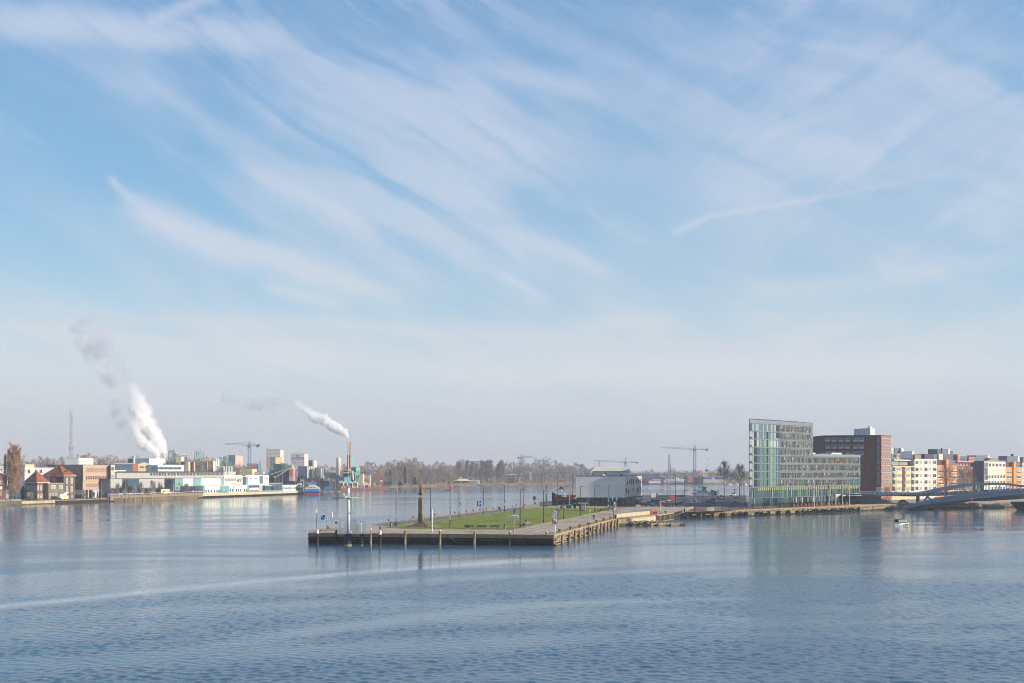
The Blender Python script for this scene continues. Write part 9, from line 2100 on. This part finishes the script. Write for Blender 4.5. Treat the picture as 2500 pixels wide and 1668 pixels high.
e,k,c=ship('dry_dock','long white floating dry dock with blue and red bands',1716,1769,1181,[('hull',1716,1769,1170,1181.5,M('dock_cream',(216,206,190),.7,.06,.4),12),('blue_band',1717,1769,1166.5,1170,shb,12.2),('white_panel',1735,1742,1166.4,1170.1,shw,12.6),('red_band',1716,1769,1165.3,1166.4,shr,12.2),('red_tower',1736,1743,1158.5,1165.2,srust,6),('tan_superstructure',1714,1722,1158,1165,M('tan_yellow',(206,180,130),.7,.2,1.),6),('deck_cabin',1744,1765,1163.5,1165.2,M('tan_yellow'),5)],1245,'dock')
for i in range(9):b=MB();b.box((1720+i*5.6-c)*k,-6.2,ZP(1181,1245),.7,.25,2.0);b.build('fender_block',srust,e)
b=MB();b.tube(((1716-c)*k,0,ZP(1158,1245)),((1716-c)*k,0,ZP(1148,1245)),.8,.2,6);b.build('dock_mast',M('tan_yellow'),e)
e,k,c=ship('moored_barges','dark moored barges with red and white spots left of the houseboat',1566,1583,1182,[('hull',1566,1583,1177,1182.5,shn,8),('red_cabin',1573,1580,1173.5,1177,M('barge_red_cabin',(150,76,70),.7,.1,1.),5),('mast_house',1568,1571,1171,1177,shn,4)],1220,'barge')
for i,(px,w)in enumerate([(1590,3),(1596,4),(1603,3),(1608,4)]):cube('quay_cabin','small white cabin on the far quay behind the houseboat, %s from the left'%ORD[i],'cabin',px,px+w,1170-i%2,1176,1268,shw,4)
h=cube('far_white_range','low white building strip on the far quay above the houseboat','building',1594,1612,1169.5,1176,1262,offwh,6)
h=cube('salmon_quay_wall','long low salmon brick wall on the far quay right of the dry dock','wall',1770,1830,1174,1180,1262,M('salmon_far_wall',(190,140,124),.8,.1,.5),6)
for i,px in enumerate([1781,1800,1818.5]):X,Y=XY(px,1180);e=thing('sailing_boat','tiny white boat before the salmon wall, %s from the left'%ORD[i],'boat',(X,Y,0));b=MB();boat_hull(b,5,1.8,1.2,.4);link('hull',fixn(b.mesh('hull',white_p)),e);b=MB();b.box(0,0,1.1,1.6,1.2,1.4);b.build('cabin',white_p,e)
# buoys
def buoy(px,yb,ytop,label,m,D=None):
 D=FP*HC/(yb-HY);X,Y=XY(px,D);h=ZP(ytop,D);r_=h*.30;e=thing('buoy',label,'buoy',(X,Y,0));b=MB();b.lathe([(r_*.8,-.5),(r_,0),(r_,h*.22),(r_*.8,h*.3)],0,0,12);b.build('float',m,e);b=MB();b.lathe([(r_*.6,h*.3),(r_*.4,h*.75),(r_*.3,h*.78)],0,0,10);b.build('tower',m,e);b=MB();b.lathe([(r_*.2,h*.78),(r_*.28,h*.9),(.05,h)],0,0,8);b.build('lantern',white_p,e)
buoy(1101,1195.2,1183,'red and white channel buoy left of the narrow sign, mid river',M('buoy_red',(206,44,58),.5,.05,1.));buoy(1709,1191.5,1182,'green channel buoy in front of the floating docks',M('buoy_green',(30,130,84),.5,.05,1.));buoy(1735,1182.5,1177.5,'small red buoy in front of the white dry dock',M('buoy_red'))
# glass pavilion and patrol vessel at the back of the parking area
def pavilion():
 D=508;A,B_=XY(1567,D),XY(1672,522);k=D/FP
 P=Bld('glass_pavilion','long see-through metal screen pavilion on the water side of the parking area','pavilion',foot2(A,B_,7),QZ,ZP(1211,D),M('pavilion_base',(60,76,88),.6,.1,.5),None)
 F=P.face(0);F.box('roof_edge',0,F.L,ZP(1199,D),ZP(1198.2,D),M('edge_steel',(110,120,126),.5,.1,1.),.3)
 for i in range(44):
  u=F.L*i/43-.05;F.box('screen_post',max(0,u),max(0,u)+.10,P.z1,ZP(1199,D),M('screen_post',(96,108,116),.5,.1,1.),.12)
 F.box('screen_rail',0,F.L,ZP(1203.2,D),ZP(1202.6,D),M('edge_steel'),.2)
 F.pbox('mural',1567,1208,1588,1220,M('mural_colours',(110,84,110),.8,.5,.9,dark=((60,110,80),.8,.8,(1,1,1))),.4);F.pbox('pale_panel',1588.5,1203,1600,1220,M('pale_screen',(150,162,170),.6,.1,1.),.3)
 F.pbox('dark_glass',1603,1209,1672,1222,M('dark_glass_wall',(40,64,80),.2,.3,.6),.5)
pavilion()
D=545;k=D/FP;X,Y=XY(1722,D);e=thing('patrol_vessel','dark grey vessel with a teal-windowed wheelhouse moored behind the parking area','ship',(X,Y,0));z=lambda y:ZP(y,D)
b=MB();boat_hull(b,150*k*.75,6,z(1211),.25);link('hull',fixn(b.mesh('hull',M('vessel_hull',(64,76,88),.6,.08,.5))),e,(0,0,0),math.pi)
for nm,x0,x1,y0,y1,m in[('deck_house',1697,1727,1203,1210,M('vessel_grey',(132,148,160),.6,.08,.6)),('wheelhouse',1704,1725,1198,1203,M('vessel_teal_glass',(60,130,124),.2,.2,1.)),('wheelhouse_roof',1700,1726,1197.3,1198,M('vessel_grey')),('radar_tower',1716,1722.5,1190,1197.3,M('vessel_dark',(60,74,88),.6,.08,1.)),('radar_platform',1713,1726,1188.5,1190,M('vessel_dark')),('aft_house',1727,1742,1201,1210,M('vessel_aft',(104,118,130),.7,.15,1.)),('funnel',1737,1742,1197,1201,M('vessel_dark')),('aft_cabin',1744,1750,1199,1210,M('vessel_aft'))]:
 b=MB();b.box(((x0+x1)/2-1722)*k,0,z(y1),(x1-x0)*k,4,z(y0)-z(y1));b.build(nm,m,e)
b=MB();b.tube(((1688-1722)*k,0,z(1206)),((1701-1722)*k,0,z(1204.5)),.2);b.tube(((1701-1722)*k,0,z(1204.5)),((1716-1722)*k,-2,z(1208)),.2);b.build('boom',darkgrey,e)
for i,(px,yt)in enumerate([(1740,1197),(1747,1199),(1754,1197.5),(1793.5,1195),(1797,1194),(1811,1184),(1814.5,1182),(1817,1180),(1805,1182)]):
 X,Y=XY(px,540);b=MB();b.lathe([(.12,0),(.1,ZP(yt,540)-QZ)],0,0,6);b.box(0,0,ZP(yt,540)-QZ-.3,.6,.3,.3);b.build('mooring_mast',darkgrey,loc=(X,Y,QZ),label='thin dark post at the back water edge of the parking area, %s from the left'%ORD[[0,1,2,3,4,6,7,8,5][i]],cat='post',group='thin posts at the back water edge')
X,Y=XY(1786,640);e=thing('motor_yacht','tiny white motor boat on the river left of the hotel','boat',(X,Y,0));b=MB();boat_hull(b,6,2,1,.4);link('hull',fixn(b.mesh('hull',white_p)),e);b=MB();b.box(1,0,1,1.8,1.4,1);b.build('cabin',darkgrey,e)
for px,py,w,h_,m,lb in[(1641.5,1222,2.6,2.2,M('sign_red_pale',(206,96,100),.6,.1,2.),'red and white notice panel by the zebra stripes'),(1604,1221,.5,3.2,M('dark_red_box'),'dark narrow figure-like stand with red foot at the pavilion')]:
 X,Y=TP(px,py);b=MB();b.prism([(-w/2,-.15),(w/2,-.15),(w/2,.15),(-w/2,.15)],.1,h_);b.box(0,0,0,w*.3,.3,.1);b.build('notice_panel',m,loc=(X,Y,QZ),label=lb,cat='notice')
for px,y0,y1,lb,rr3 in[(2091,1214,1239,'left one of three slim poles under the bridge start',.14),(2096.5,1212,1239,'thick middle pole of three under the bridge start',.2),(2101.5,1212,1239,'pole carrying a white oval sign under the bridge start',.14),(2138,1200,1238,'thin tall lamp pole beside the bridge start',.1)]:
 D=408;X,Y=XY(px+30 if px<2130 else px,D);
 X,Y=XY(px+25,D)if px<2130 else XY(px,D);e=thing('steel_pole',lb,'pole',(X,Y,QZ));h=ZP(y0,D)-QZ;b=MB();b.lathe([(rr3,0),(rr3,h)],0,0,7);b.build('pole_shaft',galv,e)
 if 'oval' in lb:b=MB();b.tube((0,-.2,h-.9),(0,-.12,h-.9),.75,.75,14);b.build('oval_plate',white_p,e)
# gull in the sky, gulls on water
def gull(px,py,D,label,s_=1.0):
 X,Y=XY(px,D);e=thing('gull',label,'bird',(X,Y,ZP(py,D)));b=MB();b.lathe([(.01,-.0),(.01,.01)],0,0,4)
 b=MB();
 secs=[]
 for t,r_ in((-.32,.01),(-.2,.05),(0,.08),(.18,.06),(.27,.045),(.34,.01)):secs.append([(t*s_,r_*s_*math.cos(a*1.047),r_*s_*math.sin(a*1.047))for a in range(6)])
 loft(b,secs);link('body',fixn(b.mesh('body',white_p)),e)
 for sd in(-1,1):
  b=MB();b.v=[(.10,0,.04),(.16,sd*.38,.20),(.02,sd*.78,.10),(-.05,sd*.38,.17),(-.10,0,.03)];b.v=[(x*s_,y*s_,z*s_)for x,y,z in b.v];b.face((0,1,3,4));b.face((1,2,3));b.build('wing',M('gull_grey',(190,194,200),.8,.05,1.),e)
 b=MB();b.tube((.34*s_,0,0),(.41*s_,0,-.01),.014*s_,.004,5);b.build('beak',M('beak_yellow',(220,170,50),.6,.05,1.),e)
gull(1409,977,400,'white gull flying in the sky above the hall',1.0);gull(1342,950,560,'tiny distant gull left of the larger flying gull',.8);gull(930,1284.5,206.5,'gull perched by the black and white post',.5)
# ------------------------------------------------------------------ steam plumes
def plume(name,label,path,D,dens,mode='steam'):
 """path: (px, py, radius_px); closed tube mesh filled with procedural vapour"""
 k=D/FP;c=path[0];X0,Y0=XY(c[0],D);Z0=ZP(c[1],D)
 pts=[Vector(((x-c[0])*k,(i/(len(path)-1))*6*0,-(y-c[1])*k))for i,(x,y,r_)in enumerate(path)];rad=[p[2]*k*(1.5 if mode=='steam' else 1.2)for p in path]
 b=MB();n=14;rings=[]
 for i,p in enumerate(pts):
  d=(pts[min(i+1,len(pts)-1)]-pts[max(i-1,0)]).normalized();a=Vector((0,1,0));q=d.cross(a).normalized()
  rings.append([tuple(p+a*rad[i]*math.cos(t*2*math.pi/n)+q*rad[i]*math.sin(t*2*math.pi/n))for t in range(n)])
 loft(b,rings);me=fixn(b.mesh(name,None)if False else(lambda:(lambda m_:m_)(bpy.data.meshes.new(name)))())if False else None
 me=bpy.data.meshes.new(name);me.from_pydata(b.v,[],b.f);me.update();fixn(me)
 m=bpy.data.materials.new(name+'_vapour');m.use_nodes=True;t=m.node_tree;t.nodes.clear();N=NT(t)
 tc=t.nodes.new('ShaderNodeTexCoord');O=tc.outputs['Object']
# distance to the axis: polyline capsule distance normalised by local radius
 best=None
 for i in range(len(pts)-1):
  A,B_=pts[i],pts[i+1];AB=B_-A;L2=AB.length_squared
  rel=N.vmath('SUBTRACT',O,tuple(A));dt=t.nodes.new('ShaderNodeVectorMath');dt.operation='DOT_PRODUCT';N.put(dt.inputs[0],rel);dt.inputs[1].default_value=tuple(AB)
  h=N.math('DIVIDE',dt.outputs['Value'],L2,clamp=True)
  sc=t.nodes.new('ShaderNodeVectorMath');sc.operation='SCALE';sc.inputs[0].default_value=tuple(AB);N.put(sc.inputs[3],h)
  ln=t.nodes.new('ShaderNodeVectorMath');ln.operation='LENGTH';N.put(ln.inputs[0],N.vmath('SUBTRACT',rel,sc.outputs[0]))
  rr=N.math('ADD',rad[i],N.math('MULTIPLY',h,rad[i+1]-rad[i]));q=N.math('DIVIDE',ln.outputs['Value'],rr)
  best=q if best is None else N.math('MINIMUM',best,q)
 rm=sum(rad)/len(rad)
 ns=N.noise(O,0.95/rm,7.0,0.66,0.9)[0]
 if mode=='steam':d=N.math('POWER',N.mapr(N.math('ADD',best,N.math('MULTIPLY',N.math('SUBTRACT',ns,0.5),2.3)),0.95,0.30),1.6)
 else:d=N.math('MULTIPLY',N.mapr(ns,0.44,0.66),N.mapr(best,1.0,0.45))
# thins out with height
 _,_,zz=N.sep(O);top=pts[-1].z
 fade=N.mapr(N.math('DIVIDE',zz,top),0.0,1.0,1.0,0.10 if mode=='steam' else 0.5)
 v=t.nodes.new('ShaderNodeVolumePrincipled');v.inputs['Color'].default_value=(1,1,1,1)if mode=='steam' else(.80,.82,.88,1)
 v.inputs['Anisotropy'].default_value=0.1;N.put(v.inputs['Density'],N.math('MULTIPLY',N.math('MULTIPLY',d,fade),dens))
 o=t.nodes.new('ShaderNodeOutputMaterial');t.links.new(v.outputs[0],o.inputs['Volume'])
 me.materials.append(m);link(name,me,None,(X0,Y0,Z0),kind='stuff',label=label)
 try:m.cycles.volume_step_rate=1.0
 except Exception:pass
plume('steam_plume','white steam column rising leftwards from the cooling cells',[(405,1121,5),(400,1103,9),(390,1083,13),(374,1062,17),(360,1042,19),(348,1018,20),(340,990,20),(328,962,18),(316,936,12)],690,1.5)
plume('steam_plume','lower white steam puff rising from the middle cooling cell',[(388,1121,4),(385,1105,7),(370,1094,12),(350,1084,13),(336,1066,12),(330,1040,14),(328,1015,12)],682,1.1)
plume('steam_plume','white smoke drifting left from the twin slender chimneys',[(850.5,1072,1.6),(848,1064,4),(839,1054,9),(822,1046,12),(805,1036,10),(790,1024,13),(770,1021,12),(752,1004,10),(735,994,10),(720,981,9)],860,1.4)
plume('smoke_wisp','thin grey-mauve smoke drifting above the steam column',[(300,935,34),(275,900,44),(250,860,46),(226,820,48),(200,785,42)],700,0.22,'wisp')
plume('smoke_wisp','thin grey smoke hanging left of the steam column',[(330,1080,14),(312,1048,22),(296,1010,26),(280,975,22)],706,0.30,'wisp')
plume('smoke_wisp','pale smoke remnant left of the chimney smoke',[(730,985,14),(700,968,20),(670,985,22),(630,985,22),(580,975,22),(540,965,20)],866,0.12,'wisp')
